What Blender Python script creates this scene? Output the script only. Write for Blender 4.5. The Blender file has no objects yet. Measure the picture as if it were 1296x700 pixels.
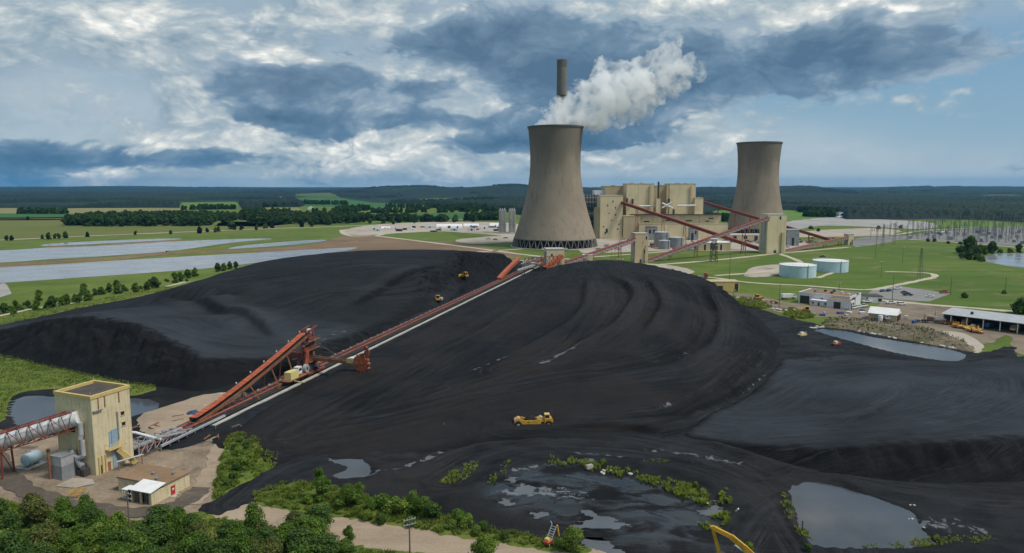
import bpy, bmesh, math, random
import numpy as np
from mathutils import Vector, Matrix, noise as mnoise

random.seed(11); RNG = np.random.default_rng(7)
scene = bpy.context.scene
COL = scene.collection
PI = math.pi
H = 64.0                     # height of the drone above the plain
FP = 900.0                   # focal length in photograph pixels (1296 wide)
TH = math.atan(115.0 / FP)   # downward tilt
ST, CT = math.sin(TH), math.cos(TH)

# ---------------------------------------------------------------- survey helpers
def G(u, v, z=0.0):
    """point of the photograph -> ground point at height z"""
    x, y = (u - 648.0) / FP, (350.0 - v) / FP
    d = (x, CT + y * ST, -ST + y * CT)
    t = (z - H) / d[2]
    return Vector((d[0] * t, d[1] * t, z))

def A(u, v, Y):
    """point of the photograph at the world distance Y -> (x, Y, z)"""
    x, y = (u - 648.0) / FP, (350.0 - v) / FP
    dy = CT + y * ST
    t = Y / dy
    return Vector((x * t, Y, H + (-ST + y * CT) * t))

# ---------------------------------------------------------------- scene graph helpers
def tag(o, label=None, cat=None, group=None, kind=None):
    if label: o['label'] = label
    if cat: o['category'] = cat
    if group: o['group'] = group
    if kind: o['kind'] = kind
    return o

def thing(name, label, cat, loc=(0, 0, 0), rz=0.0, group=None):
    o = bpy.data.objects.new(name, None)
    o.empty_display_size = 0.5
    COL.objects.link(o)
    o.location = loc
    o.rotation_euler = (0, 0, rz)
    return tag(o, label, cat, group)

def copy_tree(o, parent=None):
    c = o.copy(); COL.objects.link(c)
    c.parent = parent
    for ch in list(o.children): copy_tree(ch, c)
    return c

def link_mesh(name, me, mat=None, parent=None, smooth=False):
    o = bpy.data.objects.new(name, me)
    COL.objects.link(o)
    if mat: me.materials.append(mat)
    if parent: o.parent = parent
    if smooth: me.shade_smooth()
    return o

class MB:
    """collects boxes, bars, tubes, lathes ... and links them as ONE mesh"""
    def __init__(s): s.v = []; s.f = []
    def add(s, vs, fs):
        n = len(s.v); s.v += [tuple(p) for p in vs]; s.f += [tuple(i + n for i in f) for f in fs]; return s
    def box(s, c, d, rz=0.0, taper=1.0, top=None):
        hx, hy, hz = d[0] / 2, d[1] / 2, d[2] / 2
        ca, sa = math.cos(rz), math.sin(rz); vs = []
        for z, k in ((-hz, 1), (hz, taper)):
            for x, y in ((-hx, -hy), (hx, -hy), (hx, hy), (-hx, hy)):
                x *= k; y *= k
                vs.append((c[0] + x * ca - y * sa, c[1] + x * sa + y * ca, c[2] + z))
        return s.add(vs, [(3, 2, 1, 0), (4, 5, 6, 7), (0, 1, 5, 4), (1, 2, 6, 5), (2, 3, 7, 6), (3, 0, 4, 7)])
    def b0(s, x0, x1, y0, y1, z0, z1):
        return s.box(((x0 + x1) / 2, (y0 + y1) / 2, (z0 + z1) / 2), (abs(x1 - x0), abs(y1 - y0), abs(z1 - z0)))
    def bar(s, p, q, w, h=None):
        h = h or w
        p, q = Vector(p), Vector(q); d = q - p
        if d.length < 1e-6: return s
        d.normalize()
        up = Vector((0, 0, 1)) if abs(d.z) < 0.95 else Vector((1, 0, 0))
        sx = d.cross(up).normalized(); sz = sx.cross(d).normalized()
        vs = []
        for o in (p, q):
            for a, b in ((-1, -1), (1, -1), (1, 1), (-1, 1)):
                vs.append(o + sx * (a * w / 2) + sz * (b * h / 2))
        return s.add(vs, [(3, 2, 1, 0), (4, 5, 6, 7), (0, 1, 5, 4), (1, 2, 6, 5), (2, 3, 7, 6), (3, 0, 4, 7)])
    def tube(s, p, q, r, n=10, r2=None):
        r2 = r if r2 is None else r2
        p, q = Vector(p), Vector(q); d = (q - p).normalized()
        up = Vector((0, 0, 1)) if abs(d.z) < 0.95 else Vector((1, 0, 0))
        sx = d.cross(up).normalized(); sy = sx.cross(d).normalized()
        vs = []
        for o, rr in ((p, r), (q, r2)):
            for i in range(n):
                a = 2 * PI * i / n
                vs.append(o + sx * (math.cos(a) * rr) + sy * (math.sin(a) * rr))
        fs = [(i, (i + 1) % n, n + (i + 1) % n, n + i) for i in range(n)]
        return s.add(vs, fs + [tuple(range(n))[::-1], tuple(range(n, 2 * n))])
    def path(s, pts, r, n=8):
        for a, b in zip(pts[:-1], pts[1:]): s.tube(a, b, r, n)
        return s
    def lathe(s, prof, c=(0, 0, 0), n=48, cap=True):
        k = len(prof); vs = []
        for r, z in prof:
            for i in range(n):
                a = 2 * PI * i / n
                vs.append((c[0] + r * math.cos(a), c[1] + r * math.sin(a), c[2] + z))
        fs = []
        for j in range(k - 1):
            for i in range(n):
                i2 = (i + 1) % n
                fs.append((j * n + i, j * n + i2, (j + 1) * n + i2, (j + 1) * n + i))
        if cap:
            fs.append(tuple(range(n))[::-1]); fs.append(tuple((k - 1) * n + i for i in range(n)))
        return s.add(vs, fs)
    def quad(s, *p): return s.add(p, [tuple(range(len(p)))])
    def prism(s, poly, z0, z1):
        n = len(poly)
        vs = [(p[0], p[1], z0) for p in poly] + [(p[0], p[1], z1) for p in poly]
        fs = [tuple(range(n))[::-1], tuple(range(n, 2 * n))] + [(i, (i + 1) % n, n + (i + 1) % n, n + i) for i in range(n)]
        return s.add(vs, fs)
    def xprism(s, prof, y0, y1):
        """profile in x,z pushed along y"""
        n = len(prof)
        vs = [(p[0], y0, p[1]) for p in prof] + [(p[0], y1, p[1]) for p in prof]
        fs = [tuple(range(n)), tuple(range(n, 2 * n))[::-1]] + [((i + 1) % n, i, n + i, n + (i + 1) % n) for i in range(n)]
        return s.add(vs, fs)
    def shift(s, off):
        s.v = [(p[0] - off[0], p[1] - off[1], p[2] - off[2]) for p in s.v]; return s
    def build(s, name, mat, parent=None, smooth=False, bevel=0.0, off=None):
        if off is not None: s.shift(off)
        me = bpy.data.meshes.new(name)
        me.from_pydata(s.v, [], s.f); me.update()
        bm = bmesh.new(); bm.from_mesh(me)
        bmesh.ops.recalc_face_normals(bm, faces=bm.faces)
        if bevel:
            bmesh.ops.bevel(bm, geom=list(bm.edges), offset=bevel, segments=1, affect='EDGES', clamp_overlap=True)
        bm.to_mesh(me); bm.free()
        o = link_mesh(name, me, mat, parent)
        if smooth:
            me.shade_smooth()
            me.set_sharp_from_angle(angle=math.radians(40))
        return o

def np_mesh(name, V, F, mat=None, parent=None, smooth=False, attrs=None):
    """fast mesh from numpy vertices (n,3) and faces (m,k)"""
    me = bpy.data.meshes.new(name)
    V = np.asarray(V, np.float32); F = np.asarray(F, np.int32)
    me.vertices.add(len(V)); me.vertices.foreach_set('co', V.ravel())
    k = F.shape[1]
    me.loops.add(F.size); me.loops.foreach_set('vertex_index', F.ravel())
    me.polygons.add(len(F)); me.polygons.foreach_set('loop_start', np.arange(0, F.size, k, dtype=np.int32))
    me.update(calc_edges=True)
    for an, dat in (attrs or {}).items():
        a = me.attributes.new(an, 'FLOAT', 'POINT'); a.data.foreach_set('value', np.asarray(dat, np.float32).ravel())
    return link_mesh(name, me, mat, parent, smooth)

# ---------------------------------------------------------------- numpy noise, polygons, interpolation
_perm = np.random.default_rng(3).permutation(4096)
_gr = np.random.default_rng(4).uniform(0, 2 * np.pi, 4096)
def perlin(x, y, seed=0):
    xi = np.floor(x).astype(np.int64); yi = np.floor(y).astype(np.int64)
    xf, yf = x - xi, y - yi
    def g(i, j, dx, dy):
        h = _gr[_perm[(_perm[(i + seed * 131) & 4095] + j) & 4095]]
        return np.cos(h) * dx + np.sin(h) * dy
    sx = xf * xf * xf * (xf * (xf * 6 - 15) + 10); sy = yf * yf * yf * (yf * (yf * 6 - 15) + 10)
    a = g(xi, yi, xf, yf); b = g(xi + 1, yi, xf - 1, yf)
    c = g(xi, yi + 1, xf, yf - 1); d = g(xi + 1, yi + 1, xf - 1, yf - 1)
    return (a + (b - a) * sx) * (1 - sy) + (c + (d - c) * sx) * sy
def fbm(x, y, octv=4, seed=0, gain=0.5):
    t = 0; a = 1.0; s = 0
    for o in range(octv):
        t = t + a * perlin(x * 2 ** o, y * 2 ** o, seed + o * 7); s += a; a *= gain
    return t / s * 1.6
def sstep(a, b, x):
    t = np.clip((x - a) / (b - a), 0, 1); return t * t * (3 - 2 * t)
def poly_sdf(poly, X, Y):
    """signed distance, positive inside"""
    P = np.array([(p[0], p[1]) for p in poly]); n = len(P)
    d2 = np.full(X.shape, 1e18); ins = np.zeros(X.shape, bool)
    for i in range(n):
        ax, ay = P[i]; bx, by = P[(i + 1) % n]
        ex, ey = bx - ax, by - ay
        t = np.clip(((X - ax) * ex + (Y - ay) * ey) / (ex * ex + ey * ey + 1e-12), 0, 1)
        d2 = np.minimum(d2, (X - ax - ex * t) ** 2 + (Y - ay - ey * t) ** 2)
        c = ((ay > Y) != (by > Y))
        with np.errstate(divide='ignore', invalid='ignore'):
            xi = ax + (Y - ay) * ex / (ey if abs(ey) > 1e-12 else 1e-12)
        ins ^= c & (X < xi)
    d = np.sqrt(d2)
    return np.where(ins, d, -d)
def line_dist(pts, X, Y):
    """distance to an open polyline, signed side, and length along it"""
    P = np.array([(p[0], p[1]) for p in pts])
    best = np.full(X.shape, 1e9); side = np.zeros(X.shape); along = np.zeros(X.shape); L = 0.0
    for i in range(len(P) - 1):
        ax, ay = P[i]; ex, ey = P[i + 1] - P[i]; ln = math.hypot(ex, ey)
        t = np.clip(((X - ax) * ex + (Y - ay) * ey) / (ln * ln + 1e-9), 0, 1)
        dx, dy = X - ax - ex * t, Y - ay - ey * t
        d = np.hypot(dx, dy); m = d < best
        best = np.where(m, d, best)
        side = np.where(m, np.sign(ex * dy - ey * dx), side)
        along = np.where(m, L + t * ln, along); L += ln
    return best, side, along
def smooth_line(pts, k=8, closed=False):
    """Catmull-Rom through the points"""
    P = [np.array(p, float) for p in pts]; n = len(P); out = []
    rng = range(n) if closed else range(n - 1)
    for i in rng:
        p0 = P[(i - 1) % n] if closed or i > 0 else P[i]
        p1, p2 = P[i], P[(i + 1) % n]
        p3 = P[(i + 2) % n] if closed or i + 2 < n else p2
        for j in range(k):
            t = j / k
            out.append(0.5 * (2 * p1 + (p2 - p0) * t + (2 * p0 - 5 * p1 + 4 * p2 - p3) * t * t + (3 * p1 - p0 - 3 * p2 + p3) * t ** 3))
    if not closed: out.append(P[-1])
    return out
class RBF:
    def __init__(s, pts, vals):
        s.P = np.array([(p[0], p[1]) for p in pts], float); n = len(s.P)
        D = np.hypot(s.P[:, None, 0] - s.P[None, :, 0], s.P[:, None, 1] - s.P[None, :, 1])
        M = np.zeros((n + 1, n + 1)); M[:n, :n] = -np.sqrt(D * D + 25.0); M[:n, n] = 1; M[n, :n] = 1
        s.w = np.linalg.solve(M + np.eye(n + 1) * 1e-6, np.append(np.array(vals, float), 0))
    def __call__(s, X, Y):
        t = np.full(X.shape, s.w[-1])
        for (px, py), w in zip(s.P, s.w[:-1]): t = t - w * np.sqrt((X - px) ** 2 + (Y - py) ** 2 + 25.0)
        return t

def grid_mesh(name, xs, ys, Z, keep, mat, attrs=None, parent=None, smooth=True):
    nx, ny = len(xs), len(ys)
    X, Y = np.meshgrid(xs, ys)
    idx = np.arange(nx * ny).reshape(ny, nx)
    q = np.stack([idx[:-1, :-1], idx[:-1, 1:], idx[1:, 1:], idx[1:, :-1]], -1).reshape(-1, 4)
    kq = (keep[:-1, :-1] | keep[:-1, 1:] | keep[1:, 1:] | keep[1:, :-1]).reshape(-1)
    q = q[kq]
    used = np.zeros(nx * ny, bool); used[q.ravel()] = True
    re = np.cumsum(used) - 1
    V = np.stack([X.ravel(), Y.ravel(), Z.ravel()], -1)[used]
    at = {k: a.ravel()[used] for k, a in (attrs or {}).items()}
    return np_mesh(name, V, re[q], mat, parent, smooth, at)
# ---------------------------------------------------------------- materials
def _nt(name):
    m = bpy.data.materials.new(name); m.use_nodes = True
    t = m.node_tree; t.nodes.clear()
    out = t.nodes.new('ShaderNodeOutputMaterial'); b = t.nodes.new('ShaderNodeBsdfPrincipled')
    t.links.new(b.outputs[0], out.inputs[0])
    return m, t, b
class NT:
    """small node-tree helper"""
    def __init__(s, t): s.t = t
    def n(s, typ, **kw):
        x = s.t.nodes.new(typ)
        for k, v in kw.items(): setattr(x, k, v)
        return x
    def l(s, a, b): s.t.links.new(a, b)
    def put(s, sock, v):
        if isinstance(v, bpy.types.NodeSocket): s.l(v, sock)
        elif v is not None: sock.default_value = v
    def math(s, op, a, b=None, c=None, clamp=False):
        x = s.n('ShaderNodeMath', operation=op, use_clamp=clamp)
        s.put(x.inputs[0], a); s.put(x.inputs[1], b); s.put(x.inputs[2], c); return x.outputs[0]
    def ss(s, a, b, x):
        r = s.n('ShaderNodeMapRange', interpolation_type='SMOOTHSTEP'); r.inputs[1].default_value = a; r.inputs[2].default_value = b
        s.put(r.inputs[0], x); return r.outputs[0]
    def mr(s, x, a, b, c, d):
        r = s.n('ShaderNodeMapRange'); s.put(r.inputs[0], x)
        for i, k in enumerate((a, b, c, d)): r.inputs[i + 1].default_value = k
        return r.outputs[0]
    def mix(s, f, a, b, blend='MIX'):
        x = s.n('ShaderNodeMix', data_type='RGBA', blend_type=blend); s.put(x.inputs[0], f)
        s.put(x.inputs[6], rgba(a)); s.put(x.inputs[7], rgba(b)); return x.outputs[2]
    def noise(s, vec, scale, detail=4, rough=0.55, dist=0.0, dim='3D'):
        x = s.n('ShaderNodeTexNoise', noise_dimensions=dim); s.put(x.inputs['Vector'], vec)
        x.inputs['Scale'].default_value = scale; x.inputs['Detail'].default_value = detail
        x.inputs['Roughness'].default_value = rough; x.inputs['Distortion'].default_value = dist
        return x.outputs['Fac']
    def mapping(s, vec, scale=(1, 1, 1), loc=(0, 0, 0), rot=(0, 0, 0)):
        x = s.n('ShaderNodeMapping'); s.put(x.inputs[0], vec)
        x.inputs[1].default_value = loc; x.inputs[2].default_value = rot; x.inputs[3].default_value = scale; return x.outputs[0]
    def ramp(s, f, stops):
        x = s.n('ShaderNodeValToRGB'); s.put(x.inputs[0], f); e = x.color_ramp.elements
        while len(e) < len(stops): e.new(0.5)
        for k, (p, c) in zip(e, stops): k.position = p; k.color = rgba(c)
        return x.outputs[0]
    def attr(s, name): return s.n('ShaderNodeAttribute', attribute_name=name).outputs['Fac']
    def bump(s, hgt, strength=0.3, dist=0.1):
        x = s.n('ShaderNodeBump'); x.inputs['Strength'].default_value = strength; x.inputs['Distance'].default_value = dist
        s.put(x.inputs['Height'], hgt); return x.outputs[0]
def rgba(c):
    if isinstance(c, bpy.types.NodeSocket) or c is None: return c
    return tuple(c) + (1.0,) if len(c) == 3 else tuple(c)
def S(r, g, b):
    f = lambda c: (c / 255 / 12.92) if c / 255 <= 0.04045 else ((c / 255 + 0.055) / 1.055) ** 2.4
    return (f(r), f(g), f(b))

MATS = {}
def surf(name, col, col2=None, scale=0.5, rough=0.8, metal=0.0, stain=0.25, streak=0.0, stain_col=(0.05, 0.045, 0.04), bump=0.15, spec=0.3, detail=5, lines=None):
    """painted / weathered surface: two-tone noise, blotchy stains, optional vertical streaks"""
    if name in MATS: return MATS[name]
    m, t, b = _nt(name); k = NT(t)
    co = k.n('ShaderNodeTexCoord').outputs['Object']
    n1 = k.noise(co, scale, detail, 0.6)
    c = k.mix(k.ss(0.35, 0.65, n1), col, col2 or tuple(x * 0.82 for x in col))
    if stain:
        n2 = k.noise(k.mapping(co, loc=(7, 3, 1)), scale * 2.7, 6, 0.65)
        c = k.mix(k.math('MULTIPLY', k.ss(0.52, 0.75, n2), stain), c, stain_col)
    if streak:
        n3 = k.noise(k.mapping(co, scale=(1, 1, 0.06)), scale * 6, 5, 0.6)
        c = k.mix(k.math('MULTIPLY', k.ss(0.5, 0.78, n3), streak), c, stain_col)
    if lines:                                  # (period in metres, strength) horizontal joints or cladding ribs
        ax, per, st = lines
        sep = k.n('ShaderNodeSeparateXYZ'); k.l(co, sep.inputs[0])
        v = sep.outputs[ax] if ax != 'H' else k.math('ADD', sep.outputs[0], sep.outputs[1])
        fr = k.math('FRACT', k.math('DIVIDE', v, per))
        ln = k.math('MULTIPLY', k.math('LESS_THAN', fr, 0.12), st)
        c = k.mix(ln, c, tuple(x * 0.45 for x in col))
    k.put(b.inputs['Base Color'], c)
    b.inputs['Roughness'].default_value = rough; b.inputs['Metallic'].default_value = metal
    b.inputs['Specular IOR Level'].default_value = spec
    if bump: k.l(k.bump(k.noise(co, scale * 8, 5), bump, 0.05), b.inputs['Normal'])
    MATS[name] = m; return m

def ground_mat(name, cols, scales=(0.004, 0.03, 0.4), rough=0.95, bump=0.4, bscale=1.2, bdist=0.15, worn=None, stretch=None):
    """earth or grass: world-space noise at three sizes through a colour ramp"""
    m, t, b = _nt(name); k = NT(t)
    co = k.n('ShaderNodeNewGeometry').outputs['Position']
    if stretch: co2 = k.mapping(co, scale=stretch[0], rot=(0, 0, stretch[1]))
    else: co2 = co
    a = k.noise(co, scales[0], 5, 0.6); d = k.noise(co2, scales[1], 5, 0.65, 0.4); e = k.noise(co, scales[2], 6, 0.7)
    f = k.math('ADD', k.math('MULTIPLY', a, 0.34), k.math('ADD', k.math('MULTIPLY', d, 0.36), k.math('MULTIPLY', e, 0.3)))
    n = len(cols)
    c = k.ramp(f, [(0.36 + 0.28 * i / (n - 1), cc) for i, cc in enumerate(cols)])
    if worn:
        w = k.noise(k.mapping(co, loc=(31, 7, 0)), worn[1], 6, 0.65, 0.6)
        c = k.mix(k.math('MULTIPLY', k.ss(worn[2], worn[2] + 0.12, w), worn[3]), c, worn[0])
    k.put(b.inputs['Base Color'], c); b.inputs['Roughness'].default_value = rough; b.inputs['Specular IOR Level'].default_value = 0.2
    k.l(k.bump(k.noise(co, bscale, 6, 0.7), bump, bdist), b.inputs['Normal'])
    return m

def leaf_mat(name, dark, mid, light, trans=0.25):
    m, t, b = _nt(name); k = NT(t)
    r = k.attr('tone')
    c = k.ramp(r, [(0.0, dark), (0.5, mid), (1.0, light)])
    k.put(b.inputs['Base Color'], c); b.inputs['Roughness'].default_value = 0.7; b.inputs['Specular IOR Level'].default_value = 0.2
    tr = k.n('ShaderNodeBsdfTranslucent'); k.put(tr.inputs[0], k.mix(0.5, c, light))
    mx = k.n('ShaderNodeMixShader'); mx.inputs[0].default_value = trans
    out = [n for n in t.nodes if n.type == 'OUTPUT_MATERIAL'][0]
    k.l(b.outputs[0], mx.inputs[1]); k.l(tr.outputs[0], mx.inputs[2]); k.l(mx.outputs[0], out.inputs[0])
    return m

def water_mat(name, col, rough=0.06, wave=0.05, wscale=0.8):
    m, t, b = _nt(name); k = NT(t)
    co = k.n('ShaderNodeNewGeometry').outputs['Position']
    n = k.noise(co, 0.05, 4, 0.6)
    k.put(b.inputs['Base Color'], k.mix(k.ss(0.3, 0.7, n), col, tuple(x * 0.75 for x in col)))
    r = k.noise(k.mapping(co, scale=(0.4, 1.0, 1), loc=(3, 0, 0)), 0.06, 4, 0.6, 1.0)
    k.put(b.inputs['Roughness'], k.mr(r, 0.35, 0.65, rough, rough * 2.5))
    b.inputs['IOR'].default_value = 1.33; b.inputs['Specular IOR Level'].default_value = 0.5
    if wave: k.l(k.bump(k.noise(k.mapping(co, scale=(0.6, 1, 1)), wscale, 4, 0.6), wave, 0.05), b.inputs['Normal'])
    return m

def coal_mat(name='coal', lo=(0.0036, 0.0036, 0.0041), hi=(0.0135, 0.0138, 0.0155), brown=(0.026, 0.020, 0.017), palec=(0.046, 0.054, 0.064)):
    """coal fines: compacted track streaks and painted scarp shade (attribute), tops paled for sky sheen, brownish dust, wet slurry"""
    m, t, b = _nt(name); k = NT(t)
    co = k.n('ShaderNodeNewGeometry').outputs['Position']
    tr = k.attr('track'); pale = k.attr('pale'); dust = k.attr('dust'); wet = k.attr('wet')
    n1 = k.noise(co, 0.035, 6, 0.6, 0.5); n2 = k.noise(co, 0.5, 7, 0.7); n3 = k.noise(co, 4.0, 4, 0.7)
    f = k.math('ADD', k.math('MULTIPLY', n1, 0.45), k.math('ADD', k.math('MULTIPLY', n2, 0.35), k.math('MULTIPLY', n3, 0.2)))
    # tyre and blade marks drawn out along the way the machines drive
    gv = k.n('ShaderNodeCombineXYZ'); k.put(gv.inputs[0], k.attr('ga')); k.put(gv.inputs[1], k.math('MULTIPLY', k.attr('gl'), 0.05))
    st = k.noise(gv.outputs[0], 1.3, 8, 0.74); gm = k.attr('gm')
    stf = k.math('MULTIPLY', k.math('MULTIPLY', k.math('SUBTRACT', st, 0.5), 2.6), gm)
    f = k.math('ADD', f, k.math('MULTIPLY', stf, 0.20))
    f0 = k.mr(f, 0.36, 0.66, 0.0, 0.7)
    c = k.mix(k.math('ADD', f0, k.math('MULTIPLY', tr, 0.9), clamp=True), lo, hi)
    sp = k.noise(co, 1.9, 5, 0.75); c = k.mix(k.math('MULTIPLY', k.ss(0.55, 0.70, sp), 0.55), c, (0.030, 0.031, 0.034)); c = k.mix(k.math('MULTIPLY', k.ss(0.46, 0.34, sp), 0.6), c, (0.0022, 0.0022, 0.0026))
    gv2 = k.n('ShaderNodeCombineXYZ'); k.put(gv2.inputs[0], k.attr('ga')); k.put(gv2.inputs[1], k.math('MULTIPLY', k.attr('gl'), 0.022)); gv2.inputs[2].default_value = 4.0
    ln = k.math('SUBTRACT', 1.0, k.ss(0.0, 0.030, k.math('ABSOLUTE', k.math('SUBTRACT', k.noise(gv2.outputs[0], 0.55, 3, 0.6), 0.5))))
    ln = k.math('MULTIPLY', k.math('MULTIPLY', ln, gm), k.ss(0.42, 0.60, k.noise(co, 0.06, 4, 0.6)))
    c = k.mix(k.math('MULTIPLY', ln, 0.75), c, (0.034, 0.034, 0.037))
    ln2 = k.math('SUBTRACT', 1.0, k.ss(0.0, 0.026, k.math('ABSOLUTE', k.math('SUBTRACT', k.noise(gv2.outputs[0], 0.55, 3, 0.6), 0.545))))
    c = k.mix(k.math('MULTIPLY', k.math('MULTIPLY', ln2, gm), 0.8), c, (0.0022, 0.0022, 0.0025))
    pf = k.math('MULTIPLY', k.math('ADD', pale, k.math('MULTIPLY', tr, 0.22), clamp=True), k.mr(f, 0.34, 0.60, 0.25, 1.0), clamp=True)
    c = k.mix(pf, c, palec)
    c = k.mix(k.math('MULTIPLY', k.math('MULTIPLY', dust, k.ss(0.38, 0.62, n1)), 0.8), c, brown)
    # pale crusts of dried mud and ash: real patches with an outline of their own
    n4 = k.noise(k.mapping(co, loc=(11, 5, 0)), 0.42, 7, 0.66, 0.7)
    crust = k.ss(0.70, 0.76, k.math('ADD', n4, k.math('MULTIPLY', k.attr('crust'), 0.3)))
    c = k.mix(k.math('MULTIPLY', crust, 0.8), c, (0.15, 0.16, 0.175))
    k.put(b.inputs['Base Color'], c)
    wp = k.math('MULTIPLY', wet, k.ss(0.40, 0.56, k.noise(k.mapping(co, scale=(0.6, 1.0, 1)), 0.16, 5, 0.6, 0.6)))
    r0 = k.mr(n2, 0.3, 0.7, 0.66, 0.92)
    rr_ = k.n('ShaderNodeMix'); k.put(rr_.inputs[0], wp); k.put(rr_.inputs[2], r0); rr_.inputs[3].default_value = 0.07
    k.put(b.inputs['Roughness'], rr_.outputs[0])
    k.put(b.inputs['Specular IOR Level'], k.mr(wp, 0, 1, 0.10, 0.45))
    h = k.math('ADD', k.math('ADD', k.math('MULTIPLY', n2, 0.9), k.math('ADD', k.math('MULTIPLY', n3, 0.3), k.math('MULTIPLY', sp, 0.8))), k.math('MULTIPLY', stf, 0.6))
    bp = k.n('ShaderNodeBump'); bp.inputs['Distance'].default_value = 0.55; k.put(bp.inputs['Strength'], k.mr(wp, 0, 1, 0.6, 0.03)); k.put(bp.inputs['Height'], h)
    k.l(bp.outputs[0], b.inputs['Normal'])
    return m

def shell_mat(name, h0, h1):
    """raw concrete shell: pour rings, faint ribs, rain streaks that thicken towards the top"""
    m, t, b = _nt(name); k = NT(t); co = k.n('ShaderNodeTexCoord').outputs['Object']; sp = k.n('ShaderNodeSeparateXYZ'); k.l(co, sp.inputs[0]); z = sp.outputs[2]
    c = k.mix(k.ss(.35, .65, k.noise(co, .03, 6, .6)), (0.225, 0.183, 0.138), (0.28, 0.23, 0.172))
    c = k.mix(k.math('MULTIPLY', k.ss(.5, .72, k.noise(k.mapping(co, scale=(1, 1, .035)), .35, 6, .65)), .6), c, (0.135, 0.118, 0.098))
    up = k.ss(h0, h1, k.math('ADD', z, k.mr(k.noise(k.mapping(co, scale=(1, 1, .08)), .12, 6, .65), .3, .7, -16, 16)))
    c = k.mix(k.math('MULTIPLY', up, .62), c, (0.118, 0.104, 0.085))
    c = k.mix(k.math('MULTIPLY', k.math('MULTIPLY', up, k.ss(.52, .66, k.noise(k.mapping(co, scale=(1, 1, .02)), .9, 5, .6))), .5), c, (0.21, 0.185, 0.15))
    ring = k.math('LESS_THAN', k.math('FRACT', k.math('DIVIDE', z, 3.4)), .10); c = k.mix(k.math('MULTIPLY', ring, .10), c, (0.10, 0.09, 0.08))
    c = k.mix(k.math('MULTIPLY', k.ss(.60, .74, k.noise(co, .05, 5, .6)), .3), c, (0.16, 0.14, 0.12))
    k.put(b.inputs['Base Color'], c); b.inputs['Roughness'].default_value = .92; b.inputs['Specular IOR Level'].default_value = .2
    k.l(k.bump(k.noise(co, .8, 5), .2, .2), b.inputs['Normal']); return m
# ---------------------------------------------------------------- setting: materials of the land
M = {}
M['grass'] = ground_mat('mown_grass', [(0.045, 0.075, 0.012), (0.075, 0.115, 0.016), (0.115, 0.150, 0.026), (0.14, 0.155, 0.04)], (0.006, 0.035, 0.5), worn=((0.20, 0.17, 0.085), 0.02, 0.60, 0.5))
M['rough_grass'] = ground_mat('rough_grass', [(0.035, 0.060, 0.012), (0.070, 0.110, 0.018), (0.13, 0.155, 0.03), (0.19, 0.17, 0.06)], (0.03, 0.15, 0.9), bump=0.7, bscale=1.5, bdist=0.4)
M['lawn'] = ground_mat('bright_lawn', [(0.043, 0.078, 0.011), (0.064, 0.110, 0.014), (0.088, 0.132, 0.019), (0.135, 0.155, 0.036)], (0.008, 0.09, 0.7), stretch=((0.12, 1, 1), 0.2), worn=((0.17, 0.155, 0.06), 0.03, 0.54, 0.7))
M['olive_field'] = ground_mat('olive_field', [(0.085, 0.105, 0.022), (0.115, 0.13, 0.03), (0.15, 0.15, 0.05)], (0.004, 0.02, 0.2), stretch=((0.1, 1, 1), 0.05))
M['tan_field'] = ground_mat('tan_field', [(0.15, 0.15, 0.05), (0.20, 0.185, 0.075), (0.24, 0.21, 0.10)], (0.004, 0.02, 0.2), stretch=((0.1, 1, 1), 0.05))
M['green_field'] = ground_mat('green_field', [(0.025, 0.085, 0.022), (0.035, 0.11, 0.028), (0.05, 0.13, 0.03)], (0.004, 0.02, 0.2), stretch=((0.1, 1, 1), 0.05))
M['bright_field'] = ground_mat('bright_field', [(0.07, 0.14, 0.02), (0.09, 0.17, 0.024), (0.12, 0.19, 0.03)], (0.004, 0.02, 0.2), stretch=((0.1, 1, 1), 0.05))
M['scrub_bank'] = ground_mat('scrub_bank', [(0.06, 0.055, 0.032), (0.11, 0.09, 0.06), (0.17, 0.14, 0.095), (0.22, 0.19, 0.14)], (0.02, 0.12, 0.9), worn=((0.07, 0.09, 0.025), 0.06, 0.5, 0.8), bump=.7, bscale=1.5, bdist=.4)
M['earth'] = ground_mat('brown_earth', [(0.11, 0.075, 0.045), (0.17, 0.115, 0.07), (0.24, 0.17, 0.11)], (0.01, 0.05, 0.6), worn=((0.15, 0.13, 0.07), 0.03, 0.60, 0.6), stretch=((0.2, 1, 1), 0.0))
M['pad'] = ground_mat('pale_gravel_pad', [(0.26, 0.22, 0.175), (0.36, 0.31, 0.255), (0.46, 0.41, 0.35)], (0.01, 0.06, 0.8), worn=((0.14, 0.12, 0.09), 0.05, 0.56, 0.7))
M['grey_pad'] = ground_mat('grey_gravel_pad', [(0.22, 0.21, 0.20), (0.30, 0.285, 0.27), (0.38, 0.36, 0.34)], (0.01, 0.06, 0.8), worn=((0.12, 0.115, 0.10), 0.05, 0.58, 0.6))
M['dark_pad'] = ground_mat('dark_gravel_pad', [(0.13, 0.128, 0.125), (0.19, 0.185, 0.18), (0.25, 0.24, 0.23)], (0.01, 0.06, 0.8), worn=((0.09, 0.09, 0.08), 0.05, 0.56, 0.6))
M['road_pale'] = ground_mat('pale_road', [(0.34, 0.30, 0.22), (0.42, 0.37, 0.28), (0.48, 0.43, 0.34)], (0.02, 0.1, 1.0), worn=((0.25, 0.21, 0.14), 0.1, 0.58, 0.6))
M['sand_road'] = ground_mat('sand_road', [(0.22, 0.165, 0.115), (0.30, 0.23, 0.165), (0.38, 0.30, 0.22)], (0.03, 0.2, 2.0), worn=((0.15, 0.115, 0.08), 0.18, 0.57, 0.6), stretch=((0.15, 1.2, 1), -0.45), bump=0.5)
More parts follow.
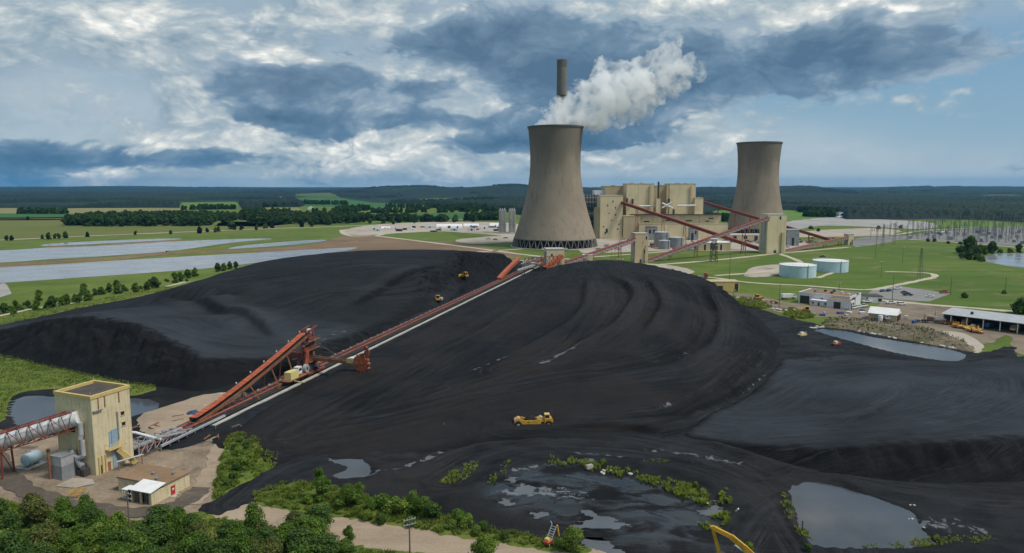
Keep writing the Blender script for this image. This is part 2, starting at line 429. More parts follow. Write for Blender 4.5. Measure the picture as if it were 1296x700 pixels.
M['yard_dirt'] = ground_mat('yard_dirt', [(0.10, 0.078, 0.056), (0.19, 0.145, 0.10), (0.28, 0.215, 0.155), (0.34, 0.27, 0.20)], (0.03, 0.13, 1.6), worn=((0.055, 0.047, 0.04), 0.10, 0.555, 0.8), bump=0.5)
M['wheel_dirt'] = ground_mat('wheel_dirt', [(0.06, 0.05, 0.042), (0.095, 0.077, 0.062), (0.15, 0.12, 0.09)], (0.05, 0.2, 1.6), worn=((0.2, 0.155, 0.11), 0.12, 0.57, 0.6), stretch=((0.4, 1.2, 1), 0.3), bump=0.5)
M['dirt'] = ground_mat('brown_dirt', [(0.12, 0.095, 0.068), (0.19, 0.15, 0.11), (0.26, 0.21, 0.155)], (0.02, 0.08, 0.9), worn=((0.08, 0.07, 0.055), 0.05, 0.56, 0.7))
M['asphalt'] = ground_mat('old_asphalt', [(0.17, 0.165, 0.155), (0.215, 0.21, 0.20), (0.25, 0.245, 0.23)], (0.02, 0.1, 1.5), rough=0.85, worn=((0.1, 0.1, 0.1), 0.08, 0.6, 0.5))
M['lake'] = water_mat('lake_water', (0.27, 0.275, 0.29), 0.10, 0.0, 0.25)
M['pond'] = water_mat('pond_water', (0.075, 0.082, 0.092), 0.04, 0.008, 0.7)
M['puddle_sheen'] = water_mat('puddle_sheen_water', (0.10, 0.108, 0.12), 0.05, 0.01, 0.7)  # base colour raised to stand in for bright sky reflections
M['coal'] = coal_mat()

def poly_px(px, z=0.0, k=6, smooth=True):
    w = [(p.x, p.y) for p in (G(u, v, z) for u, v in px)]
    return smooth_line(w, k, True) if smooth else w
def rough_poly(w, amp, step):
    """outline with small irregularities, every step metres"""
    out = []; n = len(w)
    for i in range(n):
        a, b = np.array(w[i]), np.array(w[(i + 1) % n]); d = b - a; L = np.hypot(*d)
        if L < 1e-6: continue
        nn = np.array([-d[1], d[0]]) / L
        m = max(1, int(L / step))
        for j in range(m):
            p = a + d * (j / m)
            q = mnoise.fractal(Vector((p[0] / (step * 5), p[1] / (step * 5), 1.7)), 0.6, 2.0, 4)
            out.append(tuple(p + nn * q * amp))
    return out
def sheet(name, px, z, mat, amp=None, step=None, smooth=True, kind='structure', k=6):
    w = poly_px(px, 0.0, k, smooth)
    yy = np.mean([p[1] for p in w])
    amp = yy * 0.004 if amp is None else amp; step = yy * 0.008 if step is None else step
    if amp: w = rough_poly(w, amp, step)
    me = bpy.data.meshes.new(name)
    me.from_pydata([(p[0], p[1], z) for p in w], [], [tuple(range(len(w)))])
    bm = bmesh.new(); bm.from_mesh(me); bmesh.ops.recalc_face_normals(bm, faces=bm.faces)
    if bm.faces[:] and bm.faces[0].normal.z < 0: bmesh.ops.reverse_faces(bm, faces=bm.faces)
    bmesh.ops.triangulate(bm, faces=bm.faces); bm.to_mesh(me); bm.free()
    return tag(link_mesh(name, me, mat), kind=kind)
def ribbon(name, px, width, z, mat, kind='structure', k=10, vary=0.12):
    w = smooth_line([(p.x, p.y) for p in (G(u, v) for u, v in px)], k)
    vs = []; fs = []
    for i, p in enumerate(w):
        a = w[max(0, i - 1)]; b = w[min(len(w) - 1, i + 1)]
        d = np.array(b) - np.array(a); d = d / (np.hypot(*d) + 1e-9); n = np.array([-d[1], d[0]])
        h = width / 2 * (1 + vary * math.sin(i * 1.7) + vary * math.sin(i * 0.6))
        vs += [(*(np.array(p) - n * h), z), (*(np.array(p) + n * h), z)]
        if i: fs.append((2 * i - 2, 2 * i - 1, 2 * i + 1, 2 * i))
    me = bpy.data.meshes.new(name); me.from_pydata(vs, [], fs)
    bm = bmesh.new(); bm.from_mesh(me)
    for f in bm.faces:
        if f.normal.z < 0: f.normal_flip()
    bm.to_mesh(me); bm.free()
    return tag(link_mesh(name, me, mat), kind=kind)

# the plain: one sheet out to the horizon
xs = np.array([-26000, -9000, -3000, -1000, -300, 0, 300, 1000, 3000, 9000, 26000], float)
ys = np.array([-400, 0, 60, 120, 300, 700, 1500, 3000, 7000, 14000, 26000], float)
Zg = np.zeros((len(ys), len(xs)))
tag(grid_mesh('ground', xs, ys, Zg, np.ones_like(Zg, bool), M['grass']), kind='structure')

# ---------------------------------------------------------------- far fields, lakes, roads
for nm, px, mt in [
    ('field', [(-300, 304), (-300, 279), (80, 277), (240, 279), (330, 281), (420, 283), (330, 292), (130, 300), (0, 306)], 'olive_field'),
    ('field', [(-300, 279), (-300, 270.5), (90, 271), (230, 272), (235, 276), (80, 276.5)], 'green_field'),
    ('field', [(-300, 270), (-300, 263.5), (60, 263.5), (230, 263.7), (240, 265), (200, 268), (90, 270)], 'tan_field'),
    ('field', [(-200, 277), (78, 275), (78, 278.5), (-200, 280)], 'tan_field'),
    ('field', [(228, 262.5), (232, 257), (300, 256), (312, 259), (300, 262)], 'bright_field'),
    ('field', [(270, 286), (280, 279), (335, 278), (375, 283), (330, 287)], 'olive_field'),
    ('field', [(370, 261), (375, 246), (410, 247), (440, 252), (470, 256), (560, 260), (480, 263)], 'green_field'),
    ('field', [(372, 250), (374, 245.4), (418, 245.6), (412, 248)], 'tan_field'),
    ('field', [(325, 266), (330, 263), (380, 263), (380, 266)], 'tan_field'),
    ('field', [(395, 276), (400, 271), (520, 270), (640, 269), (640, 275), (520, 279)], 'green_field'),
    ('field', [(470, 281), (478, 274), (540, 273), (570, 276), (540, 280)], 'bright_field'),
    ('field', [(505, 256), (512, 252), (572, 251), (560, 256)], 'bright_field'),
    ('field', [(890, 276), (900, 266), (1000, 266), (1060, 270), (1060, 276), (960, 280)], 'bright_field'),
    ('field', [(1240, 248.5), (1250, 247.2), (1292, 247.2), (1290, 248.6)], 'tan_field'),
    ('field', [(1180, 283), (1190, 279.5), (1260, 281), (1296, 284), (1296, 288), (1200, 288)], 'bright_field'),
]:
    sheet(nm, px, 0.04, M[mt], smooth=False)
# the large bright lawn to the right and mown grass round the plant
sheet('lawn', [(900, 344), (990, 318), (1060, 316), (1120, 308), (1200, 306), (1296, 314), (1420, 320), (1420, 398), (1296, 399), (1180, 384), (1100, 372), (1000, 362), (930, 352)], 0.05, M['lawn'], smooth=False)
sheet('brown_earth', [(330, 318), (400, 308), (440, 298), (480, 298), (560, 305), (640, 317), (660, 326), (600, 326), (440, 324)], 0.07, M['earth'])
sheet('construction_pad', [(430, 292), (480, 284), (560, 281), (640, 282), (672, 288), (668, 298), (640, 303), (600, 297), (560, 293), (500, 295.5), (450, 298)], 0.10, M['pad'])
sheet('grass_oval', [(487, 299), (520, 295), (560, 293.5), (620, 297), (645, 300), (600, 304), (540, 305)], 0.14, M['grass'])
sheet('construction_pad', [(575, 305), (600, 301), (660, 297), (668, 305), (640, 307), (600, 309)], 0.15, M['pad'])
sheet('plant_pad', [(735, 318), (745, 298), (900, 296), (1010, 304), (1030, 310), (975, 318), (850, 317), (770, 320)], 0.09, M['pad'])
sheet('plant_pad', [(755, 343), (790, 333), (850, 336), (880, 344), (840, 350), (780, 350)], 0.09, M['pad'])
sheet('plant_pad', [(985, 290), (1000, 280), (1060, 275), (1120, 278), (1180, 282), (1172, 290), (1100, 287), (1040, 286), (1010, 290)], 0.09, M['grey_pad'])
sheet('plant_pad', [(1000, 300), (1015, 293), (1100, 289), (1140, 292), (1120, 297), (1060, 299)], 0.10, M['pad'])
sheet('substation_pad', [(1080, 312), (1090, 301), (1160, 297), (1200, 291), (1300, 287), (1440, 288), (1440, 318), (1296, 312), (1200, 305), (1150, 303), (1100, 311)], 0.11, M['dark_pad'])
sheet('gravel_clearing', [(940, 349), (955, 338), (985, 335), (1000, 340), (975, 350)], 0.12, M['pad'])
sheet('parking_lot', [(1098, 372), (1105, 367), (1137, 362), (1203, 372), (1176, 382), (1124, 379)], 0.15, M['asphalt'], amp=0.2, step=4, smooth=False)
sheet('dirt_yard', [(915, 372), (960, 374), (1005, 384), (1095, 390), (1120, 382), (1150, 381), (1200, 390), (1296, 410), (1420, 430), (1420, 470), (1296, 450), (1275, 425), (1240, 436), (1180, 418), (1120, 412), (1060, 403), (1000, 398), (950, 385)], 0.10, M['dirt'])
sheet('roof_runoff_patch', [(1195, 420), (1222, 423), (1245, 437), (1238, 447), (1222, 446), (1212, 432)], 0.16, M['pad'])
for px, w, mt in [
    ([(-120, 308), (0, 304), (130, 298), (330, 290), (420, 287), (520, 283)], 9, 'road_pale'),
    ([(500, 281), (560, 279), (620, 276), (640, 274)], 7, 'road_pale'),
    ([(433, 291), (434, 295), (446, 299), (475, 299), (520, 304), (600, 314), (660, 322), (705, 327), (745, 330)], 7, 'road_pale'),
    ([(475, 299), (490, 296), (520, 294)], 7, 'road_pale'),
    ([(590, 320), (650, 316), (700, 312)], 6, 'road_pale'),
    ([(612, 331), (660, 330), (690, 329)], 5, 'road_pale'),
    ([(740, 326), (800, 322), (900, 315), (1000, 318)], 6, 'road_pale'),
    ([(790, 338), (850, 334), (920, 328), (985, 321), (1040, 316), (1075, 313)], 6, 'road_pale'),
    ([(985, 321), (1005, 328), (1013, 333), (1000, 338), (960, 345), (905, 349)], 5, 'road_pale'),
    ([(870, 349), (905, 352), (950, 358), (1020, 362), (1095, 367), (1130, 362), (1165, 355), (1182, 351), (1180, 347), (1160, 345), (1120, 344)], 4.5, 'road_pale'),
    ([(1035, 352), (1046, 348), (1055, 345)], 3.5, 'road_pale'),
    ([(1090, 378), (1124, 381), (1176, 386), (1240, 391), (1320, 398), (1420, 408)], 5.5, 'road_pale'),
    ([(1010, 300), (1120, 298), (1170, 292), (1240, 288)], 7, 'road_pale'),
    ([(1150, 303), (1200, 306), (1296, 314), (1400, 322)], 8, 'road_pale'),
    ([(-60, 412), (0, 400), (43, 391), (100, 383), (150, 375.5), (210, 363), (240, 356)], 3.4, 'road_pale'),
    ([(-20, 510), (0, 497), (14, 485), (35, 472), (40, 462)], 2.2, 'road_pale'),
]:
    ribbon('gravel_road', px, w, 0.18, M[mt])
# settling lakes on the left
sheet('lake', [(-200, 322), (0, 317), (80, 312), (200, 306.5), (300, 302.6), (345, 302.5), (297, 307), (249, 313.5), (211, 318.5), (143, 323.5), (60, 328.5), (0, 332.5), (-200, 342)], 0.10, M['lake'], amp=0.6, step=10)
sheet('lake', [(289, 315), (320, 309.5), (400, 303.6), (412, 305), (380, 309), (330, 313)], 0.12, M['lake'], amp=0.8, step=8)
sheet('lake', [(-200, 345), (0, 338), (143, 330), (240, 324.5), (330, 319.5), (400, 315.5), (450, 313.3), (440, 317), (400, 322), (330, 332), (271, 339), (200, 344.5), (123, 350), (0, 358.5), (-200, 372)], 0.11, M['lake'], amp=0.5, step=10)
sheet('lake', [(57, 311.5), (65, 308.5), (140, 304.5), (215, 302), (229, 302.6), (200, 304.8), (120, 309)], 0.13, M['lake'], amp=0.6, step=8)
def berm(name, px, width, height, mat):
    w = smooth_line([(p.x, p.y) for p in (G(u, v) for u, v in px)], 10); vs = []; fs = []
    prof = [(-0.5, 0), (-0.28, 1), (0.28, 1), (0.5, 0)]
    for i, p in enumerate(w):
        a = w[max(0, i - 1)]; b = w[min(len(w) - 1, i + 1)]
        d = np.array(b) - np.array(a); d = d / (np.hypot(*d) + 1e-9); n = np.array([-d[1], d[0]])
        q = mnoise.noise(Vector((i * 0.7, 3.1, width))) * 0.3
        for s_, h in prof: vs.append((*(np.array(p) + n * width * s_ * (1 + q)), height * h * (1 + 0.6 * q) + 0.03))
        if i:
            for j in range(3): fs.append((4 * i - 4 + j, 4 * i - 3 + j, 4 * i + 1 + j, 4 * i + j))
    mb = MB(); mb.add(vs, fs); return tag(mb.build(name, mat), kind='structure')
berm('lake_dike', [(-200, 346), (0, 336.5), (143, 328), (211, 321.5), (330, 317), (420, 310.5), (450, 306)], 11, 1.6, M['earth'])
berm('lake_dike', [(211, 319), (260, 316), (300, 309.5), (340, 304)], 9, 1.0, M['olive_field'])
berm('lake_dike', [(57, 313), (140, 310), (229, 304)], 7, 0.8, M['earth'])
sheet('concrete_slab', [(-60, 372), (5, 358.5), (9, 361), (15, 372), (-10, 380)], 0.16, M['grey_pad'], amp=0, smooth=False)
sheet('pond', [(1241, 329), (1246, 324), (1262, 321.5), (1296, 321), (1400, 324), (1400, 345), (1296, 338.5), (1265, 335)], 0.12, M['lake'])

# ---------------------------------------------------------------- coal yard (heightfield) and its ponds
YARD = poly_px([(-60, 440), (0, 452), (70, 468), (150, 485), (198, 491), (172, 502), (110, 496), (60, 494), (28, 499), (10, 514), (4, 540), (40, 548), (110, 552),
                (172, 556), (205, 566), (236, 566), (268, 553), (300, 551), (328, 556), (353, 577), (345, 595), (300, 618), (262, 640), (262, 652), (300, 642), (335, 625), (372, 612),
                (440, 622), (500, 640), (560, 654), (610, 668), (700, 684), (745, 697), (800, 712), (830, 790), (1400, 790), (1560, 640), (1560, 480), (1400, 462), (1290, 458), (1283, 440), (1250, 447),
                (1225, 446), (1150, 430), (1080, 417), (1035, 412), (985, 399), (950, 388), (915, 376), (895, 366), (860, 350), (700, 336), (690, 327), (600, 325), (440, 327), (330, 339), (205, 371), (100, 389), (0, 412), (-60, 424)], k=4)
POND_B = poly_px([(1003, 622), (1012, 614), (1040, 611), (1075, 620), (1120, 636), (1150, 648), (1160, 662), (1176, 690), (1120, 694), (1050, 693), (1020, 684), (1006, 660)], k=5)
POND_C = poly_px([(416, 577), (424, 573), (446, 577), (463, 589), (471, 601), (455, 605), (428, 606), (424, 601), (437, 597), (440, 592), (425, 586)], k=4)
POND_D = poly_px([(1032, 419), (1060, 418), (1100, 426), (1150, 434), (1195, 441), (1222, 449), (1212, 457), (1185, 456), (1130, 446), (1080, 433)], k=4)
POND_E = poly_px([(14, 530), (17, 512), (34, 502), (70, 503), (120, 506), (170, 505), (198, 510), (196, 519), (168, 527), (110, 545), (40, 545)], k=4)
WET = [poly_px(p, k=3) for p in (
    [(738, 646), (752, 650), (765, 655), (790, 661), (803, 668), (770, 669), (728, 671), (725, 664), (748, 662)],
    [(648, 618), (662, 614), (680, 617), (676, 624), (655, 627)],
    [(738, 684), (760, 680), (772, 688), (790, 699), (800, 712), (760, 706), (740, 696)],
    [(632, 634), (642, 632), (648, 640), (636, 642)],
    [(890, 652), (896, 636), (912, 634), (910, 655)],
    [(672, 650), (690, 649), (693, 654), (676, 654)],
    [(640, 606), (655, 604), (650, 611)])]
SLURRY = poly_px([(700, 592), (730, 590), (770, 598), (830, 612), (870, 632), (892, 650), (890, 668), (860, 668), (820, 650), (780, 625), (740, 610), (705, 604)], k=4)
MURK = poly_px([(612, 606), (660, 592), (700, 588), (760, 596), (840, 612), (890, 634), (915, 640), (930, 690), (900, 705), (780, 703), (700, 672), (630, 652), (600, 630)], k=4)

def yard_fields(X, Y):
    sd = poly_sdf(YARD, X, Y)
    n_big = fbm(X * 0.035, Y * 0.035, 4, 1); n_mid = fbm(X * 0.16, Y * 0.16, 4, 2); n_sm = fbm(X * 0.6, Y * 0.6, 3, 3)
    sd = sd + n_mid * 1.6 + n_sm * 0.5
    z = 0.42 + 0.30 * n_big + 0.14 * n_mid + 0.07 * n_sm
    # haul road ruts running round the front of the heap
    track = np.zeros_like(z); gm = np.full_like(z, .05); ga = X * .8 + Y * .2; gl = Y * .8 - X * .2
    for px, W, per, amp in (([(300, 640), (360, 596), (450, 572), (560, 558), (680, 552), (800, 560), (920, 590), (985, 625), (1030, 680), (1060, 720)], 9, 2.6, 0.10),
                            ([(560, 612), (640, 572), (760, 570), (880, 584), (960, 610), (1040, 606), (1180, 632), (1320, 640)], 8, 2.2, 0.12),
                            ([(520, 600), (600, 566), (700, 556)], 6, 2.0, 0.10),
                            ([(860, 556), (960, 578), (1100, 610), (1296, 622)], 6, 2.4, 0.10),
                            ([(930, 700), (960, 655), (985, 625), (940, 590)], 5, 1.8, 0.08),
                            ([(905, 380), (1000, 430), (1150, 458), (1296, 460)], 7, 3.0, 0.1)):
        g = smooth_line([(p.x, p.y) for p in (G(u, v) for u, v in px)], 10)
        d, s_, al = line_dist(g, X, Y); m = np.exp(-(d / W) ** 2)
        w = perlin(d * s_ * 0.9 / per * 2.2, al * 0.03, 5) * 1.3
        sel = m > gm; gm = np.where(sel, m, gm); ga = np.where(sel, d * s_, ga); gl = np.where(sel, al, gl)
        z = z + m * (w * amp * 2.6 - 0.05); track = np.where(m > 0.15, np.maximum(track, m * (0.25 + 1.3 * w)), track)
    # windrows either side of the haul road
    for px, hgt, W in (([(560, 640), (600, 618), (650, 590), (720, 582), (800, 590), (880, 606), (920, 632)], 0.9, 2.2), ([(905, 565), (1000, 596), (1100, 622), (1200, 640)], 1.0, 2.0),
                       ([(480, 600), (560, 625), (620, 655)], 0.8, 2.5), ([(990, 628), (1002, 655), (1015, 690)], 0.7, 1.5), ([(900, 640), (935, 690)], 0.8, 1.8)):
        g = smooth_line([(p.x, p.y) for p in (G(u, v) for u, v in px)], 8)
        d, s_, al = line_dist(g, X, Y); z = z + hgt * np.exp(-(d / W) ** 2) * (0.75 + 0.5 * perlin(al * 0.2, d * 0, 9))
    sm = poly_sdf(MURK, X, Y)
    mk = sstep(-1, 5, sm)
    z = z * (1 - mk) + mk * (0.46 + 0.55 * fbm(X * 0.10, Y * 0.17, 6, 12))
    ss_ = poly_sdf(SLURRY, X, Y); mks = sstep(-0.5, 1.5, ss_ + n_mid)
    z = z * (1 - mks) + mks * (0.17 + 0.015 * n_mid)
    for p in WET:
        s2 = poly_sdf(p, X, Y) + 2.0 * fbm(X * 0.3, Y * 0.9, 4, 21)
        z = z - 0.75 * sstep(-1.2, 1.0, s2)
    for p, a in ((POND_B, 1.0), (POND_C, 0.9), (POND_D, 1.2), (POND_E, 1.2)):
        s2 = poly_sdf(p, X, Y) + n_mid * 0.9 + 0.7 * n_sm
        z = z - a * sstep(-1.2, 1.4, s2)
    z = np.where(sd < 0, z + sd * 0.35, np.maximum(z, .05))
    # brown dust on the trodden parts
    dust = np.clip(0.25 + 0.9 * fbm(X * 0.02, Y * 0.02, 3, 31), 0, 1) * sstep(330, 180, Y) * (1 - mks)
    pale = 0.12 + 0.25 * n_big
    cr = 0.10 * mk + 0.05
    for px, W in (([(860, 430), (985, 470)], .1), ([(752, 586), (700, 590), (650, 598)], 1.5), ([(560, 573), (520, 590), (470, 604)], 1.2), ([(820, 570), (880, 578), (940, 588)], 1.6), ([(1165, 665), (1210, 668), (1235, 676)], 3.5), ([(735, 630), (690, 625), (640, 625)], 4.0), ([(730, 575), (790, 580)], 1.3)):
        g = smooth_line([(p.x, p.y) for p in (G(u, v) for u, v in px)], 6); d, _, _ = line_dist(g, X, Y); cr = np.maximum(cr, .72 * np.exp(-(d / W) ** 2))
    return z, sd, {'track': np.clip(track, -0.6, 1), 'pale': np.clip(pale, 0, 1), 'dust': dust, 'crust': np.clip(cr, 0, 1), 'wet': np.clip(np.maximum(.75 * mk, mks) + .15, 0, 1), 'ga': ga, 'gl': gl, 'gm': np.clip(gm * 1.5, .25, 1) * (1 - mk)}
ys = [100.0]
while ys[-1] < 600: ys.append(ys[-1] + 0.40 * (ys[-1] / 100) ** 1.05)
ys = np.array(ys); xs = np.concatenate([np.arange(-240, -110, 1.4), np.arange(-110, 110, 0.55), np.arange(110, 330, 1.3)])
X, Y = np.meshgrid(xs, ys)
z, sd, at = yard_fields(X, Y)
xs_yard, ys_yard, z_yard = xs, ys, z
tag(grid_mesh('coal_yard', xs, ys, z, sd > -1.6, M['coal'], at), kind='structure')
def yard_z(x, y):
    i = np.clip(np.searchsorted(xs_yard, x) - 1, 0, len(xs_yard) - 2); j = np.clip(np.searchsorted(ys_yard, y) - 1, 0, len(ys_yard) - 2)
    r = np.maximum(np.maximum(z_yard[j, i], z_yard[j + 1, i + 1]), 0.0); return r if np.ndim(x) else float(r)
for nm, p in (('pond', POND_B), ('pond', POND_C), ('pond', POND_D), ('pond', POND_E)):
    c = np.mean(np.array(p), 0)
    w = [tuple(c + (np.array(q) - c) * 1.0 + (np.array(q) - c) / np.hypot(*(np.array(q) - c)) * 2.2) for q in p]
    if p is POND_C: R_ = 9.0; w = [(c[0] + R_ * math.cos(a), c[1] + R_ * math.sin(a)) for a in np.linspace(0, 2 * PI, 24, endpoint=False)]
    tag(MB().add([(a, b, 0.12) for a, b in w], [tuple(range(len(w)))]).build(nm, M['pond']), kind='structure')
for p in WET:
    c = np.mean(np.array(p), 0); R_ = max(np.hypot(*(np.array(q) - c)) for q in p) * 1.1; w = [(c[0] + R_ * math.cos(a), c[1] + R_ * math.sin(a)) for a in np.linspace(0, 2 * PI, 24, endpoint=False)]
    tag(MB().add([(a, b, 0.10) for a, b in w], [tuple(range(len(w)))]).build('puddle', M['puddle_sheen']), kind='structure')

# ---------------------------------------------------------------- the three coal heaps
def heap(name, label, toe, tops, guide_px, slope, step, pale_f, dust_f, relief, gullies=0.0, extra=None, crust=0.05, crust_lines=(), kk=0.8, scarps=()):
    rbf_p = []; rbf_v = []
    for u, v, zz in tops:
        p = G(u, v, zz); rbf_p.append(p); rbf_v.append(zz)
    top = RBF(rbf_p, rbf_v)
    T = np.array(toe); x0, y0 = T.min(0) - 4; x1, y1 = T.max(0) + 4
    xs = np.arange(x0, x1, step); ys = np.arange(y0, y1, step); X, Y = np.meshgrid(xs, ys)
    n_mid = fbm(X * 0.05, Y * 0.05, 4, 41); n_sm = fbm(X * 0.35, Y * 0.35, 4, 42)
    sd = poly_sdf(toe, X, Y) + 1.6 * n_mid + 0.35 * n_sm
    t = top(X, Y) + n_mid * relief
    # gullies: rills running down the steep faces
    side = np.maximum(sd, 0) * slope
    if gullies:
        ang = X * 0.8 - Y * 0.6
        side = side * (1 + gullies * (perlin(X * 0.22, Y * 0.22, 44) + 0.9 * perlin(X * 0.55, Y * 0.3, 45) - .7 * np.abs(perlin(X * 0.8, Y * 0.35, 46))))
    k = kk
    h = -np.logaddexp(-t / k, -side / k) * k
    track = np.zeros_like(h); gm = np.full_like(h, .02); ga = X * 1.0; gl = Y * 1.0
    for px, W, per, amp in guide_px:
        g = smooth_line([(p.x, p.y) for p in (G(u, v, zz) for u, v, zz in px)], 12)
        d, s_, al = line_dist(g, X, Y); m = np.exp(-(d / W) ** 2)
        ds = d * s_ + 2.5 * perlin(al * 0.02, d * 0.05, 50)
        w = perlin(ds / per, al * 0.014, 51) + 0.7 * perlin(ds / per * 2.3, al * 0.025, 52) + 0.4 * perlin(ds / per * 5, al * 0.05, 53)
        sel = m > gm; gm = np.where(sel, m, gm); ga = np.where(sel, ds, ga); gl = np.where(sel, al, gl)
        h = h + m * w * amp * .75 * sstep(0.5, 5, sd); track = track + m * (w * .75 + 0.05)
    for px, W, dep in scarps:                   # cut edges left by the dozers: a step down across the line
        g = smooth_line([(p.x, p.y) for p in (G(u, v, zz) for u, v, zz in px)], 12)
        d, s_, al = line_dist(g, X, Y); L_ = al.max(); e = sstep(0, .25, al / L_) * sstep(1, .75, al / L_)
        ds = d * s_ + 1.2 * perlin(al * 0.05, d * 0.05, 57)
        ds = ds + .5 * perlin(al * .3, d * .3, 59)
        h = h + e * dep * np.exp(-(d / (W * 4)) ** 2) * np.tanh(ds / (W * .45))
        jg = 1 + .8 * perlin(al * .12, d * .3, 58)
        track = track + e * jg * (-.9 * np.exp(-((d * s_ * np.sign(dep) + W * .3) / (W * .75)) ** 2) + .55 * np.exp(-((d * s_ * np.sign(dep) - W * 2.2) / (W * 1.8)) ** 2))  # shade of the step painted as a dark band, lighter band beside it
    cr = np.full_like(h, crust)
    for px, W, a_ in crust_lines:
        g = smooth_line([(p.x, p.y) for p in (G(u, v, zz) for u, v, zz in px)], 8); d, _, al = line_dist(g, X, Y); cr = np.maximum(cr, a_ * np.exp(-(d / W) ** 2))
    h = h + n_sm * 0.12 * sstep(0, 3, sd)
    if extra: h = extra(X, Y, h, sd)
    h = np.where(sd < 0.4, np.minimum(h, (sd - 0.4) * 0.6 + 0.3), h)
    flat = sstep(0.0, 3.5, side - t)  # flat tops get a paler bluish colour, painted in for sky sheen
    pale = pale_f(X, Y, flat); dust = dust_f(X, Y, flat)
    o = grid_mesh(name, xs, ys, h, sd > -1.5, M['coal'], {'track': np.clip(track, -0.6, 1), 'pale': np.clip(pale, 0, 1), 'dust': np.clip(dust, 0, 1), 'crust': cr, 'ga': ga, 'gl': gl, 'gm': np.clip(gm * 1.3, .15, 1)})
    tag(o, label, 'coal heap', 'heaps of coal in the yard')
    def zfun(x, y):
        i = int(round((x - x0) / step)); j = int(round((y - y0) / step))
        return float(h[min(max(j, 0), len(ys) - 1), min(max(i, 0), len(xs) - 1)])
    return zfun
toeL = poly_px([(-40, 433), (0, 451), (70, 468), (150, 485), (200, 491), (250, 497), (300, 488), (380, 470), (470, 428), (560, 385), (620, 358), (650, 341), (652, 334), (600, 328), (440, 328), (330, 341), (205, 372), (100, 390), (0, 413), (-40, 421)], k=4)
heapL = heap('coal_heap', 'long black coal heap left of the conveyor track, with a lower spur pointing left', toeL,
    [(-10, 418, 9), (40, 408, 11), (113, 397, 14), (162, 411, 15), (185, 432, 13), (211, 452, 10), (259, 446, 8), (324, 443, 5.5), (370, 432, 4.5),
     (150, 391, 11.5), (195, 388, 9.5), (255, 398, 7), (320, 420, 5), (212, 368, 12.5), (235, 368, 13), (252, 371, 12.5), (235, 381, 9.0),
     (20, 414.5, 3), (70, 404.5, 4), (113, 398.6, 5.5), (150, 391.5, 5), (205, 375, 4), (240, 360.5, 6), (280, 348.5, 6), (330, 334, 7), (380, 326.5, 8), (440, 321, 8), (520, 319, 8), (585, 320.5, 8), (280, 347.2, 11), (330, 332.5, 13), (440, 319.2, 15), (520, 317.2, 15),
     (280, 346, 14.5), (330, 331.5, 17), (380, 324, 18.5), (440, 318.5, 19), (520, 316.5, 19), (585, 318, 18.5), (610, 332, 13),
     (330, 370, 12), (400, 380, 9), (450, 400, 4), (400, 350, 15), (480, 345, 16), (540, 350, 12.5), (500, 385, 5), (552, 372, 5), (590, 352, 9), (300, 395, 10)],
    [([(20, 405, 10), (140, 394, 13), (230, 420, 11), (330, 437, 5), (420, 425, 4)], 26, 3.4, 0.28),
     ([(230, 372, 12), (330, 350, 15), (430, 335, 18), (560, 330, 17)], 26, 3.2, 0.25),
     ([(300, 400, 10), (400, 372, 10), (500, 372, 7), (580, 350, 10)], 16, 2.6, 0.25)],
    0.78, 0.85, lambda X, Y, f: 0.62 * f * sstep(335, 285, Y + 30 * fbm(X * .03, Y * .03, 3, 88)) + 0.04 + 0.14 * f, lambda X, Y, f: X * 0 + 0.0, 0.6, 0.34,
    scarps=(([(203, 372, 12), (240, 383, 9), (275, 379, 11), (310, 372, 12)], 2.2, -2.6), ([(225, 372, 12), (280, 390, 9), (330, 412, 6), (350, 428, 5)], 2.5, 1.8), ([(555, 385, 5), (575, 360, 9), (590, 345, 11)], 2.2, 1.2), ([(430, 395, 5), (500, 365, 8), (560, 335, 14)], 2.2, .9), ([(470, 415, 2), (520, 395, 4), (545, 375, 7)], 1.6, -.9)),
    crust_lines=(([(400, 430, 4), (440, 415, 4)], 3, .5),))
toeR = [tuple(G(u, v).xy) for u, v in [(262, 562), (300, 540), (330, 523), (400, 485), (500, 436), (600, 388), (640, 369)]] + [(-6, 402), (2, 428), (20, 446), (60, 442), (98, 395), (118, 345)] + \
       [tuple(G(u, v).xy) for u, v in [(985, 428), (986, 445), (978, 464), (955, 490), (915, 520), (865, 546), (780, 557), (650, 560), (520, 580), (400, 588), (320, 585)]]
toeR = smooth_line(toeR, 4, True)
